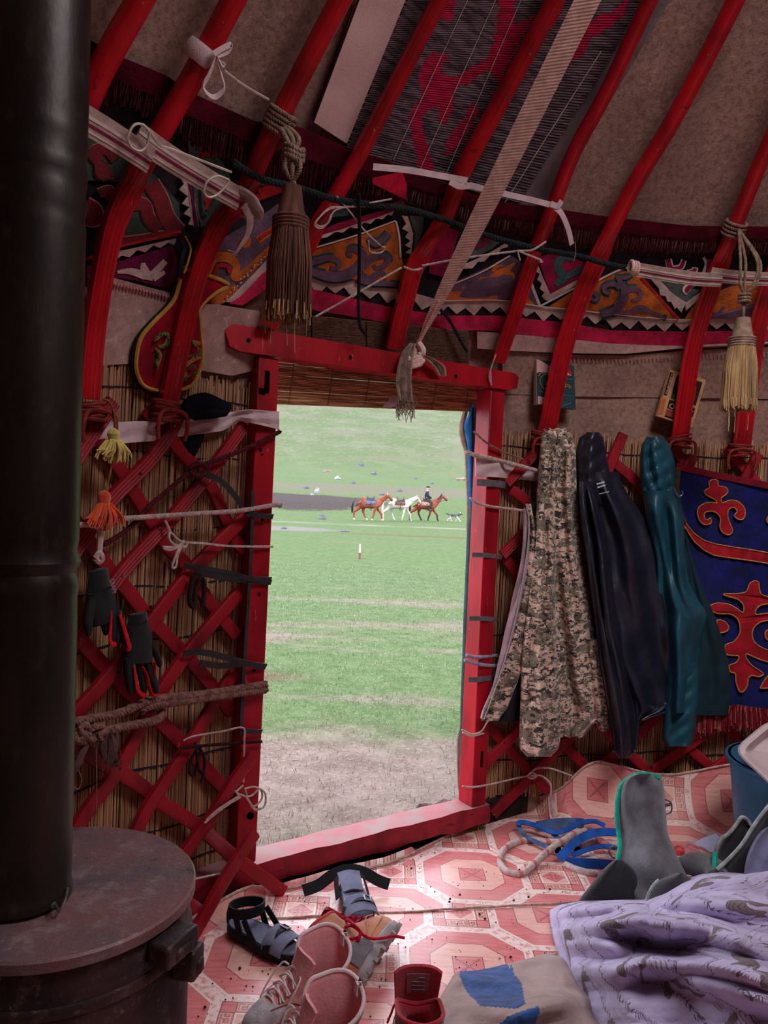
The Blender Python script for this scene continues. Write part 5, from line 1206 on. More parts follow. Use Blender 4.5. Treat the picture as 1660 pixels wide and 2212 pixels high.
def lettering(txt,name,mat,parent,p0,p1,h,nrm,lift=.002,align='LEFT'):
    cu=bpy.data.curves.new(name,'FONT'); cu.body=txt; cu.size=1.0; cu.extrude=.0; cu.align_x='LEFT'
    o=bpy.data.objects.new(name,cu); COL.objects.link(o)
    bpy.context.view_layer.update(); me=bpy.data.meshes.new_from_object(o); bpy.data.objects.remove(o)
    if not len(me.vertices): return
    xs=[v.co.x for v in me.vertices]; ys=[v.co.y for v in me.vertices]; w=max(xs)-min(xs)
    x=(V3(p1)-V3(p0)); L=x.length; x.normalize(); n=V3(nrm).normalized(); n=(n-x*n.dot(x)).normalized(); y=n.cross(x); mm=M()
    hh=max(ys)-min(ys)
    mm.add([V3(p0)+x*((v.co.x-min(xs))/w*L)+y*((v.co.y-min(ys))/hh*h)+n*lift for v in me.vertices],[tuple(p.vertices) for p in me.polygons])
    bpy.data.meshes.remove(me); return mm.build(name,mat,parent,smooth=False)
GRY=simple('grey_print',(150,150,155),.8,.2,.1,30,0)
pa,pb_=W(238,1252,.105),W(243,1284,.105); lettering('CRAFT','lettering',GRY,g1,pa,pb_,.013,WN(pa),.0)
# ================= ties on the right-hand door post =================
def tie(name,label,cat,segs,w,mat,off=.082,flat=True):
    m=M()
    for q in segs:
        C=cr([ (W(p[0],p[1],p[2] if len(p)>2 else off)) for p in q],6)
        if flat: m.ribbon(C,w,.003,lambda i,C=C:WN(C[i]))
        else: m.rope(C,w,.018)
    o=m.build(name,mat); tag(o,label,cat,'ties round the right door post'); return o
GRT=simple('grey_rubber_tape',(110,108,112),.6,.35,.2,20,.2)
tie('post_tape','grey rubber tape round the right door post just below the white band','tape',[[(1030,1042),(1050,1043,.085),(1084,1046,.06),(1092,1048,.03)]],.026,GRT)
tie('post_tape','grey rubber tape round the right door post above the twisted cord','tape',[[(1020,1199),(1045,1199,.085),(1074,1202,.06),(1084,1204,.03)]],.018,GRT)
tie('post_tape','grey rubber tape round the right door post with a rusty cord beside it','tape',[[(1014,1336),(1038,1336,.085),(1068,1338,.06),(1076,1340,.03)]],.018,GRT)
tie('post_tape','grey rubber tape round the right door post, lowest of the grey tapes','tape',[[(1012,1468),(1034,1468,.085),(1062,1464,.06),(1070,1462,.03)]],.020,GRT)
tie('post_rope','thick white rope from the door flap across the right post to the jacket','cord',[[(1008,976),(1030,984,.09),(1060,990,.085),(1110,1003,.06),(1165,1018,.05)]],.0085,ROPE_W,.085,False)
tie('post_rope','thin white cord from the door flap to the camouflage jacket zip','cord',[[(1016,1076),(1030,1086,.09),(1060,1094,.085),(1100,1099,.07),(1140,1104,.09)]],.0055,ROPE_W,.085,False)
tie('post_rope','thin frayed brown cord slanting from the door flap down to the lattice','cord',[[(1024,932),(1050,955,.09),(1085,975,.07),(1130,992,.05)]],.0042,TAN,.085,False)
tie('post_rope','blue and white twisted cords round the right door post','cord',[[(1008,1415),(1030,1420,.085),(1060,1417,.06),(1076,1416,.04)],[(1004,1426),(1030,1434,.09),(1060,1438,.065),(1078,1438,.04)]],.007,simple('blue_grey_cord',(170,168,186),.85,.15,.25,90,.3),.085,False)
tie('post_rope','white wire wound round the right door post under the jacket hem','cord',[[(998,1576),(1020,1586,.09),(1040,1580,.08),(1052,1562,.09),(1062,1548,.10)],[(1000,1582),(1020,1590,.088),(1046,1584,.075)]],.0035,WIRE,.085,False)
bow('tied_cord','white string from the foot of the right post, tied to the lattice with long ends',[[(1000,1698,.088),(1025,1700,.09),(1070,1692,.075),(1120,1680,.06),(1148,1674,.055)],[(1146,1672),(1160,1660),(1190,1660),(1236,1676)],[(1148,1676),(1170,1676),(1190,1695),(1190,1725),(1192,1750),(1196,1766)],[(1140,1676),(1150,1668),(1160,1676),(1150,1682),(1142,1678)]],.004,.07)
# felt door flap, rolled back outside the right post
df=thing('door_flap','rolled back door flap of brown felt and blue cloth outside the right post','door flap',RJ-DN*.14)
BP=RJ-DN*.115+DE*.012
def fpt(x,y,k=0): return plane_hit(x,y,BP-DN*k,DN)
m=M(); m.tube(cr([fpt(x,y,.03) for x,y in ((1013,842),(1007,880),(999,920),(1002,950),(1010,978),(1013,1040),(1015,1090),(1014,1150))],6),.013,8); m.build('felt_edge',simple('brown_felt_edge',(150,118,98),.95,.1,.3,30,.6,150,fuzz=.3),df)
BLU=simple('blue_cloth',(44,120,190),.8,.2,.25,10,.3,60)
def bl(u,v):
    y=lerp(872,1095,v); c=interp([872,895,922,945,980,1095],[1021,1018,1013,1018,1020,1022],y); w=interp([872,895,922,945,980,1095],[3,8,22,18,17,16],y)
    return fpt(c+w*(u-.5),y,.01-.012*math.sin(u*PI))
m=M(); m.sheet(bl,6,24,.004); m.build('blue_cloth',BLU,df)
m=M(); m.tube(cr([fpt(x,y,.0) for x,y in ((1026,880),(1026,1000),(1024,1090),(1019,1150),(1015,1250),(1011,1330),(1008,1420),(1004,1500),(1001,1580),(999,1660))],6),[.010,.014,.018,.019,.018,.017,.014,.010],10); m.build('rolled_edge',simple('dark_green_canvas',(60,88,90),.8,.2,.3,14,.3,60),df)
m=M(); m.tube(cr([fpt(x,y,.02) for x,y in ((1000,1560),(994,1600),(994,1680),(997,1732))],6),[.007,.012,.011,.006],8); m.build('lower_edge',simple('brown_pink_canvas',(150,108,104),.85,.2,.25,14,.3),df)
# grass sprigs at the post foot, earth mound
m=M(); R=random.Random(4)
for i in range(34):
    b=onz(990+R.uniform(0,60),1792+R.uniform(-14,10),.0); h=R.uniform(.02,.055); a=R.uniform(-.02,.02); m.tube([b,b+V3((a*.5,0,h*.6)),b+V3((a,R.uniform(-.01,.01),h))],[.0018,.0014,.0004],4)
m.tube(cr([onz(1072,1760,.02),onz(1069,1760,.06),onz(1064,1760,.105)],4),[.0022,.0016,.0005],4)
o=m.build('grass_sprigs',simple('fresh_grass',(110,160,50),.7,.2,.3,40,0)); tag(o,'fresh green grass growing inside between the threshold and the linoleum','grass',kind='stuff')
m=M(); c=plane_hit(940,1742,LJ-DN*.2,DN)
m.grid(lambda u,v:V3((c.x+(u-.5)*.42*DE.x-(v-.5)*.2*DN.x,c.y+(u-.5)*.42*DE.y-(v-.5)*.2*DN.y,-.03+.085*(math.sin(u*PI)*math.sin(v*PI))**.7*(1+.3*noise3(u*14,v*9,1)))),30,14); o=m.build('earth_mound',simple('grey_earth',(132,112,108),.95,.1,.4,30,1.0,60)); tag(o,'low mound of grey earth outside the threshold beside the right post','earth')
# ================= books tucked behind the poles =================
def book(label,cat,corners,off,t,mats,pages):
    P=[W(x,y,off) for x,y in corners]   # tl,tr,br,bl
    root=thing('book',label,cat,(P[2]+P[3])/2); n=WN((P[0]+P[2])/2)
    ex=(P[1]-P[0]).normalized(); n=(n-ex*n.dot(ex)).normalized()
    # flatten to one plane
    c=(P[0]+P[1]+P[2]+P[3])/4; P=[p-n*(p-c).dot(n) for p in P]
    m=M(); m.prism([p+(c-p)*.02-n*t*.92 for p in P][::-1],n*t*.86); m.build('pages',pages,root,smooth=False)
    m=M(); m.prism(P[::-1],n*.0015); m.build('front_cover',mats[0],root,smooth=False)
    m=M(); m.prism([p-n*t for p in P][::-1],n*.0015); m.build('back_cover',mats[0],root,smooth=False)
    m=M(); m.prism([P[0],P[0]-n*t,P[3]-n*t,P[3]],-ex*.0015); m.build('spine',mats[1],root,smooth=False)
    def pt(u,v): return P[0].lerp(P[1],u).lerp(P[3].lerp(P[2],u),v)
    return root,pt,n
def quadp(root,pt,n,name,mat,qs,lift=.0022,t=.0006):
    m=M(); m.prism([pt(u,v)+n*lift for u,v in qs][::-1],n*t); return m.build(name,mat,root,smooth=False)
PAGE=simple('yellowed_pages',(206,176,146),.9,.1,.2,60,.2,300,stretch=(1,1,8)); TEALB=simple('teal_cover',(30,66,72),.55,.35,.3,10,.15); WHB=simple('worn_white_cover',(214,160,164),.8,.2,.15,12,.2)
b1,p1,n1=book('green dictionary with torn pale corners tucked behind a red pole','book',[(1167,774),(1248,788),(1237,886),(1152,876)],-.004,.022,(TEALB,PAGE),PAGE)
quadp(b1,p1,n1,'torn_patch',WHB,[(.0,.0),(.12,.02),(.42,.14),(.9,.18),(.92,.24),(.5,.25),(.08,.27),(0,.30)]); quadp(b1,p1,n1,'torn_patch',WHB,[(.02,.80),(.3,.83),(.3,.97),(.02,.98)]); quadp(b1,p1,n1,'red_tear',F_RED,[(.80,.06),(.86,.10),(.95,.20),(.86,.22),(.82,.14)],.003)
GOLD=simple('gold_print',(196,150,84),.5,.4,.2,30,0); 
m=M(); m.tube([p1(.28+.20*math.cos(a),.47+.17*math.sin(a))+n1*.003 for a in [PI*.35+k*PI*1.3/24 for k in range(25)]],.0016,5); m.build('emblem',GOLD,b1)
m=M(); m.tube([p1(u,v)+n1*.003 for u,v in ((.04,.37),(.10,.29),(.22,.28),(.27,.25),(.30,.31),(.34,.31))],.0015,5); m.build('emblem',GOLD,b1)
lettering('СЛОВАРЬ','lettering',GOLD,b1,p1(.22,.55)+n1*.0,p1(.90,.53),.016,n1,.003)
lettering('русско-киргизский','lettering',GRY,b1,p1(.46,.34),p1(.92,.34),.006,n1,.003)
for q in ([(.62,.70),(.94,.71)],[(.62,.97),(.88,.86)],[(.06,.70),(.30,.70)]):
    m=M(); m.tube([p1(*q[0])+n1*.003,p1(*q[1])+n1*.003],.0009,4); m.build('printed_line',GRY,b1)
CRM=simple('cream_cover',(206,150,104),.7,.25,.2,20,.15); DKB=simple('dark_print',(44,18,26),.7,.25,.2,20,0); ORB=simple('orange_print',(196,100,48),.7,.25,.2,20,0); OLV=simple('olive_print',(110,100,84),.7,.25,.4,50,0); RUS=simple('russet_print',(150,60,44),.7,.25,.2,20,0); GNB=simple('green_print',(34,84,60),.7,.25,.2,20,0)
b2,p2,n2=book('tilted cream and dark paperback with big white letters tucked behind a red pole','book',[(1456,797),(1533,819),(1490,924),(1414,900)],-.002,.020,(CRM,CRM),PAGE)
quadp(b2,p2,n2,'spine_block',DKB,[(.0,.05),(.09,.05),(.09,.54),(.0,.54)]); quadp(b2,p2,n2,'spine_block',ORB,[(.0,.62),(.10,.60),(.10,.94),(.0,.96)])
quadp(b2,p2,n2,'picture',DKB,[(.20,.07),(.92,.07),(.92,.56),(.20,.56)]); quadp(b2,p2,n2,'picture_detail',OLV,[(.56,.10),(.70,.08),(.66,.30),(.56,.40)],.0032); quadp(b2,p2,n2,'picture_detail',GNB,[(.20,.46),(.34,.44),(.34,.56),(.20,.57)],.0032); quadp(b2,p2,n2,'picture_detail',RUS,[(.72,.20),(.80,.18),(.84,.46),(.68,.48)],.0032)
quadp(b2,p2,n2,'title_block',DKB,[(.18,.60),(.93,.62),(.93,.80),(.18,.78)]); quadp(b2,p2,n2,'title_block',RUS,[(.18,.80),(.55,.81),(.55,.92),(.18,.92)]); quadp(b2,p2,n2,'title_block',DKB,[(.18,.93),(.93,.93),(.93,.97),(.18,.97)])
lettering('ОЛ ТТ','lettering',simple('white_print',(226,196,190),.7,.25,.1,20,0),b2,p2(.22,.765),p2(.90,.785),.020,n2,.004); lettering('МЗК','lettering',RUS,b2,p2(.62,.615),p2(.92,.62),.008,n2,.004)
lettering('ЛЬВОВИЧ','lettering',simple('white_print2',(226,196,190),.7,.25,.1,20,0),b2,p2(.08,.52),p2(.08,.08),.007,n2,.0035)
# ================= clothes and hanging on the right =================
def drape(name,mat,parent,rows,off,bulge,folds,nu=40,nv=46,t=.004,seed=1,edge=0.0,sub=0):
    # rows: (y, left x, right x) in the photo; the cloth bows out from the wall and falls in folds
    R=random.Random(seed); ys=[r[0] for r in rows]; xl=[r[1] for r in rows]; xr=[r[2] for r in rows]
    ph=[R.uniform(0,6) for _ in range(6)]
    def sp(xs,y):   # smooth interpolation
        for i in range(len(ys)-1):
            if y<=ys[i+1]:
                q=(y-ys[i])/(ys[i+1]-ys[i]); a=xs[max(0,i-1)];b=xs[i];c=xs[i+1];d=xs[min(len(xs)-1,i+2)]
                return .5*((2*b)+(c-a)*q+(2*a-5*b+4*c-d)*q*q+(3*b-a-3*c+d)*q**3)
        return xs[-1]
    def fn(u,v):
        y=lerp(ys[0],ys[-1],v); a=sp(xl,y); b=sp(xr,y); x=lerp(a,b,u)
        o=off(y,u) if callable(off) else off
        f=0
        for k,(fr,am,sl) in enumerate(folds): f+=am*math.sin(u*fr*2*PI+v*sl+ph[k%6]+.6*math.sin(v*5+ph[(k+1)%6]))
        c=math.sin(PI*u)**.45 if 0<u<1 else 0
        o2=o+bulge*c+f*c*sm(0,.12,v)+.004*math.sin(v*31+u*9+ph[3])*c
        return W(x,y+edge*math.sin(u*17+ph[2]),o2)
    m=M(); m.sheet(fn,nu,nv,t); return m.build(name,mat,parent,sub=sub)
CAMO=Mt('camouflage_cloth',.85,.2)
x,y,z=CAMO.xyz('Position'); px_=.0032
q=CAMO.vec((x*(1/px_)).floor()*px_,(y*(1/px_)).floor()*px_,(z*(1/px_)).floor()*px_)
n1=CAMO.noise(15,3,vec=q,rough=.62,stretch=(1,1,1.7),dist=.8); n2=CAMO.noise(21,3,vec=q,rough=.65,stretch=(1,1,2.2),dist=.8); n3=CAMO.noise(30,3,vec=q,rough=.6,stretch=(1,1,2.2),dist=.6)
c=CAMO.mix(n1>.51,(206,172,154),(126,112,94)); c=CAMO.mix(n2>.56,c,(88,78,66)); c=CAMO.mix((n3>.57)*(n1<.60),c,(40,34,33)); c=CAMO.mix(n2<.38,c,(226,202,190))
CAMO.base(c); CAMO.bump(CAMO.noise(9,4,'Position'),.5,.012); CAMO.fuzz(.15)
LINP=simple('pinkish_lining',(176,140,150),.9,.1,.2,16,.4,80,fuzz=.3); CAMD=simple('black_lining',(34,32,34),.9,.15,.3,20,.4,80)
cj=thing('camouflage_jacket','camouflage jacket hanging from the lattice beside the right door post','jacket',W(1200,1600,.08))
drape('back_panel',CAMD,cj,[(1085,1138,1168),(1200,1134,1168),(1300,1118,1160),(1400,1098,1160),(1500,1078,1150),(1558,1070,1140)],.055,.02,[(2,.008,1)],16,30,seed=4)
drape('body',CAMO,cj,[(926,1176,1222),(945,1170,1238),(965,1168,1243),(1040,1163,1245),(1090,1160,1247),(1200,1163,1256),(1300,1166,1272),(1400,1172,1288),(1480,1178,1299),(1540,1190,1306),(1592,1206,1262)],lambda y,u:interp([926,1000,1200,1592],[.05,.065,.075,.08],y),.045,[(1.5,.018,2),(3,.012,-3),(5,.005,4)],60,80,seed=2,edge=1.5)
drape('far_sleeve',CAMO,cj,[(1380,1262,1294),(1440,1268,1308),(1500,1272,1316),(1560,1286,1318),(1580,1298,1314)],.09,.035,[(2,.008,2)],20,26,seed=7)
drape('near_sleeve',CAMO,cj,[(1075,1164,1196),(1120,1158,1200),(1180,1156,1202),(1300,1142,1200),(1400,1130,1203),(1500,1126,1210),(1580,1124,1211),(1618,1125,1206),(1634,1140,1190)],lambda y,u:interp([1075,1200,1634],[.085,.105,.12],y),.055,[(1,.010,3),(2.5,.008,-4)],44,80,seed=3)
drape('front_flap',CAMO,cj,[(1088,1137,1147),(1150,1146,1158),(1250,1136,1160),(1350,1116,1148),(1450,1083,1126),(1530,1052,1096),(1557,1042,1076)],.105,.012,[(1,.006,4)],14,50,seed=5)
drape('lining',LINP,cj,[(1098,1133,1141),(1200,1128,1144),(1300,1106,1130),(1400,1084,1112),(1480,1066,1088),(1552,1039,1050)],.097,.012,[(1.5,.008,9)],14,60,seed=6,edge=2)
m=M(); m.tube(cr(wpath([(1139,1090,.122),(1144,1140,.122),(1136,1220,.124),(1118,1320,.124),(1096,1410,.122),(1070,1490,.12),(1046,1554,.118)],.12),8),.0028,6); m.build('zip',simple('zip_teeth',(170,160,158),.5,.4,.2,200,0),cj)
m=M(); m.tube(cr(wpath([(1206,930,.10),(1210,945,.11),(1200,965,.12),(1190,1000,.12),(1184,1030,.12)],.1),6),.006,6); m.build('collar_edge',CAMO,cj)
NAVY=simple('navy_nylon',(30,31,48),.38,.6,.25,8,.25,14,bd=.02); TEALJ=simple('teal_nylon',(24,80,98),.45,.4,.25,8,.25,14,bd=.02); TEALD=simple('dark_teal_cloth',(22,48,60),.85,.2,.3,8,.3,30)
nj=thing('navy_jacket','dark navy jacket hanging between the camouflage jacket and the teal jacket','jacket',W(1370,1600,.08))
drape('hood',NAVY,nj,[(934,1270,1294),(945,1254,1303),(975,1246,1308),(1020,1247,1318),(1060,1250,1330),(1090,1258,1345)],.05,.05,[(1.5,.010,2)],30,26,seed=12)
drape('body',NAVY,nj,[(1020,1256,1335),(1060,1252,1352),(1100,1254,1380),(1150,1264,1408),(1200,1270,1424),(1280,1278,1440),(1350,1290,1454),(1434,1300,1466),(1500,1330,1478),(1530,1350,1470),(1556,1372,1392)],lambda y,u:interp([1020,1200,1556],[.06,.09,.10],y),.035,[(1.4,.024,2),(3,.012,-2)],50,70,seed=11)
drape('sleeve',NAVY,nj,[(1040,1253,1276),(1080,1252,1290),(1140,1258,1306),(1200,1268,1318),(1272,1277,1326),(1350,1288,1338),(1434,1297,1362),(1500,1308,1376),(1552,1317,1382),(1600,1325,1378),(1626,1328,1372),(1638,1340,1356)],lambda y,u:interp([1040,1200,1638],[.085,.115,.120],y),.085,[(1.2,.036,3.2),(2.7,.020,-2)],64,90,seed=13)
m=M()
for (x,y,w) in ((1289,1044,17),(1291,1051,17),(1294,1065,22)): stroke_m(m,[(x,y+2),(x+w,y-3)],3 if w<20 else 1.2,.142)
m.build('printed_label',simple('white_print3',(196,196,204),.7,.2,.1,30,0),nj)
m=M()
for q in ((1438,1520),(1372,1622),(1326,1622)): c=W(*q,.15); m.lathe([(0,.004),(.005,.003),(.006,0)],c,WN(c),8)
m.build('snap_button',STEEL,nj)
tj=thing('teal_jacket','teal jacket hanging between the navy jacket and the blue embroidered hanging','jacket',W(1460,1600,.08))
drape('hood',TEALJ,tj,[(944,1398,1432),(960,1388,1446),(1000,1383,1458),(1040,1385,1462),(1070,1390,1458),(1090,1404,1440)],.05,.075,[(2,.012,4),(3,.008,-5)],30,30,seed=22)
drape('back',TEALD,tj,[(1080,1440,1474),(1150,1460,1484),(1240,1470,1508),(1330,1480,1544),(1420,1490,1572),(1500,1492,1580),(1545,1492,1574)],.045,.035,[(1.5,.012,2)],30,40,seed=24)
drape('body',TEALJ,tj,[(1060,1390,1470),(1120,1398,1478),(1200,1416,1480),(1260,1420,1490),(1290,1422,1504),(1325,1424,1526),(1360,1428,1520),(1400,1436,1512),(1480,1440,1510),(1540,1436,1506)],lambda y,u:interp([1060,1300,1540],[.06,.08,.08],y),.085,[(1.1,.030,4.5),(2.3,.016,-3)],44,70,seed=21)
drape('sleeve',TEALJ,tj,[(1430,1446,1508),(1500,1438,1510),(1560,1434,1504),(1596,1432,1498),(1612,1440,1492)],.10,.05,[(1.2,.010,2)],30,30,seed=23)
m=M(); m.tube(cr(wpath([(1456,1052,.13),(1462,1066,.13),(1470,1072,.13),(1476,1066,.13),(1474,1060,.13)],.13),5),.0028,6); m.build('hook',STEEL,tj)
# embroidered blue hanging
VEL=simple('royal_blue_velvet',(12,20,92),.85,.1,.35,14,.6,40,fuzz=.1,bd=.01); VRED=simple('red_velvet',(164,14,32),.85,.1,.25,14,.4,60,fuzz=.08); GOLDT=simple('gold_braid',(196,130,60),.55,.4,.3,120,.3,300)
tk=thing('embroidered_hanging','royal blue velvet hanging with red horn motifs and a fringe at the right edge','wall hanging',W(1600,1580,.05))
def hang(u,v):
    x=lerp(1462,1720,u); y=lerp(interp([1462,1530,1660,1720],[1006,1022,1048,1056],x),interp([1462,1590,1660,1720],[1545,1524,1534,1540],x),v); return W(x,y,.048+.010*math.sin(u*9+v*2)+.004*math.sin(v*14+u*5))
m=M(); m.sheet(hang,40,44,.005); m.build('velvet',VEL,tk)
def onh(x,y,k=.006): return W(x,y,.048+.010*math.sin((x-1462)/258*9+2*(y-1010)/520)+k)
def motif(poly,name,mat,lift=.008):
    m=M(); P=[onh(x,y,lift) for x,y in poly]; 
    a=sum((poly[i][0]*poly[(i+1)%len(poly)][1]-poly[(i+1)%len(poly)][0]*poly[i][1]) for i in range(len(poly)))
    if a>0: P=P[::-1]
    m.prism(P,lambda p:WN(p)*.004); o=m.build(name,mat,tk,smooth=False)
    m=M(); m.tube(cr([onh(x,y,lift+.004) for x,y in poly],3,True),.0028,5,closed=True); e=m.build('gold_outline',GOLDT); e.parent=o; e.location=V3(e.location)-wloc(o)
s=.2895
def zz(l): return [(1440+x*s,980+y*s) for x,y in l]
def spoly(l,k=3): return [(p.x,p.y) for p in cr([V3((x,y,0)) for x,y in l],k,True)]
motif(spoly(zz([(350,192),(385,205),(390,240),(440,250),(460,280),(440,310),(412,330),(420,365),(470,350),(530,355),(580,400),(590,450),(570,490),(530,485),(510,460),(530,430),(500,400),(465,420),(460,470),(480,530),(495,570),(470,605),(420,585),(400,540),(405,490),(385,450),(340,430),(290,440),(285,480),(310,495),(330,480),(335,515),(300,530),(260,515),(235,460),(240,405),(290,370),(350,365),(375,370),(365,345),(300,310),(285,280),(310,262),(322,250),(320,215)]),2),'horn_motif',VRED)
motif(spoly(zz([(655,950),(690,965),(705,1045),(780,1070),(860,1080),(900,1110),(760,1120),(690,1140),(665,1185),(680,1200),(760,1190),(860,1200),(900,1240),(760,1245),(690,1265),(645,1320),(650,1390),(700,1440),(800,1480),(900,1500),(900,1570),(760,1555),(660,1520),(600,1495),(600,1530),(640,1580),(700,1620),(725,1645),(690,1665),(640,1655),(612,1680),(605,1730),(575,1775),(545,1770),(520,1700),(515,1640),(480,1630),(470,1580),(520,1560),(540,1510),(455,1500),(440,1430),(500,1405),(545,1350),(550,1290),(530,1230),(470,1195),(400,1195),(330,1170),(320,1140),(380,1115),(470,1125),(540,1165),(575,1185),(575,1130),(530,1085),(440,1060),(440,1045),(520,1045),(595,1030),(620,975)]),2),'horn_motif',VRED)
motif(spoly(zz([(380,1245),(430,1250),(465,1290),(450,1325),(400,1335),(380,1300)]),2),'horn_motif',VRED); motif(spoly(zz([(750,1320),(800,1310),(830,1350),(800,1390),(750,1385),(738,1350)]),2),'horn_motif',VRED); motif(spoly(zz([(705,1740),(760,1660),(800,1680),(780,1740),(720,1750)]),2),'horn_motif',VRED); motif(spoly(zz([(760,470),(800,480),(800,530),(755,510)]),2),'horn_motif',VRED)
def swag(u,v):
    x=lerp(1478,1720,u); y=interp([1478,1488,1500,1520,1545,1580,1620,1660,1720],[1128,1142,1156,1170,1178,1184,1190,1197,1204],x)+lerp(-3,interp([1478,1500,1540,1660],[8,14,22,20],x),v); return onh(x,y,.010+.003*math.sin(u*60))
m=M(); m.sheet(swag,60,3,.005); m.build('swag_border',VRED,tk)
for v in (0,1): m=M(); m.tube([swag(i/60,v)+WN(swag(i/60,v))*.004 for i in range(61)],.003,5); m.build('gold_outline',GOLDT,tk)
m=M(); m.sheet(lambda u,v: onh(lerp(1462,1720,u),interp([1462,1530,1660,1720],[1004,1020,1046,1054],lerp(1462,1720,u))+v*14-4,.008),40,2,.006); m.build('top_border',simple('dark_red_trim',(120,14,34),.85,.15,.25,20,.3,80),tk)
m=M(); m.tube(cr([onh(x,y,.012) for x,y in ((1466,1010),(1464,1060),(1470,1100),(1480,1130))],5),.010,7); m.build('side_braid',simple('brown_braid',(92,60,36),.8,.2,.4,60,.4),tk)
m=M(); R=random.Random(6)
for i in range(330):
    x=1495+R.random()*225; y0=interp([1495,1590,1660,1720],[1542,1522,1532,1540],x); a=onh(x,y0,.008+R.uniform(-.004,.006)); b=onh(x+R.uniform(-5,5),y0+R.uniform(40,56),.008+R.uniform(-.004,.014)); m.tube([a,a.lerp(b,.5)+V3((R.uniform(-.004,.004),0,0)),b],.0024,4,mi=0 if R.random()<.7 else 1)
o=m.build('fringe',[simple('crimson_fringe',(136,16,40),.8,.2,.3,60,0),simple('glitter_fringe',(210,130,110),.35,.5,.4,100,0,metal=.3)],tk); tag(o,kind='stuff')
# ================= footwear =================
def xf(m,mat): m.v=[tuple(mat@V3(v)) for v in m.v]; return m
def place(p0,p1,z=.02,roll=0.0,pitch=0.0,mid=None):
    # local X from heel (-.13) to toe (+.15); p0 heel, p1 toe on the floor
    d=V3((p1.x-p0.x,p1.y-p0.y,0)); a=math.atan2(d.y,d.x); c=mid or (V3((p0.x,p0.y,0))*.54+V3((p1.x,p1.y,0))*.46); c.z=z
    return Matrix.Translation(c)@Matrix.Rotation(a,4,'Z')@Matrix.Rotation(pitch,4,'Y')@Matrix.Rotation(roll,4,'X')
def outline(a,xb,xf_,w,cx=0.0,p=2.3,skew=.0):
    c,s_=math.cos(a),math.sin(a); x=cx+(xf_ if c>0 else xb)*abs(c)**(2/p)*(1 if c>0 else -1); y=w*abs(s_)**(2/p)*(1 if s_>0 else -1)
    # waist of the foot
    y*=1-.16*math.exp(-((x+.03)/.05)**2)
    return x,y+skew*x
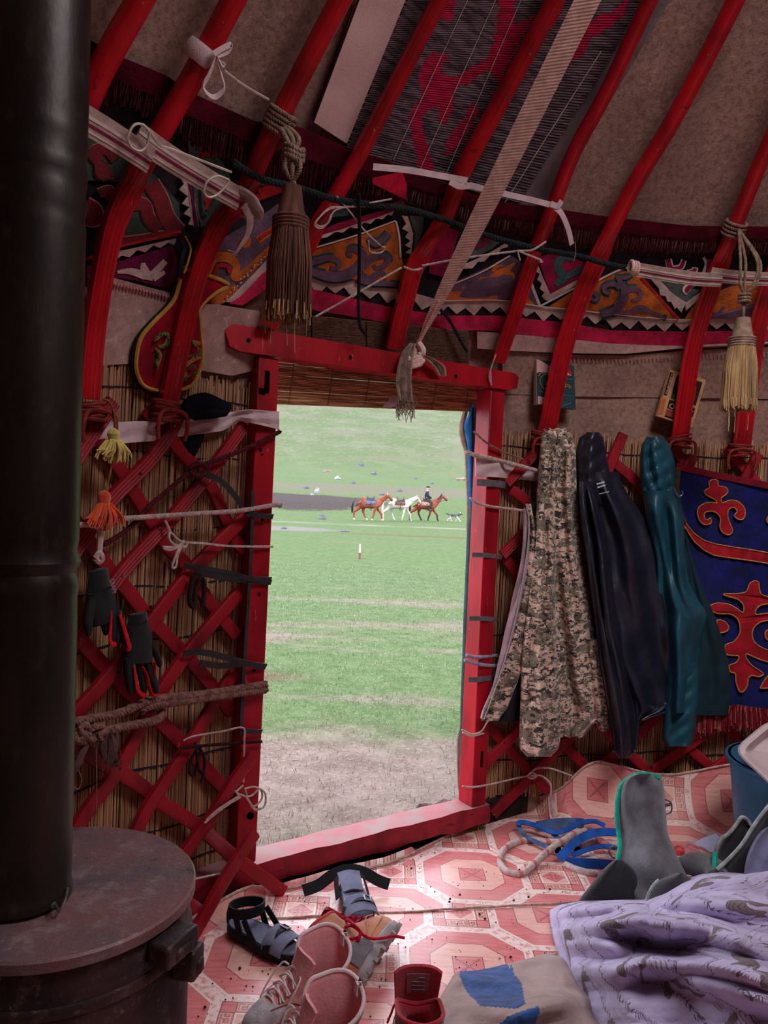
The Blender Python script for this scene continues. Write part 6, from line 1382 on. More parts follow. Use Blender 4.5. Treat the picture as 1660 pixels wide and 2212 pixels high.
def boot(name,label,mat,up,lin,sole,lace,rimc,T=True,tab=True,label_patch=None,toe=None,group='hiking boots on the linoleum',h=.155,lacemode='loose',toecap=None,open_=1.0,side=None,lean=0.0,tilt=0.0,tw=1.0,long_=1.0,th=0.0,wall_label=False):
    o0=mat@V3((0,0,0)); root=thing(name,label,'boot',(o0.x,o0.y,0 if o0.z<.1 else o0.z),group)
    N=36; A=[2*PI*i/N for i in range(N)]
    # rings: z, back, front, halfwidth, centre x
    RG=[(.022,.128,.150,.050,0),(.034,.130,.152,.051,0),(.050,.128,.146,.049,0),(.066,.124,.130,.046,0),(.080,.118,.098,.043,-.004),(.094,.112,.062,.040,-.010),(.108,.105,.040,.039,-.018),(.122,.098*lerp(1,long_,.5),.036,.040*lerp(1,open_,.5),-.022),(lerp(.122,h,.55),.090*long_,.038*long_,.043*open_,-.028),(h,.086*long_,.042*long_,.046*open_,-.030)]
    def ring(z,b,f,w,cx,inset=0,lift=True):
        out=[]
        for a in A:
            x,y=outline(a,b-inset,f-inset,w-inset,cx)
            zz=z
            if lift and z>.12: zz+= (z-.12)/(h-.12)*(.022*max(0,-math.cos(a))-.020*max(0,math.cos(a))**2+.008*abs(math.sin(a)))
            if lift and z>.10: q=(z-.10)/(h-.10); zz-=tilt*q*math.sin(a); y+=lean*q
            out.append((x,y,zz))
        return out
    def loft(rings,m,flip=False,close0=False,close1=False,mi=0):
        vs=[p for r in rings for p in r]; fs=[]
        for i in range(len(rings)-1):
            for j in range(N):
                q=(i*N+j,i*N+(j+1)%N,(i+1)*N+(j+1)%N,(i+1)*N+j); fs.append(q[::-1] if flip else q)
        if close0: fs.append(tuple(range(N-1,-1,-1)))
        if close1: fs.append(tuple((len(rings)-1)*N+j for j in range(N)))
        m.add(vs,fs,mi)
    m=M(); loft([ring(*r) for r in RG],m); xf(m,mat).build('upper',up,root,ang=70)
    if toecap:
        m=M(); 
        vs=[];fs=[]; R_=[(.024,.1535),(.036,.1560),(.050,.1505),(.062,.137),(.072,.118),(.080,.100)]
        K=16
        for z,f in R_:
            w=interp([.02,.036,.05,.066,.08],[.0515,.053,.0515,.0485,.0450],z)
            for k in range(K+1):
                a=-1.15+2.3*k/K; x,y=outline(a,.13,f,w,0); vs.append((x,y,z+.001))
        for i in range(len(R_)-1):
            for k in range(K): fs.append((i*(K+1)+k,i*(K+1)+k+1,(i+1)*(K+1)+k+1,(i+1)*(K+1)+k))
        fs.append(tuple((len(R_)-1)*(K+1)+k for k in range(K+1)))
        m.add(vs,fs); xf(m,mat).build('toe_cap',toecap,root,ang=70)
    m=M(); inn=[ring(*RG[-1]),ring(h-.002,*RG[-1][1:],.006)]+[ring(r[0]+.004,r[1],r[2],r[3],r[4],.006) for r in RG[-2:0:-1]]
    loft(inn,m,close1=True); xf(m,mat).build('lining',lin,root,ang=70)
    rp=[V3(p) for p in ring(*RG[-1],.003)]; m=M(); m.tube(rp,.0048,8,closed=True); xf(m,mat).build('collar_rim',rimc,root)
    # sole with tread
    m=M(); loft([[ (lambda q:(q[0],q[1],z+.004*math.cos(q[0]*22)))(outline(a,.131+e,.153+e,.050+e,0)) for a in A] for z,e in ((0,-.004),(.006,.001),(.016,.002),(.024,.003),(.027,.0))],m,close0=True,close1=True)
    for k in range(15):
        a=2*PI*k/15; x,y=outline(a,.130,.152,.050,0); m.box((x*.96,y*.96,.000),(.009*math.cos(a),.009*math.sin(a),0),(-.006*math.sin(a),.006*math.cos(a),0),(0,0,.006))
    xf(m,mat).build('sole',sole,root,ang=50)
    if T:   # tongue standing up in front of the opening, with its label
        def tg(u,v):
            y=(u-.5)*(.052+.016*v)*tw+lean*v; x=.052-.052*v-.010*(2*u-1)**2+.012*v*v; z=.070+v*(h+.030+th-.070)-.012*(2*u-1)**4*v; return (x-.006,y,z)
        m=M(); m.sheet(tg,10,10,.008); xf(m,mat).build('tongue',lin,root)
        if label_patch:
            m=M(); m.sheet(lambda u,v:(lambda p:(p[0]-.0065,p[1],p[2]))(tg(.24+.5*u,.60+.30*v)),6,5,.0012); lb=xf(m,mat).build('size_label',label_patch,root)
            m=M()
            for k in range(4):
                a=tg(.34,.84-.06*k); b=tg(.34+(.28 if k else .14),.84-.06*k); m.tube([(a[0]-.0080,a[1],a[2]),(b[0]-.0080,b[1],b[2])],.0008,4)
            xf(m,mat).build('print',GRY,root)
    if wall_label:
        def wl_(u,v):
            x=lerp(-.062,-.006,u); z=lerp(.150,.100,v); q=(z-.10)/(h-.10); hw=interp([.10,.122,h],[.041,.040*lerp(1,open_,.5),.046*open_],z-.01)-.009
            return (x,-hw*(1-(abs(x+.028)/.085)**2.3)**(1/2.3)+lean*q,z+.004)
        m=M(); m.sheet(wl_,6,5,.0012); xf(m,mat).build('size_label',LBL,root)
        m=M()
        for k in range(4):
            for g_ in range(3 if k else 2): a=V3(wl_(.12+.28*g_,.2+.18*k)); b=V3(wl_(.28+.28*g_,.2+.18*k)); m.tube([a+V3((0,.0016,0)),b+V3((0,.0016,0))],.0009,4)
        xf(m,mat).build('print',GRY,root)
    if tab:
        m=M(); m.ribbon([(-.114,0,h+.004),(-.124,0,h+.022),(-.122,0,h+.040),(-.114,0,h+.034),(-.112,0,h+.010)],.018,.003,(1,0,.2)); xf(m,mat).build('pull_tab',rimc,root)
    m=M()
    for k in range(5):
        u=k/4; x=.088-.066*u; z=.080+.050*u; w=.024+.006*u
        m.tube(cr([(x+.006,-w-.006,z-.010),(x,-w*.4,z+.006),(x-.002,w*.4,z+.007),(x-.006,w+.006,z-.006)],5),.0026,6)
        m.tube(cr([(x+.002,w+.004,z-.008),(x-.006,w*.2,z+.008),(x-.012,-w-.004,z+.002)],5),.0026,6)
    if lacemode=='loose':
        m.tube(cr([(.022,-.03,.132),(.03,-.05,.128),(.06,-.058,.09),(.08,-.062,.05),(.06,-.07,.035)],6),.0026,6); m.tube(cr([(.022,.03,.132),(.034,.046,.13),(.066,.052,.085),(.085,.058,.05)],6),.0026,6)
    xf(m,mat).build('lace',lace,root)
    m=M()
    for s_ in (-1,1):
        m.tube(cr([outline_pt for outline_pt in [(.098,s_*.030,.077),(.060,s_*.040,.086),(.040,s_*.0425,.082),(.010,s_*.0465,.066),(-.03,s_*.0435,.060),(-.07,s_*.044,.066),(-.10,s_*.034,.075)]],5),.0016,5)
        m.tube(cr([(.13,s_*.024,.058),(.10,s_*.040,.052),(.06,s_*.0475,.050),(.03,s_*.0465,.048),(-.03,s_*.042,.046),(-.08,s_*.0425,.046)],5),.0016,5)
    xf(m,mat).build('seam',up,root)
    if side:
        m=M()
        for s_ in (-1,1):
            m.sheet(lambda u,v:(lerp(-.118,-.03,u),s_*(.0475 if u>.3 else lerp(.028,.0475,u/.3)),lerp(.026,.078-.02*u,v)),8,5,.003)
        xf(m,mat).build('heel_panel',side,root)
    return root
PKL=simple('pink_boot_suede',(206,132,128),.9,.12,.2,22,.3,160,fuzz=.35); PKI=simple('pink_boot_lining',(236,158,162),.85,.15,.12,18,.3,120,fuzz=.2); PKW=simple('pale_pink_rim',(240,212,214),.8,.2,.1,30,.2); TOEW=simple('pale_grey_toe_cap',(196,186,190),.9,.12,.2,30,.4,200,fuzz=.2); SOLP=simple('pink_white_sole',(206,176,174),.7,.25,.2,20,.2); WLC=simple('white_lace',(228,208,208),.85,.15,.12,60,.3); LBL=simple('paper_label',(206,190,196),.7,.2,.08,30,0)
boot('hiking_boot','pink hiking boot with a printed label inside, behind the other pink boot',place(onz(704,2200),onz(580,2250),.022),PKL,PKI,SOLP,WLC,PKW,label_patch=None,wall_label=True,toecap=TOEW,h=.150,open_=1.35,lean=.012,tilt=.038,tw=1.25,long_=1.1)
boot('hiking_boot','pink hiking boot nearest the bottom edge, with two holes in its pink lining',place(onz(738,2318),onz(566,2362),.022),PKL,PKI,SOLP,WLC,PKW,label_patch=None,toecap=TOEW,h=.150,open_=1.3,lean=.014,tilt=.038,long_=1.12)
TANS=simple('tan_suede',(196,124,84),.92,.12,.2,18,.35,180,fuzz=.35); REDI=simple('red_boot_lining',(196,18,52),.85,.15,.2,20,.3,140,fuzz=.3); GRYS=simple('grey_boot_sole',(168,158,158),.65,.3,.2,20,.2); REDL=simple('red_lace',(206,16,60),.8,.2,.2,120,.4,300); GRP2=simple('grey_heel_leather',(120,116,122),.7,.25,.2,20,.2)
# lying on its side, the sole turned to the right
hp_,tp_=onz(772,2150,.05),onz(862,2012,.05)
mt_=place(hp_,tp_,.056,roll=0)
dv=V3((tp_.x-hp_.x,tp_.y-hp_.y,0)).normalized(); a=math.atan2(dv.y,dv.x)
mt_=Matrix.Translation(V3(((hp_.x*.52+tp_.x*.48),(hp_.y*.52+tp_.y*.48),.062)))@Matrix.Rotation(a,4,'Z')@Matrix.Rotation(math.radians(-66),4,'X')
tb=boot('hiking_boot','tan suede hiking boot with red laces lying on its side beside the pink boots',mt_,TANS,REDI,GRYS,REDL,REDI,label_patch=None,tab=False,h=.165,lacemode='none',side=GRP2)
m=M(); 
for q in ([(742,1990,.13),(752,1988,.15),(768,2000,.16),(778,2012,.15),(776,2024,.14),(760,2028,.13),(745,2030,.12)],[(745,2030,.12),(739,2018,.13),(746,2004,.14),(760,2000,.15),(776,2010,.15),(786,2020,.14),(805,2028,.13),(830,2026,.125),(850,2022,.12),(874,2026,.11)],[(778,2018,.15),(776,2030,.14),(770,2034,.13)],[(700,2018,.10),(716,1998,.13),(730,1990,.14),(742,1990,.14)]):
    m.tube(cr([onz(*p) for p in q],6),.0040,7)
m.build('loose_lace',REDL,tb)
BRB=simple('dark_brown_boot',(92,48,46),.9,.12,.25,18,.35,180,fuzz=.3)
boot('hiking_boot','brown hiking boot with deep red lining and pale tongue label, at the bottom edge',place(onz(906,2425),onz(882,2235),.022),BRB,REDI,GRYS,REDL,REDI,label_patch=simple('worn_label',(166,110,122),.8,.15,.15,80,0),h=.165,open_=1.35,tab=False,tw=1.6,long_=1.1,th=.045)
# sandals
SBK=simple('black_sandal_rubber',(24,24,30),.7,.3,.25,24,.2); SGR=simple('blue_grey_footbed',(122,124,148),.85,.15,.15,20,.3,200); SST=simple('black_sandal_strap',(22,22,28),.75,.25,.2,60,.3,200)
def sandal(label,mat,mode):
    o0=mat@V3((0,0,0)); root=thing('sandal',label,'sandal',(o0.x,o0.y,0),'sandals on the linoleum'); N=40; A=[2*PI*i/N for i in range(N)]
    def lf(rs,nm,mt):
        m=M(); vs=[p for r in rs for p in r]; fs=[(i*N+j,i*N+(j+1)%N,(i+1)*N+(j+1)%N,(i+1)*N+j) for i in range(len(rs)-1) for j in range(N)]; fs+=[tuple(range(N-1,-1,-1)),tuple((len(rs)-1)*N+j for j in range(N))]; m.add(vs,fs); xf(m,mat).build(nm,mt,root,ang=60)
    O=lambda e,z:[(lambda q:(q[0],q[1],z+.006*math.exp(-((q[0]+.02)/.06)**2)))(outline(a,.128+e,.145+e,.048+e,0,2.2)) for a in A]
    lf([O(-.004,0),O(.002,.008),O(.002,.022),O(0,.030)],'sole',SBK); lf([O(-.003,.030),O(-.004,.035)],'footbed',SGR)
    def strap(nm,pts,w,up=(0,0,1),mt=SST): m=M(); C=cr(pts,6); m.ribbon(C,w,.004,(lambda i,C=C:(V3((C[min(i,len(C)-1)].x*0,C[min(i,len(C)-1)].y,.03+C[min(i,len(C)-1)].z*.4)))) if up is None else up); xf(m,mat).build(nm,mt,root)
    m=M(); m.sheet(lambda u,v:(.045+.07*v,-.050*math.cos(u*PI),.03+.045*math.sin(u*PI)*(1-.35*v)),18,8,.004); xf(m,mat).build('vamp',SGR,root)
    strap('toe_strap',[(.062,-.052,.026),(.064,-.046,.046),(.066,-.02,.066),(.068,.01,.070),(.070,.042,.052),(.072,.052,.028)],.026,None)
    m=M(); m.tube([(.058,.012,.075),(.058,.030,.070),(.082,.030,.068),(.082,.012,.073)],.0025,6,closed=True); xf(m,mat).build('buckle',STEEL,root)
    if mode=='closed':
        m=M(); m.sheet(lambda u,v:(lambda a:(-.060+ (.058*math.cos(a) if math.cos(a)<0 else .050*math.cos(a)),.046*math.sin(a),.075+.030*v+ .012*math.cos(a)))(2*PI*u),32,3,.005); xf(m,mat).build('ankle_strap',SST,root)
        for s_ in (-1,1):
            strap('side_strap',[(-.03,s_*.050,.024),(-.045,s_*.050,.055),(-.060,s_*.047,.085)],.022,(0,s_,0)); strap('side_strap',[(.03,s_*.051,.026),(.0,s_*.050,.055),(-.03,s_*.046,.085)],.020,(0,s_,0))
        strap('heel_strap',[(-.126,0,.026),(-.128,0,.055),(-.120,0,.085)],.030,(1,0,0))
    else:
        m=M(); m.ribbon(cr([(-.105,-.150,.018),(-.110,-.10,.030),(-.122,-.05,.055),(-.128,0,.064),(-.122,.05,.055),(-.108,.10,.030),(-.095,.135,.020)],6),.036,.006,(.75,0,.66)); xf(m,mat).build('ankle_strap',SST,root)
        m=M(); m.sheet(lambda u,v:(-.120+.085*v,(u-.5)*(.075-.01*v),.062-.020*v+.004*math.cos((u-.5)*5)),10,8,.006); xf(m,mat).build('heel_pad',SGR,root)
        m=M(); m.box((-.085,.006,.058),(.018,0,-.004),(0,.004,0),(0,0,.001)); xf(m,mat).build('printed_label',LBL,root)
        for s_ in (-1,1): strap('side_strap',[(-.03,s_*.050,.024),(-.07,s_*.048,.042),(-.10,s_*.044,.056)],.020,(0,s_,.6))
    return root
sandal('black and grey sandal with its ankle strap closed in a loop, nearest the stove',place(onz(497,2020),onz(650,2098),.016),'closed')
sandal('black and grey sandal with its ankle strap spread open, nearest the threshold',place(onz(748,1926),onz(792,2040),.016),'open')
# ================= blue halter and rope =================
hl=thing('rope_halter','blue webbing halter with a white rope lying on the linoleum right of the doorway','halter',onz(1210,1830,0))
HBL=simple('blue_webbing',(34,96,190),.8,.2,.25,24,.35,240); HBD=simple('faded_blue_webbing',(84,112,160),.85,.15,.3,24,.35,240); HWR=Mt('white_red_rope',.85,.15); x_,y_,z_=HWR.xyz('Position'); HWR.base(HWR.mix((((x_*1.0+y_*.6)*62).sin()>.86)*.8,HWR.mix(HWR.noise(60,3).smooth(.3,.7),(206,186,182),(176,150,146)),(190,90,90))); HWR.bump(HWR.noise(160,2),.4,.003)
def strapz(name,pts,w,mt,upv=(0,-.5,.8)):
    m=M(); m.ribbon(cr([onz(*p) for p in pts],7),w,.004,upv); m.build(name,mt,hl)
strapz('strap',[(1118,1780,.05),(1130,1776,.055),(1160,1784,.05),(1195,1798,.045),(1225,1792,.05),(1255,1778,.06),(1285,1774,.06),(1308,1784,.05)],.022,HBL,(0,-.35,.9))
strapz('strap',[(1160,1784,.035),(1200,1778,.04),(1240,1776,.04),(1262,1778,.04)],.034,HBD,(0,-.9,.3))
strapz('strap',[(1120,1782,.04),(1130,1800,.03),(1150,1814,.03),(1175,1826,.03),(1196,1836,.03)],.018,HBD,(0,-.4,.9))
strapz('strap',[(1208,1855,.03),(1222,1840,.05),(1245,1818,.07),(1275,1802,.08),(1310,1797,.075),(1345,1800,.06)],.030,HBL,(.1,-.7,.7))
strapz('strap',[(1195,1802,.03),(1212,1812,.03),(1228,1818,.025)],.016,HBD)
strapz('strap',[(1236,1848,.03),(1256,1840,.04),(1280,1832,.045),(1305,1828,.04),(1330,1830,.04)],.018,HBL)
strapz('strap',[(1222,1862,.022),(1250,1864,.024),(1290,1866,.024),(1340,1870,.024)],.034,HBL,(0,-.95,.25))
m=M()
for q in ([(1345,1826,.03),(1310,1822,.03),(1290,1814,.025),(1250,1826,.02),(1220,1820,.02),(1180,1818,.018),(1140,1815,.016),(1105,1824,.016),(1085,1842,.016),(1081,1862,.016),(1092,1880,.016),(1115,1888,.016),(1135,1884,.018),(1155,1866,.022),(1185,1838,.035),(1215,1818,.045),(1240,1802,.05),(1265,1795,.045)],[(1222,1868,.016),(1245,1878,.016),(1270,1885,.016),(1300,1888,.016)]): m.tube(cr([onz(*p) for p in q],7),.0125,10)
m.build('lead_rope',HWR,hl)
m=M(); c=onz(1327,1840,.03); m.tube([c+V3((.018*math.cos(a),.008*math.sin(a),.018*math.sin(a))) for a in [k*PI/8 for k in range(16)]],.0035,6,closed=True); m.build('ring',STEEL,hl)
m=M()
for q in (1206,1248): m.box(onz(q,1836,.03),(.010,0,0),(0,.008,0),(0,0,.010))
m.build('buckle',DARK,hl)
# ================= bedding and clothes on the floor =================
def heightcloth(name,label,cat,top,left,right,ybot,base,ridges,mats,nx,ny,group=None,matfn=None,fine=.004,extra=None):
    # a spread cloth: height over the floor grows from its edge, with long ridges
    tx=[p[0] for p in top]; ty=[p[1] for p in top]
    lx=[p[0] for p in left]; ly=[p[1] for p in left]
    rp=[]
    for pts,amp,w,asym in ridges:
        C=cr([V3((x,y,0)) for x,y in pts],8); rp.append((C,amp,w,asym))
    def hgt(x,y):
        z=base(x,y)
        for C,amp,w,asym in rp:
            best=1e9; sg=1; tt=0
            for i,(a,b) in enumerate(zip(C,C[1:])):
                dx,dy=b.x-a.x,b.y-a.y; L=dx*dx+dy*dy
                t=max(0,min(1,((x-a.x)*dx+(y-a.y)*dy)/L)) if L else 0
                ex,ey=x-a.x-t*dx,y-a.y-t*dy; d=ex*ex+ey*ey
                if d<best: best=d; sg=1 if ey>0 else -1; tt=(i+t)/(len(C)-1)
            d=math.sqrt(best); ww=w*(asym if sg>0 else 1.0)
            z+=amp*math.exp(-(d/ww)**2)*math.sin(PI*min(1,max(.0,.08+tt*.9)))**.5
        z+=fine*noise3(x*.06,y*.09,0,2)+fine*.5*noise3(x*.17,y*.2,1,5)
        return z
    vs=[];fs=[];mi=[];pxs=[]
    for j in range(ny+1):
        for i in range(nx+1):
            v=j/ny; u=i/nx
            xr=right; 
            # row runs from the left border; top row follows the upper border
            y0=None
            xl0=lx[0]; 
            x=lerp(lx[0],right,u); yt=interp(tx,ty,x); y=lerp(yt,ybot,v)
            xl=interp(ly,lx,y); x=lerp(xl,right,u); yt=interp(tx,ty,x); y=lerp(max(yt,ly[0] if u==0 else yt),ybot,v)
            pxs.append((x,y)); e=min(v*ny/3,1)*min(u*nx/3,1) if False else 1
            z=hgt(x,y); edge=min(sm(0,.05,v)+.0,1)*min(sm(0,.035,u),1)
            z=max(.016,.02+(z-.02)*(.25+.75*edge)); vs.append(onz(x,y,z))
    w=nx+1
    m=M()
    fs=[(j*w+i,j*w+i+1,(j+1)*w+i+1,(j+1)*w+i)[::-1] for j in range(ny) for i in range(nx)]
    # hem down to the floor along the far and left borders
    bot=[i for i in range(nx+1)]; lef=[j*w for j in range(ny+1)]
    m.add(vs,fs)
    if matfn:
        for k,f in enumerate(fs):
            x=sum(pxs[i][0] for i in f)/4; y=sum(pxs[i][1] for i in f)/4; m.m[k]=matfn(x,y)
    def hem(ids,push):
        b=len(m.v); 
        for i in ids: p=V3(vs[i]); m.v.append((p.x+push[0],p.y+push[1],.016))
        for k in range(len(ids)-1): m.f.append((ids[k],ids[k+1],b+k+1,b+k)); m.m.append(m.m[0])
    hem(bot,(0,.012)); hem(lef[::-1],(-.012,0))
    U=[0.0]*len(vs); Vv=[0.0]*len(vs)     # cloth coordinates in metres, measured along the cloth
    for j in range(ny+1):
        for i in range(nx+1):
            k=j*w+i
            if i: U[k]=U[k-1]+(vs[k]-vs[k-1]).length
            if j: Vv[k]=Vv[k-w]+(vs[k]-vs[k-w]).length
    m.uv=[(U[k],Vv[k]) for k in range(len(vs))]+[(0,0)]*(len(m.v)-len(vs))
    o=m.build(name,mats,ang=80)
    tag(o,label,cat,group); sm_=o.modifiers.new('soften','SMOOTH'); sm_.factor=.5; sm_.iterations=9; md=o.modifiers.new('thickness','SOLIDIFY'); md.thickness=.006; md.offset=1
    return o,hgt
QL=Mt('lilac_printed_cotton',.9,.12)
QL._c['UV']=QL.t.nodes.new('ShaderNodeTexCoord').outputs['UV']
u,v,_=QL.xyz('UV'); nn=QL.noise(14,4,'Position')
c=QL.mix(nn.smooth(.3,.7),(200,186,220),(180,166,202))
# printed rows of small sprigs, bundles of thin lines and paired leaves
uw=u+(v*55).sin()*.003; a=((uw/.125).frac()-.5); row=a.abs()
barb=((v/.020).frac()-.5-row*4.0).abs()
c=QL.mix((row<.085)*(barb<.17)*.8,c,(64,54,74)); c=QL.mix((row<.010)*.8,c,(64,54,74))
a2=((u/.30+.77).frac()-.5).abs(); gap=((v/.15).frac()<.62); ln=((u/.010).frac()<.36); c=QL.mix((a2<.085)*gap*ln*.75,c,(120,108,100))
def leaf(cu,cv,ru,rv,sk=0.0):
    p=((u/.34+cu).frac()-.5)*.34; q=((v/.26+cv).frac()-.5)*.26; p=p+q*sk
    return ((p/ru)*(p/ru)+(q/rv)*(q/rv))<1.0
lf=(leaf(.20,.1,.026,.040,.5)+leaf(.02,.1,.022,.040,-.6)).min(1.0); vein=((v/.008+u/.012).frac()<.25)
c=QL.mix(lf*.85,c,(104,84,78)); c=QL.mix(lf*vein*.6,c,(62,50,60))
QL.base(c); QL.bump(nn,.25,.006); QL.fuzz(.2)
QTOP=[(1196,1966),(1215,1955),(1260,1947),(1330,1944),(1400,1942),(1440,1924),(1480,1898),(1520,1882),(1560,1878),(1610,1880),(1640,1874),(1700,1862),(1800,1850)]
QLEFT=[(1194,1966),(1198,1995),(1207,2030),(1220,2075),(1232,2110),(1246,2150),(1268,2212),(1290,2300)]
def qb(x,y):
    d=x-interp([p[1] for p in QLEFT],[p[0] for p in QLEFT],y)
    return .05+.13*sm(0,120,d)+.12*sm(150,420,d)
quilt,qh=heightcloth('quilt','lilac quilt printed with leaves and sprigs, heaped at the lower right','quilt',QTOP,QLEFT,1800,2330,qb,
 [([(1215,1975),(1270,1955),(1340,1958),(1420,1985),(1480,1999)],0.075,12,2.6),([(1230,2010),(1300,2000),(1375,1990),(1430,1999),(1500,1998),(1570,2020),(1640,2060),(1720,2110)],0.105,13,3.1),([(1250,2090),(1330,2096),(1400,2082),(1470,2084),(1560,2094),(1640,2120),(1720,2145)],0.089,13,2.9),([(1400,1950),(1500,1950),(1600,1955),(1720,1965)],0.060,12,2.6),([(1500,2055),(1560,2068),(1640,2095),(1720,2130)],0.067,12,2.4),([(1480,2120),(1560,2135),(1640,2158),(1720,2180)],0.060,13,2.4),([(1260,2036),(1330,2050),(1390,2066),(1450,2078)],0.044,12,2.4),([(1560,2025),(1640,2036),(1720,2050)],0.052,12,2.4),([(1300,2170),(1400,2160),(1520,2180),(1640,2220)],0.032,27,1.8),([(1430,1925),(1500,1912),(1560,1905),(1620,1912)],0.037,12,2.4)],
 QL,190,170,fine=.002)
BGE=simple('beige_rose_cloth',(176,148,142),.92,.1,.15,14,.3,120,fuzz=.2); BLP=simple('blue_printed_patch',(44,88,156),.9,.12,.35,30,.3,120,fuzz=.2); BRN=simple('rose_brown_lining',(120,72,74),.92,.1,.2,14,.3,120,fuzz=.2)
def bm(x,y):
    if inpoly(x,y,[(994,2098),(1025,2100),(1060,2095),(1095,2084),(1104,2100),(1106,2086),(1112,2110),(1128,2130),(1136,2175),(1120,2185),(1040,2180),(1010,2150),(996,2125)]): return 1
    if inpoly(x,y,[(1080,2208),(1130,2190),(1165,2180),(1150,2215),(1080,2240)]): return 1
    return 0
BT=[(900,2235),(930,2190),(960,2140),(990,2102),(1030,2100),(1070,2092),(1110,2082),(1150,2072),(1180,2062),(1215,2070),(1245,2110),(1290,2180)]
BLF=[(992,2102),(975,2125),(955,2160),(930,2195),(905,2230),(850,2320)]
o,_=heightcloth('spread_garment','beige garment with a blue patch lying at the bottom edge beside the quilt','garment',[(985,2102)]+BT[4:],[(990,2102),(975,2125),(955,2160),(930,2195),(905,2230),(850,2320)],1320,2330,lambda x,y:.055+.10*sm(0,120,y-interp([p[0] for p in BT],[p[1] for p in BT],x)),
 [([(1000,2120),(1060,2122),(1120,2130)],.020,9,2),([(1140,2170),(1190,2160),(1240,2158),(1290,2170)],.035,12,1.8),([(1195,2085),(1215,2110),(1240,2140)],.03,9,1.6),([(990,2108),(965,2150),(930,2205)],.030,10,1.4),([(1120,2200),(1170,2182),(1230,2170)],.035,10,2.2),([(1010,2175),(1080,2180),(1140,2170)],.03,12,2.4)],[BGE,BLP,BRN],110,110,matfn=bm,fine=.002)
# puffed pieces of clothing standing or lying behind the quilt
def puff(name,mat,parent,rows,d,bulge,folds,nu=26,nv=40,seed=1,back=.05):
    R=random.Random(seed); ys=[r[0] for r in rows]; ph=[R.uniform(0,6) for _ in range(6)]
    P=cr([V3((r[1],r[2],r[0])) for r in rows],6)
    def fn(u,v):
        t=v*(len(P)-1); i=min(len(P)-2,int(t)); q=P[i].lerp(P[i+1],t-i); a=2*PI*u
        dd=d(q.z) if callable(d) else d
        k=(math.cos(a)+1)/2; x=lerp(q.x,q.y,.5-.5*math.cos(a)); s_=math.sin(a)
        f=sum(am*math.sin(a*fr+v*sl+ph[j%6]) for j,(fr,am,sl) in enumerate(folds))
        return at(x,q.z,dd-(bulge*s_+f*abs(s_) if s_>0 else back*s_))
    m=M(); n=nu*2; vs=[fn(i/n,j/nv) for j in range(nv+1) for i in range(n)]; fs=[(j*n+i,j*n+(i+1)%n,(j+1)*n+(i+1)%n,(j+1)*n+i) for j in range(nv) for i in range(n)]
    fs+=[tuple(range(n-1,-1,-1)),tuple(nv*n+i for i in range(n))]; m.add(vs,fs); return m.build(name,mat,parent,ang=75)
GFL=simple('charcoal_fleece',(116,114,120),.95,.1,.25,20,.5,140,fuzz=.35); GDK=simple('black_fleece',(38,37,40),.95,.1,.3,20,.4,120,fuzz=.25); GTR=simple('turquoise_trim',(20,176,148),.7,.25,.2,60,.2); GRM=simple('pale_grey_trim',(178,182,178),.8,.2,.2,60,.3)
gf=thing('fleece_garment','charcoal fleece garment with turquoise trim standing up behind the quilt','garment',onz(1400,1950,0))
dF=lambda y:interp([1670,1800,1960],[2.66,2.62,2.50],y)
puff('leg',GFL,gf,[(1672,1372,1424),(1682,1352,1430),(1710,1338,1436),(1760,1334,1440),(1800,1336,1444),(1830,1336,1456),(1870,1334,1474),(1910,1342,1496),(1950,1362,1530),(1985,1370,1540)],dF,.075,[(2,.022,5),(4,.012,-9),(1,.016,7)],seed=31)
m=M(); m.tube(cr([at(x,y,dF(y)-.03) for x,y in ((1426,1680),(1400,1672),(1374,1674),(1352,1686),(1338,1710),(1333,1760),(1337,1800),(1340,1830),(1335,1862),(1346,1900),(1368,1936),(1378,1950))],6),.0075,8); m.build('turquoise_trim',GTR,gf)
puff('flap',GDK,gf,[(1858,1326,1348),(1880,1302,1372),(1910,1278,1392),(1945,1252,1420),(1975,1250,1430)],2.52,.06,[(2,.012,2)],20,24,seed=32)
puff('cuff_fold',simple('dark_grey_fleece',(60,58,62),.95,.1,.3,20,.4,120,fuzz=.3),gf,[(1886,1462,1480),(1905,1418,1500),(1930,1402,1512),(1965,1392,1530)],2.40,.05,[(2,.006,2)],18,20,seed=33)
m=M(); m.tube(cr([at(x,y,2.345) for x,y in ((1424,1900),(1412,1912),(1402,1930),(1396,1950))],5),.004,6); m.build('pale_trim',GRM,gf)
sl=thing('fleece_sleeve','grey fleece sleeve end with a turquoise band lying behind the quilt','garment',onz(1510,1890,0))
dS=2.55
m=M(); C=cr([at(1476,1868,2.62),at(1500,1866,2.58),at(1530,1872,2.54),at(1546,1880,2.50),at(1552,1896,2.46)],6); m.tube(C,[.034,.046,.046,.040,.036],16,flat=.8); m.build('sleeve',GFL,sl)
m=M(); C2=cr([at(1540,1872,2.515),at(1548,1880,2.49),at(1551,1892,2.465)],4); m.tube([at(1543,1876,2.50)+CR*(.012*math.cos(a))-CU*(.0)+V3((0,.03*math.cos(a),.044*math.sin(a))) for a in [k*PI/12 for k in range(24)]],.008,7,closed=True); m.build('turquoise_band',GTR,sl)
bk=thing('black_jacket','black jacket edged in pale grey lying behind the quilt at the right edge','jacket',onz(1620,1880,0))
puff('front',GDK,bk,[(1766,1600,1616),(1780,1586,1630),(1800,1570,1634),(1830,1556,1626),(1860,1550,1606),(1895,1544,1590)],2.62,.05,[(2,.008,2)],20,24,seed=41)
puff('body',GDK,bk,[(1700,1690,1740),(1740,1655,1740),(1790,1625,1740),(1840,1585,1740),(1880,1552,1740),(1915,1540,1740)],2.50,.06,[(2,.01,2)],20,24,seed=42)
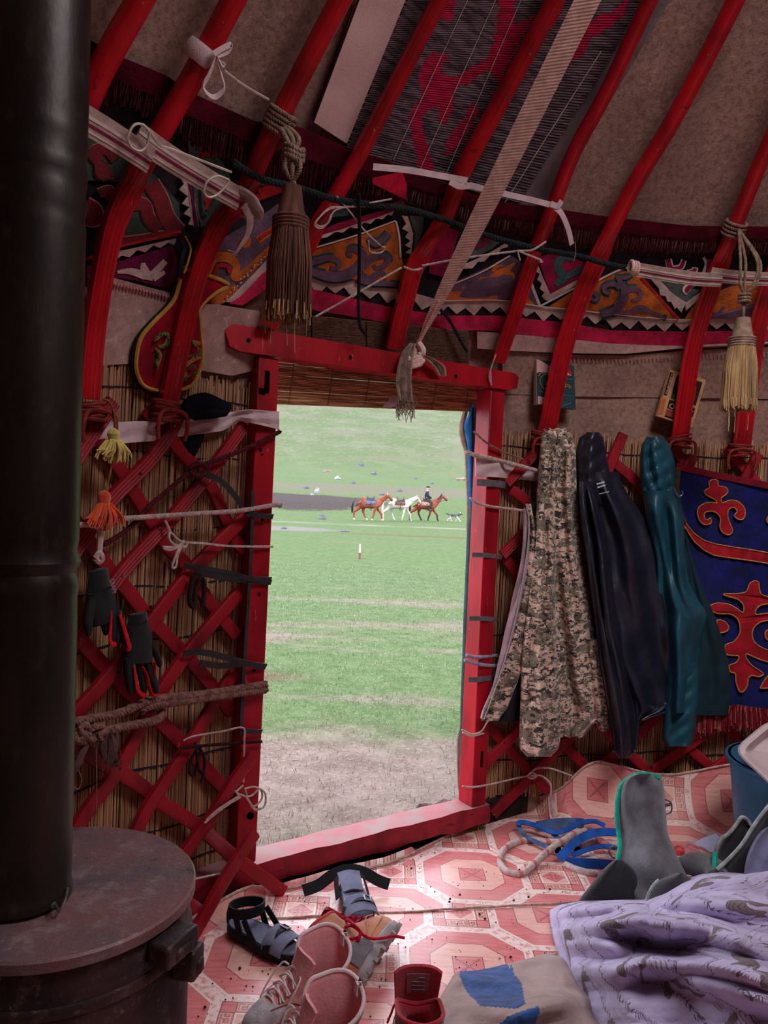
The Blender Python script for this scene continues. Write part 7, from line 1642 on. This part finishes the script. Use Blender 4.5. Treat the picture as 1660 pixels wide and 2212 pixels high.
m=M(); m.tube(cr([at(x,y,2.565) for x,y in ((1545,1862),(1550,1830),(1560,1812),(1578,1798),(1592,1780),(1602,1766),(1612,1768),(1622,1782))],6),.006,7); m.build('pale_edge',GRM,bk)
m=M(); m.tube(cr([at(x,y,2.455) for x,y in ((1550,1878),(1580,1850),(1605,1822),(1625,1790),(1650,1755),(1675,1728))],6),.006,7); m.build('pale_edge',GRM,bk)
puff('silk_lining',simple('grey_silk_lining',(120,120,150),.4,.5,.3,9,.3,16,bd=.02),bk,[(1786,1658,1690),(1800,1640,1700),(1830,1622,1706),(1860,1612,1706),(1900,1606,1706)],2.40,.05,[(3,.012,3)],20,24,seed=43)
m=M(); m.prism([onz(x,y,z) for x,y,z in ((1484,1818,.02),(1500,1822,.025),(1520,1812,.05),(1548,1802,.07),(1556,1812,.06),(1552,1842,.03),(1535,1840,.025),(1518,1830,.02))],V3((0,0,.004))); o=m.build('pale_cloth',simple('pale_lilac_cloth',(190,190,220),.85,.15,.1,20,.2)); tag(o,'pale lilac cloth corner sticking out beside the black jacket','cloth')
m=M(); R=random.Random(2); m.lathe([(0,-.018),(.012,-.016),(.02,-.004),(.019,.008),(.010,.017),(0,.018)],onz(1468,1838,.022),(.3,.2,1),14,wob=lambda a,h:1+.18*math.sin(3*a+h*90)); o=m.build('crumpled_wrapper',simple('red_foil',(214,60,64),.5,.4,.25,60,.5,60)); tag(o,'small crumpled red wrapper on the linoleum beside the grey fleece','wrapper')
m=M(); p=at(1437,1740,2.62); m.tube([p,p+V3((.02,0,.005))],.005,8); m.tube(cr([p+V3((0,0,.02)),p+V3((.02,0,.01)),p+V3((.022,0,-.02)),p+V3((.004,0,-.03))],5),.0025,6); q=m.build('buckle',STEEL); q.parent=gf; q.location=V3(q.location)-V3(gf.location)
# bucket and tray at the right edge
bd_=2.86; bt=at(1730,1640,bd_); bt.z=.40; m=M(); BKT=simple('blue_plastic',(40,98,134),.5,.35,.2,9,.15)
c0=V3((bt.x,bt.y,0)); bkt=thing('bucket','blue plastic bucket standing at the right edge against the linoleum','bucket',c0)
m.lathe([(0,.012),(.185,.010),(.192,.02),(.236,.40),(.243,.405),(.243,.412),(.232,.412),(.186,.03),(0,.026)],c0,n=48); m.build('body',BKT,bkt)
m=M(); m.lathe([(.242,.395),(.252,.398),(.252,.410),(.242,.412)],c0,n=48); m.build('rim',BKT,bkt)
TR=simple('pinkish_white_plastic',(206,184,186),.4,.4,.12,7,.1)
tp=[(1600,1622),(1606,1608),(1624,1592),(1642,1577),(1664,1564),(1740,1540),(1830,1560),(1840,1700),(1780,1760),(1700,1722),(1650,1676),(1612,1640)]
cx0,cy0=1725,1640
def tr(k,dz): return [at(lerp(cx0,x,k),lerp(cy0,y,k),interp([1540,1760],[2.78,2.52],lerp(cy0,y,k))+dz) for x,y in tp]
rings=[cr(tr(1.0,.012),4,True),cr(tr(1.015,.0),4,True),cr(tr(.99,-.012),4,True),cr(tr(.93,-.012),4,True),cr(tr(.89,.02),4,True),cr(tr(.80,.05),4,True),cr(tr(.3,.055),4,True)]
m=M(); K=len(rings[0]); m.add([p for r in rings for p in r],[(i*K+j,i*K+(j+1)%K,(i+1)*K+(j+1)%K,(i+1)*K+j) for i in range(len(rings)-1) for j in range(K)]+[tuple((len(rings)-1)*K+j for j in range(K))]); o=m.build('plastic_tray',TR,ang=50); tag(o,'pinkish white plastic tray leaning across the blue bucket','tray'); md=o.modifiers.new('thickness','SOLIDIFY'); md.thickness=.005
# ================= riders and animals on the meadow =================
def skin(name,V,E,mats,parent,loc,rot=0.0,sub=2,scale=1.0):
    me=bpy.data.meshes.new(name); me.from_pydata([tuple(c*scale for c in v[0]) for v in V],E,[])
    o=bpy.data.objects.new(name,me); COL.objects.link(o); 
    for m in (mats if isinstance(mats,(list,tuple)) else [mats]): me.materials.append(getattr(m,'m',m))
    o.modifiers.new('skin','SKIN'); o.modifiers['skin'].use_smooth_shade=True
    for i,v in enumerate(V): 
        r=v[1]; r=(r,r) if isinstance(r,(int,float)) else r
        me.skin_vertices[0].data[i].radius=(r[0]*scale,r[1]*scale)
    me.skin_vertices[0].data[0].use_root=True
    s=o.modifiers.new('subdiv','SUBSURF'); s.levels=sub; s.render_levels=sub
    if parent: o.parent=parent; o.location=V3(loc)-wloc(parent)
    else: o.location=loc
    o.rotation_euler=(0,0,rot); return o
def coat(name,c,legs=None,socks=None,spots=None):
    m=Mt(name,.6,.3); x,y,z=m.xyz(); n=m.noise(4,4); b=m.mix(n.smooth(.3,.7),c,tuple(q*.82 for q in c))
    if legs: b=m.mix(1-(z+n*.15).smooth(.38,.68),b,legs)
    if socks: b=m.mix((z+n*.06)<.20,b,socks)
    m.base(b); return m
def horse(label,px,hooves,head,ct,mane,tailm,nose=None):
    y0=hit(px,1126); d=ray(px,1126); X=d.x/d.y*y0; loc=V3((X,y0,gz(X,y0)-.0))
    V=[];E=[]
    def v(x,y,z,r): V.append(((x,y,z),r)); return len(V)-1
    def chain(l,start=None):
        p=start
        for q in l:
            i=v(*q)
            if p is not None: E.append((p,i))
            p=i
        return p
    b0=v(-.10,0,1.05,(.30,.34)); b1=chain([(-.40,0,1.10,(.29,.32))],b0); b2=chain([(-.60,0,1.12,(.25,.27))],b1); 
    c1=chain([(.22,0,1.06,(.28,.33))],b0); c2=chain([(.48,0,1.09,(.25,.31))],c1); c3=chain([(.62,0,1.15,(.20,.25))],c2)
    nk=chain([(h[0],0,h[1],h[2]) for h in head['neck']],c3); hd=chain([(h[0],0,h[1],h[2]) for h in head['head']],nk)
    for s_,(hx,fx) in zip((-1,1),((hooves[0],hooves[2]),(hooves[1],hooves[3]))):
        y=s_*.13
        dx=hx+.45
        chain([(-.52,y,.98,.21),(-.42+dx*.30,y,.80,.14),(-.62+dx*.72,y*1.0,.54,.075),(-.56+dx*.86,y,.30,.055),(-.52+dx*.98,y,.13,.05),(-.45+dx,y,.035,.055)],b2)
        dx=fx-.45
        chain([(.47,y,.90,.16),(.45+dx*.28,y,.72,.085),(.47+dx*.66+ (.06 if dx>.2 else 0),y,.44,.066),(.45+dx*.86,y,.24,.052),(.44+dx*.96,y,.12,.046),(.47+dx*1.02,y,.035,.052)],c2)
    root=thing('horse',label,'horse',loc,'horses walking across the meadow')
    skin('body',V,E,ct,root,loc)
    # ears, mane, tail, hooves
    (hx,hz)=head['poll']; m=M()
    for s_ in (-1,1): m.lathe([(.028,0),(.030,.05),(.0,.14)],loc+V3((hx,s_*.06,hz+.02)),(.1,s_*.15,1),8)
    m.build('ear',ct,root)
    m=M(); N=head['neck']; pts=[(.52,1.33)]+[(n[0]-.03,n[1]+n[2][1]*.75) for n in N]+[(hx,hz+.05)]
    P=cr([V3((p[0],0,p[1])) for p in pts],5); R=random.Random(int(px))
    for i in range(90):
        p=P[R.randrange(len(P))]; s_=R.choice((-1,1)); l=R.uniform(.12,.24); m.tube([loc+p+V3((0,s_*.01,.02)),loc+p+V3((-.03,s_*.09,-l*.4)),loc+p+V3((-.05+R.uniform(-.03,.03),s_*.12,-l))],[.014,.014,.004],5)
    m.build('mane',mane,root)
    m=M()
    for i in range(60):
        a=R.uniform(-1,1)*.05; b=R.uniform(-1,1)*.05; e=R.uniform(.42,.62); m.tube(cr([loc+V3((-.80,0,1.22)),loc+V3((-.90,a*.5,1.12)),loc+V3((-.96+b,a,.85)),loc+V3((-.95+b*1.2,a*1.2,e))],4),[.018,.02,.016,.004],5)
    m.build('tail',tailm,root); return loc,root
HEADUP={'neck':[(.82,1.38,(.13,.19)),(.98,1.56,(.10,.15))],'head':[(1.10,1.68,(.09,.12)),(1.24,1.58,(.08,.10)),(1.38,1.44,(.06,.07)),(1.44,1.38,(.05,.055))],'poll':(1.06,1.72)}
HEADMID={'neck':[(.84,1.34,(.13,.19)),(1.02,1.48,(.10,.15))],'head':[(1.14,1.58,(.09,.12)),(1.28,1.46,(.08,.10)),(1.38,1.32,(.06,.07)),(1.42,1.26,(.05,.055))],'poll':(1.10,1.62)}
HEADLOW={'neck':[(.84,1.32,(.13,.19)),(1.05,1.44,(.10,.15))],'head':[(1.20,1.50,(.09,.12)),(1.30,1.36,(.08,.10)),(1.40,1.18,(.06,.07)),(1.44,1.10,(.05,.055))],'poll':(1.16,1.55)}
BAY=coat('chestnut_coat',(150,72,52),None,(186,174,166)); BAY2=coat('bay_coat',(140,62,48),(36,30,32)); WHT=coat('white_coat',(196,188,180)); HAIRK=simple('dark_horsehair',(52,48,50),.8,.2,.3,8,.2); HAIRC=simple('chestnut_horsehair',(150,76,56),.8,.2,.3,8,.2); HAIRW=simple('pale_horsehair',(226,206,194),.8,.2,.15,8,.2)
l1,h1=horse('chestnut horse with white socks and a dark tail, last of the three in line',795,(-.78,-.02,.25,.88),HEADMID,BAY,HAIRC,HAIRK)
l2,h2=horse('white horse led in the middle of the line, carrying an empty saddle',859,(-.85,-.15,.28,.86),HEADLOW,WHT,HAIRW,HAIRW)
l3,h3=horse('brown horse with dark legs at the front of the line, ridden by a person',917,(-.90,-.15,.22,.90),HEADUP,BAY2,HAIRK,HAIRK)
SDK=simple('dark_saddle_leather',(54,48,56),.6,.35,.3,12,.2); SBR=simple('brown_saddle_blanket',(120,84,78),.9,.1,.3,10,.3); SBL2=simple('blue_grey_saddle_blanket',(104,110,140),.9,.1,.3,10,.3); STN=simple('tan_saddle_blanket',(176,140,120),.9,.1,.3,10,.3)
def saddle(loc,label,blanket,x0=.12):
    root=thing('saddle',label,'saddle',loc+V3((x0,0,1.3)),'saddles on the horses')
    def sh(u,v,k=1.0,dz=0,w=.30): a=(u-.5)*PI*1.15*k; return loc+V3((x0+(v-.5)*w*2,.285*math.sin(a)*1.04,1.09+(.295+dz)*math.cos(a)))
    m=M(); m.sheet(lambda u,v:sh(u,v,1.0,.0,.32),14,6,.02); m.build('blanket',blanket,root)
    m=M(); m.sheet(lambda u,v:(lambda q:q+V3((0,0,.03+.13*(2*v-1)**4*max(0,math.cos((u-.5)*PI*1.0)))))(sh(u,v,.62,.0,.22)),14,12,.025); m.build('seat',SDK,root)
    m=M()
    for s_ in (-1,1):
        m.ribbon([loc+V3((x0,s_*.29,1.16)),loc+V3((x0+.02,s_*.33,.95)),loc+V3((x0+.03,s_*.33,.78))],.03,.008,(0,s_,0)); m.tube([loc+V3((x0+.03+.055*math.cos(a),s_*.33,.72+.06*math.sin(a))) for a in [k*PI/6 for k in range(12)]],.008,5,closed=True)
    m.build('stirrup',SDK,root)
    m=M(); m.tube([loc+V3((x0+.02,.285*math.sin(a),1.07+.31*math.cos(a))) for a in [k*PI/12 for k in range(24)]],.014,5,closed=True); m.build('girth',SDK,root); return root
saddle(l1,'dark saddle on a blue grey blanket on the chestnut horse at the back',SBL2); saddle(l2,'dark saddle on a brown blanket on the white horse',SBR); saddle(l3,'saddle under the rider on a tan blanket on the front brown horse',STN,.10)
def bridle(loc,head,label):
    hs=[V3((h[0],0,h[1])) for h in head['head']]; m=M()
    for k,r in ((.35,.115),(1.9,.085),(2.6,.07)):
        i=int(k); p=hs[i].lerp(hs[min(3,i+1)],k-i); T=(hs[min(3,i+1)]-hs[i]).normalized(); u_=V3((-T.z,0,T.x)); m.tube([loc+p+u_*r*1.1*math.cos(a)+V3((0,r*math.sin(a),0)) for a in [q*PI/8 for q in range(16)]],.010,5,closed=True)
    for s_ in (-1,1): m.tube(cr([loc+hs[2]+V3((0,s_*.08,0)),loc+V3((.9,s_*.16,1.30)),loc+V3((.45,s_*.1,1.44))],5),.008,5)
    o=m.build('bridle',SDK); tag(o,label,'bridle','bridles on the horses')
bridle(l1,HEADMID,'dark bridle on the chestnut horse at the back'); bridle(l2,HEADLOW,'dark bridle on the white horse in the middle'); bridle(l3,HEADUP,'dark bridle and reins on the ridden brown horse')
m=M(); m.tube(cr([l2+V3((1.42,.05,1.15)),l2.lerp(l3,.75)+V3((0,-.1,1.05)),l3+V3((-.2,-.2,1.38))],6),.010,5); o=m.build('lead_rope',ROPE_W); tag(o,'lead rope from the white horse to the rider in front','rope')
m=M(); m.tube(cr([l1+V3((1.40,.05,1.30)),l1.lerp(l2,.72)+V3((0,-.1,1.22)),l2+V3((.3,-.2,1.42))],6),.010,5); o=m.build('lead_rope',ROPE_W); tag(o,'lead rope from the chestnut horse to the saddle of the white horse','rope')
# the rider
rl=l3+V3((.12,0,0)); rider=thing('person','person in a dark jacket and cap riding the front brown horse','person',rl+V3((0,0,1.4)))
SKN=simple('skin',(206,150,128),.6,.3,.1,8,.1); JKT=simple('dark_riding_jacket',(46,50,68),.8,.2,.25,8,.3); TRS=simple('dark_trousers',(66,62,66),.85,.15,.25,8,.3); BTS=simple('dark_boots',(40,36,38),.5,.35,.2,8,.2)
def sk(name,parts,mat,sub=2):
    V=[];E=[]
    for ch in parts:
        st=ch[0]; p=st if isinstance(st,int) else None
        for q in (ch[1:] if isinstance(st,int) else ch):
            V.append(((q[0],q[1],q[2]),q[3])); 
            if p is not None: E.append((p,len(V)-1))
            p=len(V)-1
    return skin(name,V,E,mat,rider,rl,0,sub)
arm=lambda s_:[1,(0,s_*.17,1.89,.075),(.06,s_*.24,1.66,.055),(.20,s_*.20,1.54,.045),(.33,s_*.08,1.52,.04)]
leg=lambda s_:[0,(.02,s_*.13,1.42,.11),(.30,s_*.31,1.22,.085),(.20,s_*.35,.95,.06),(.12,s_*.36,.80,.045),(.24,s_*.37,.74,.04)]
sk('body',[[(0,0,1.46,.13),(-.02,0,1.92,.11),(0,0,2.02,.055),(.02,0,2.10,.085),(.03,0,2.19,.085)],arm(-1)+[(.40,-.06,1.52,.035)],arm(1)+[(.40,.06,1.52,.035)],leg(-1),leg(1)],SKN)
sk('jacket',[[(0,0,1.44,.17),(-.03,0,1.68,.17),(-.02,0,1.90,.15),(0,0,1.99,.08)],[2,(0,-.19,1.87,.095),(.06,-.26,1.66,.075),(.20,-.21,1.55,.062),(.29,-.12,1.53,.058)],[2,(0,.19,1.87,.095),(.06,.26,1.66,.075),(.20,.21,1.55,.062),(.29,.12,1.53,.058)]],JKT)
sk('trousers',[[(0,0,1.43,.16)],[0,(.04,-.15,1.40,.13),(.30,-.33,1.22,.105),(.20,-.37,.95,.08)],[0,(.04,.15,1.40,.13),(.30,.33,1.22,.105),(.20,.37,.95,.08)]],TRS)
m=M()
for s_ in (-1,1): m.tube(cr([rl+V3((.21,s_*.365,1.0)),rl+V3((.14,s_*.37,.82)),rl+V3((.16,s_*.37,.74)),rl+V3((.33,s_*.375,.72))],4),[.075,.06,.055,.04],10)
m.build('boots',BTS,rider)
m=M(); c=rl+V3((.03,0,2.20)); m.lathe([(.105,-.01),(.112,.03),(.10,.075),(.05,.10),(0,.105)],c,n=16); m.prism([c+V3((.06,-.08,.0)),c+V3((.20,-.06,-.01)),c+V3((.22,0,-.01)),c+V3((.20,.06,-.01)),c+V3((.06,.08,.0))],V3((0,0,.015))); m.build('cap',JKT,rider)
m=M(); c=rl+V3((.03,0,2.12)); m.lathe([(0,0),(.02,.01),(.012,.03),(0,.035)],c+V3((.085,0,-.01)),(1,0,0),8); m.build('nose',SKN,rider)
# the dog trotting ahead
y0=hit(981,1128); d=ray(981,1128); dl=V3((d.x/d.y*y0,y0,0)); dl.z=gz(dl.x,dl.y)
V=[];E=[]
def v(x,y,z,r,p=None):
    V.append(((x,y,z),r)); 
    if p is not None: E.append((p,len(V)-1))
    return len(V)-1
b=v(-.05,0,.42,(.10,.11)); r_=v(-.28,0,.44,(.09,.10),b); f_=v(.20,0,.42,(.10,.13),b); n_=v(.32,0,.50,(.08,.09),f_); h_=v(.42,0,.56,(.075,.08),n_); z_=v(.52,0,.53,(.045,.045),h_); v(.57,0,.52,(.03,.03),z_)
t_=v(-.38,0,.50,.045,r_); t_=v(-.48,0,.56,.045,t_); v(-.54,0,.50,.02,t_)
for s_,hx,fx in ((-1,-.40,.44),(1,-.12,.12)):
    y=s_*.07; p=v(-.26,y,.34,.065,r_); p=v(-.20+(hx+.28)*.4,y,.25,.045,p); p=v(-.34+(hx+.28)*.8,y,.15,.027,p); v(hx,y,.025,.03,p)
    p=v(.20,y,.30,.055,f_); p=v(.20+(fx-.2)*.6,y,.17,.03,p); v(fx,y,.025,.03,p)
DG=Mt('grey_dog_fur',.9,.1); x,y,z=DG.xyz(); n=DG.noise(9,4); DG.base(DG.mix((z+n*.16).smooth(.36,.52),(206,196,190),DG.mix(n.smooth(.35,.65),(96,92,98),(52,50,56)))); 
dog=thing('dog','grey dog with pale legs trotting ahead of the ridden horse','dog',dl); skin('body',V,E,DG.m,dog,dl)
m=M()
for s_ in (-1,1): m.lathe([(.024,0),(.022,.03),(0,.09)],dl+V3((.40,s_*.045,.61)),(-.1,s_*.2,1),7)
m.build('ear',DG.m,dog)
# ================= daylight through the openings =================
doorc=LJ.lerp(RJ,.5)+Z*.75-DN*.10
area('door_portal',doorc,DN,.95,1.7,1,portal=True)
area('crown_portal',(AX[0],AX[1],3.60),(0,0,-1),1.25,1.25,1,portal=True)
SC_L=bpy.data.lights.new('smoke_hole_daylight','AREA'); SC_L.shape='DISK'; SC_L.size=1.15; SC_L.energy=25; SC_L.color=(1,.93,.95)
o=bpy.data.objects.new('smoke_hole_daylight',SC_L); COL.objects.link(o); o.location=(AX[0],AX[1],3.57)
sc.cycles.max_bounces=6; sc.cycles.diffuse_bounces=4; sc.cycles.glossy_bounces=2; sc.cycles.adaptive_threshold=.03; sc.cycles.sample_clamp_indirect=6
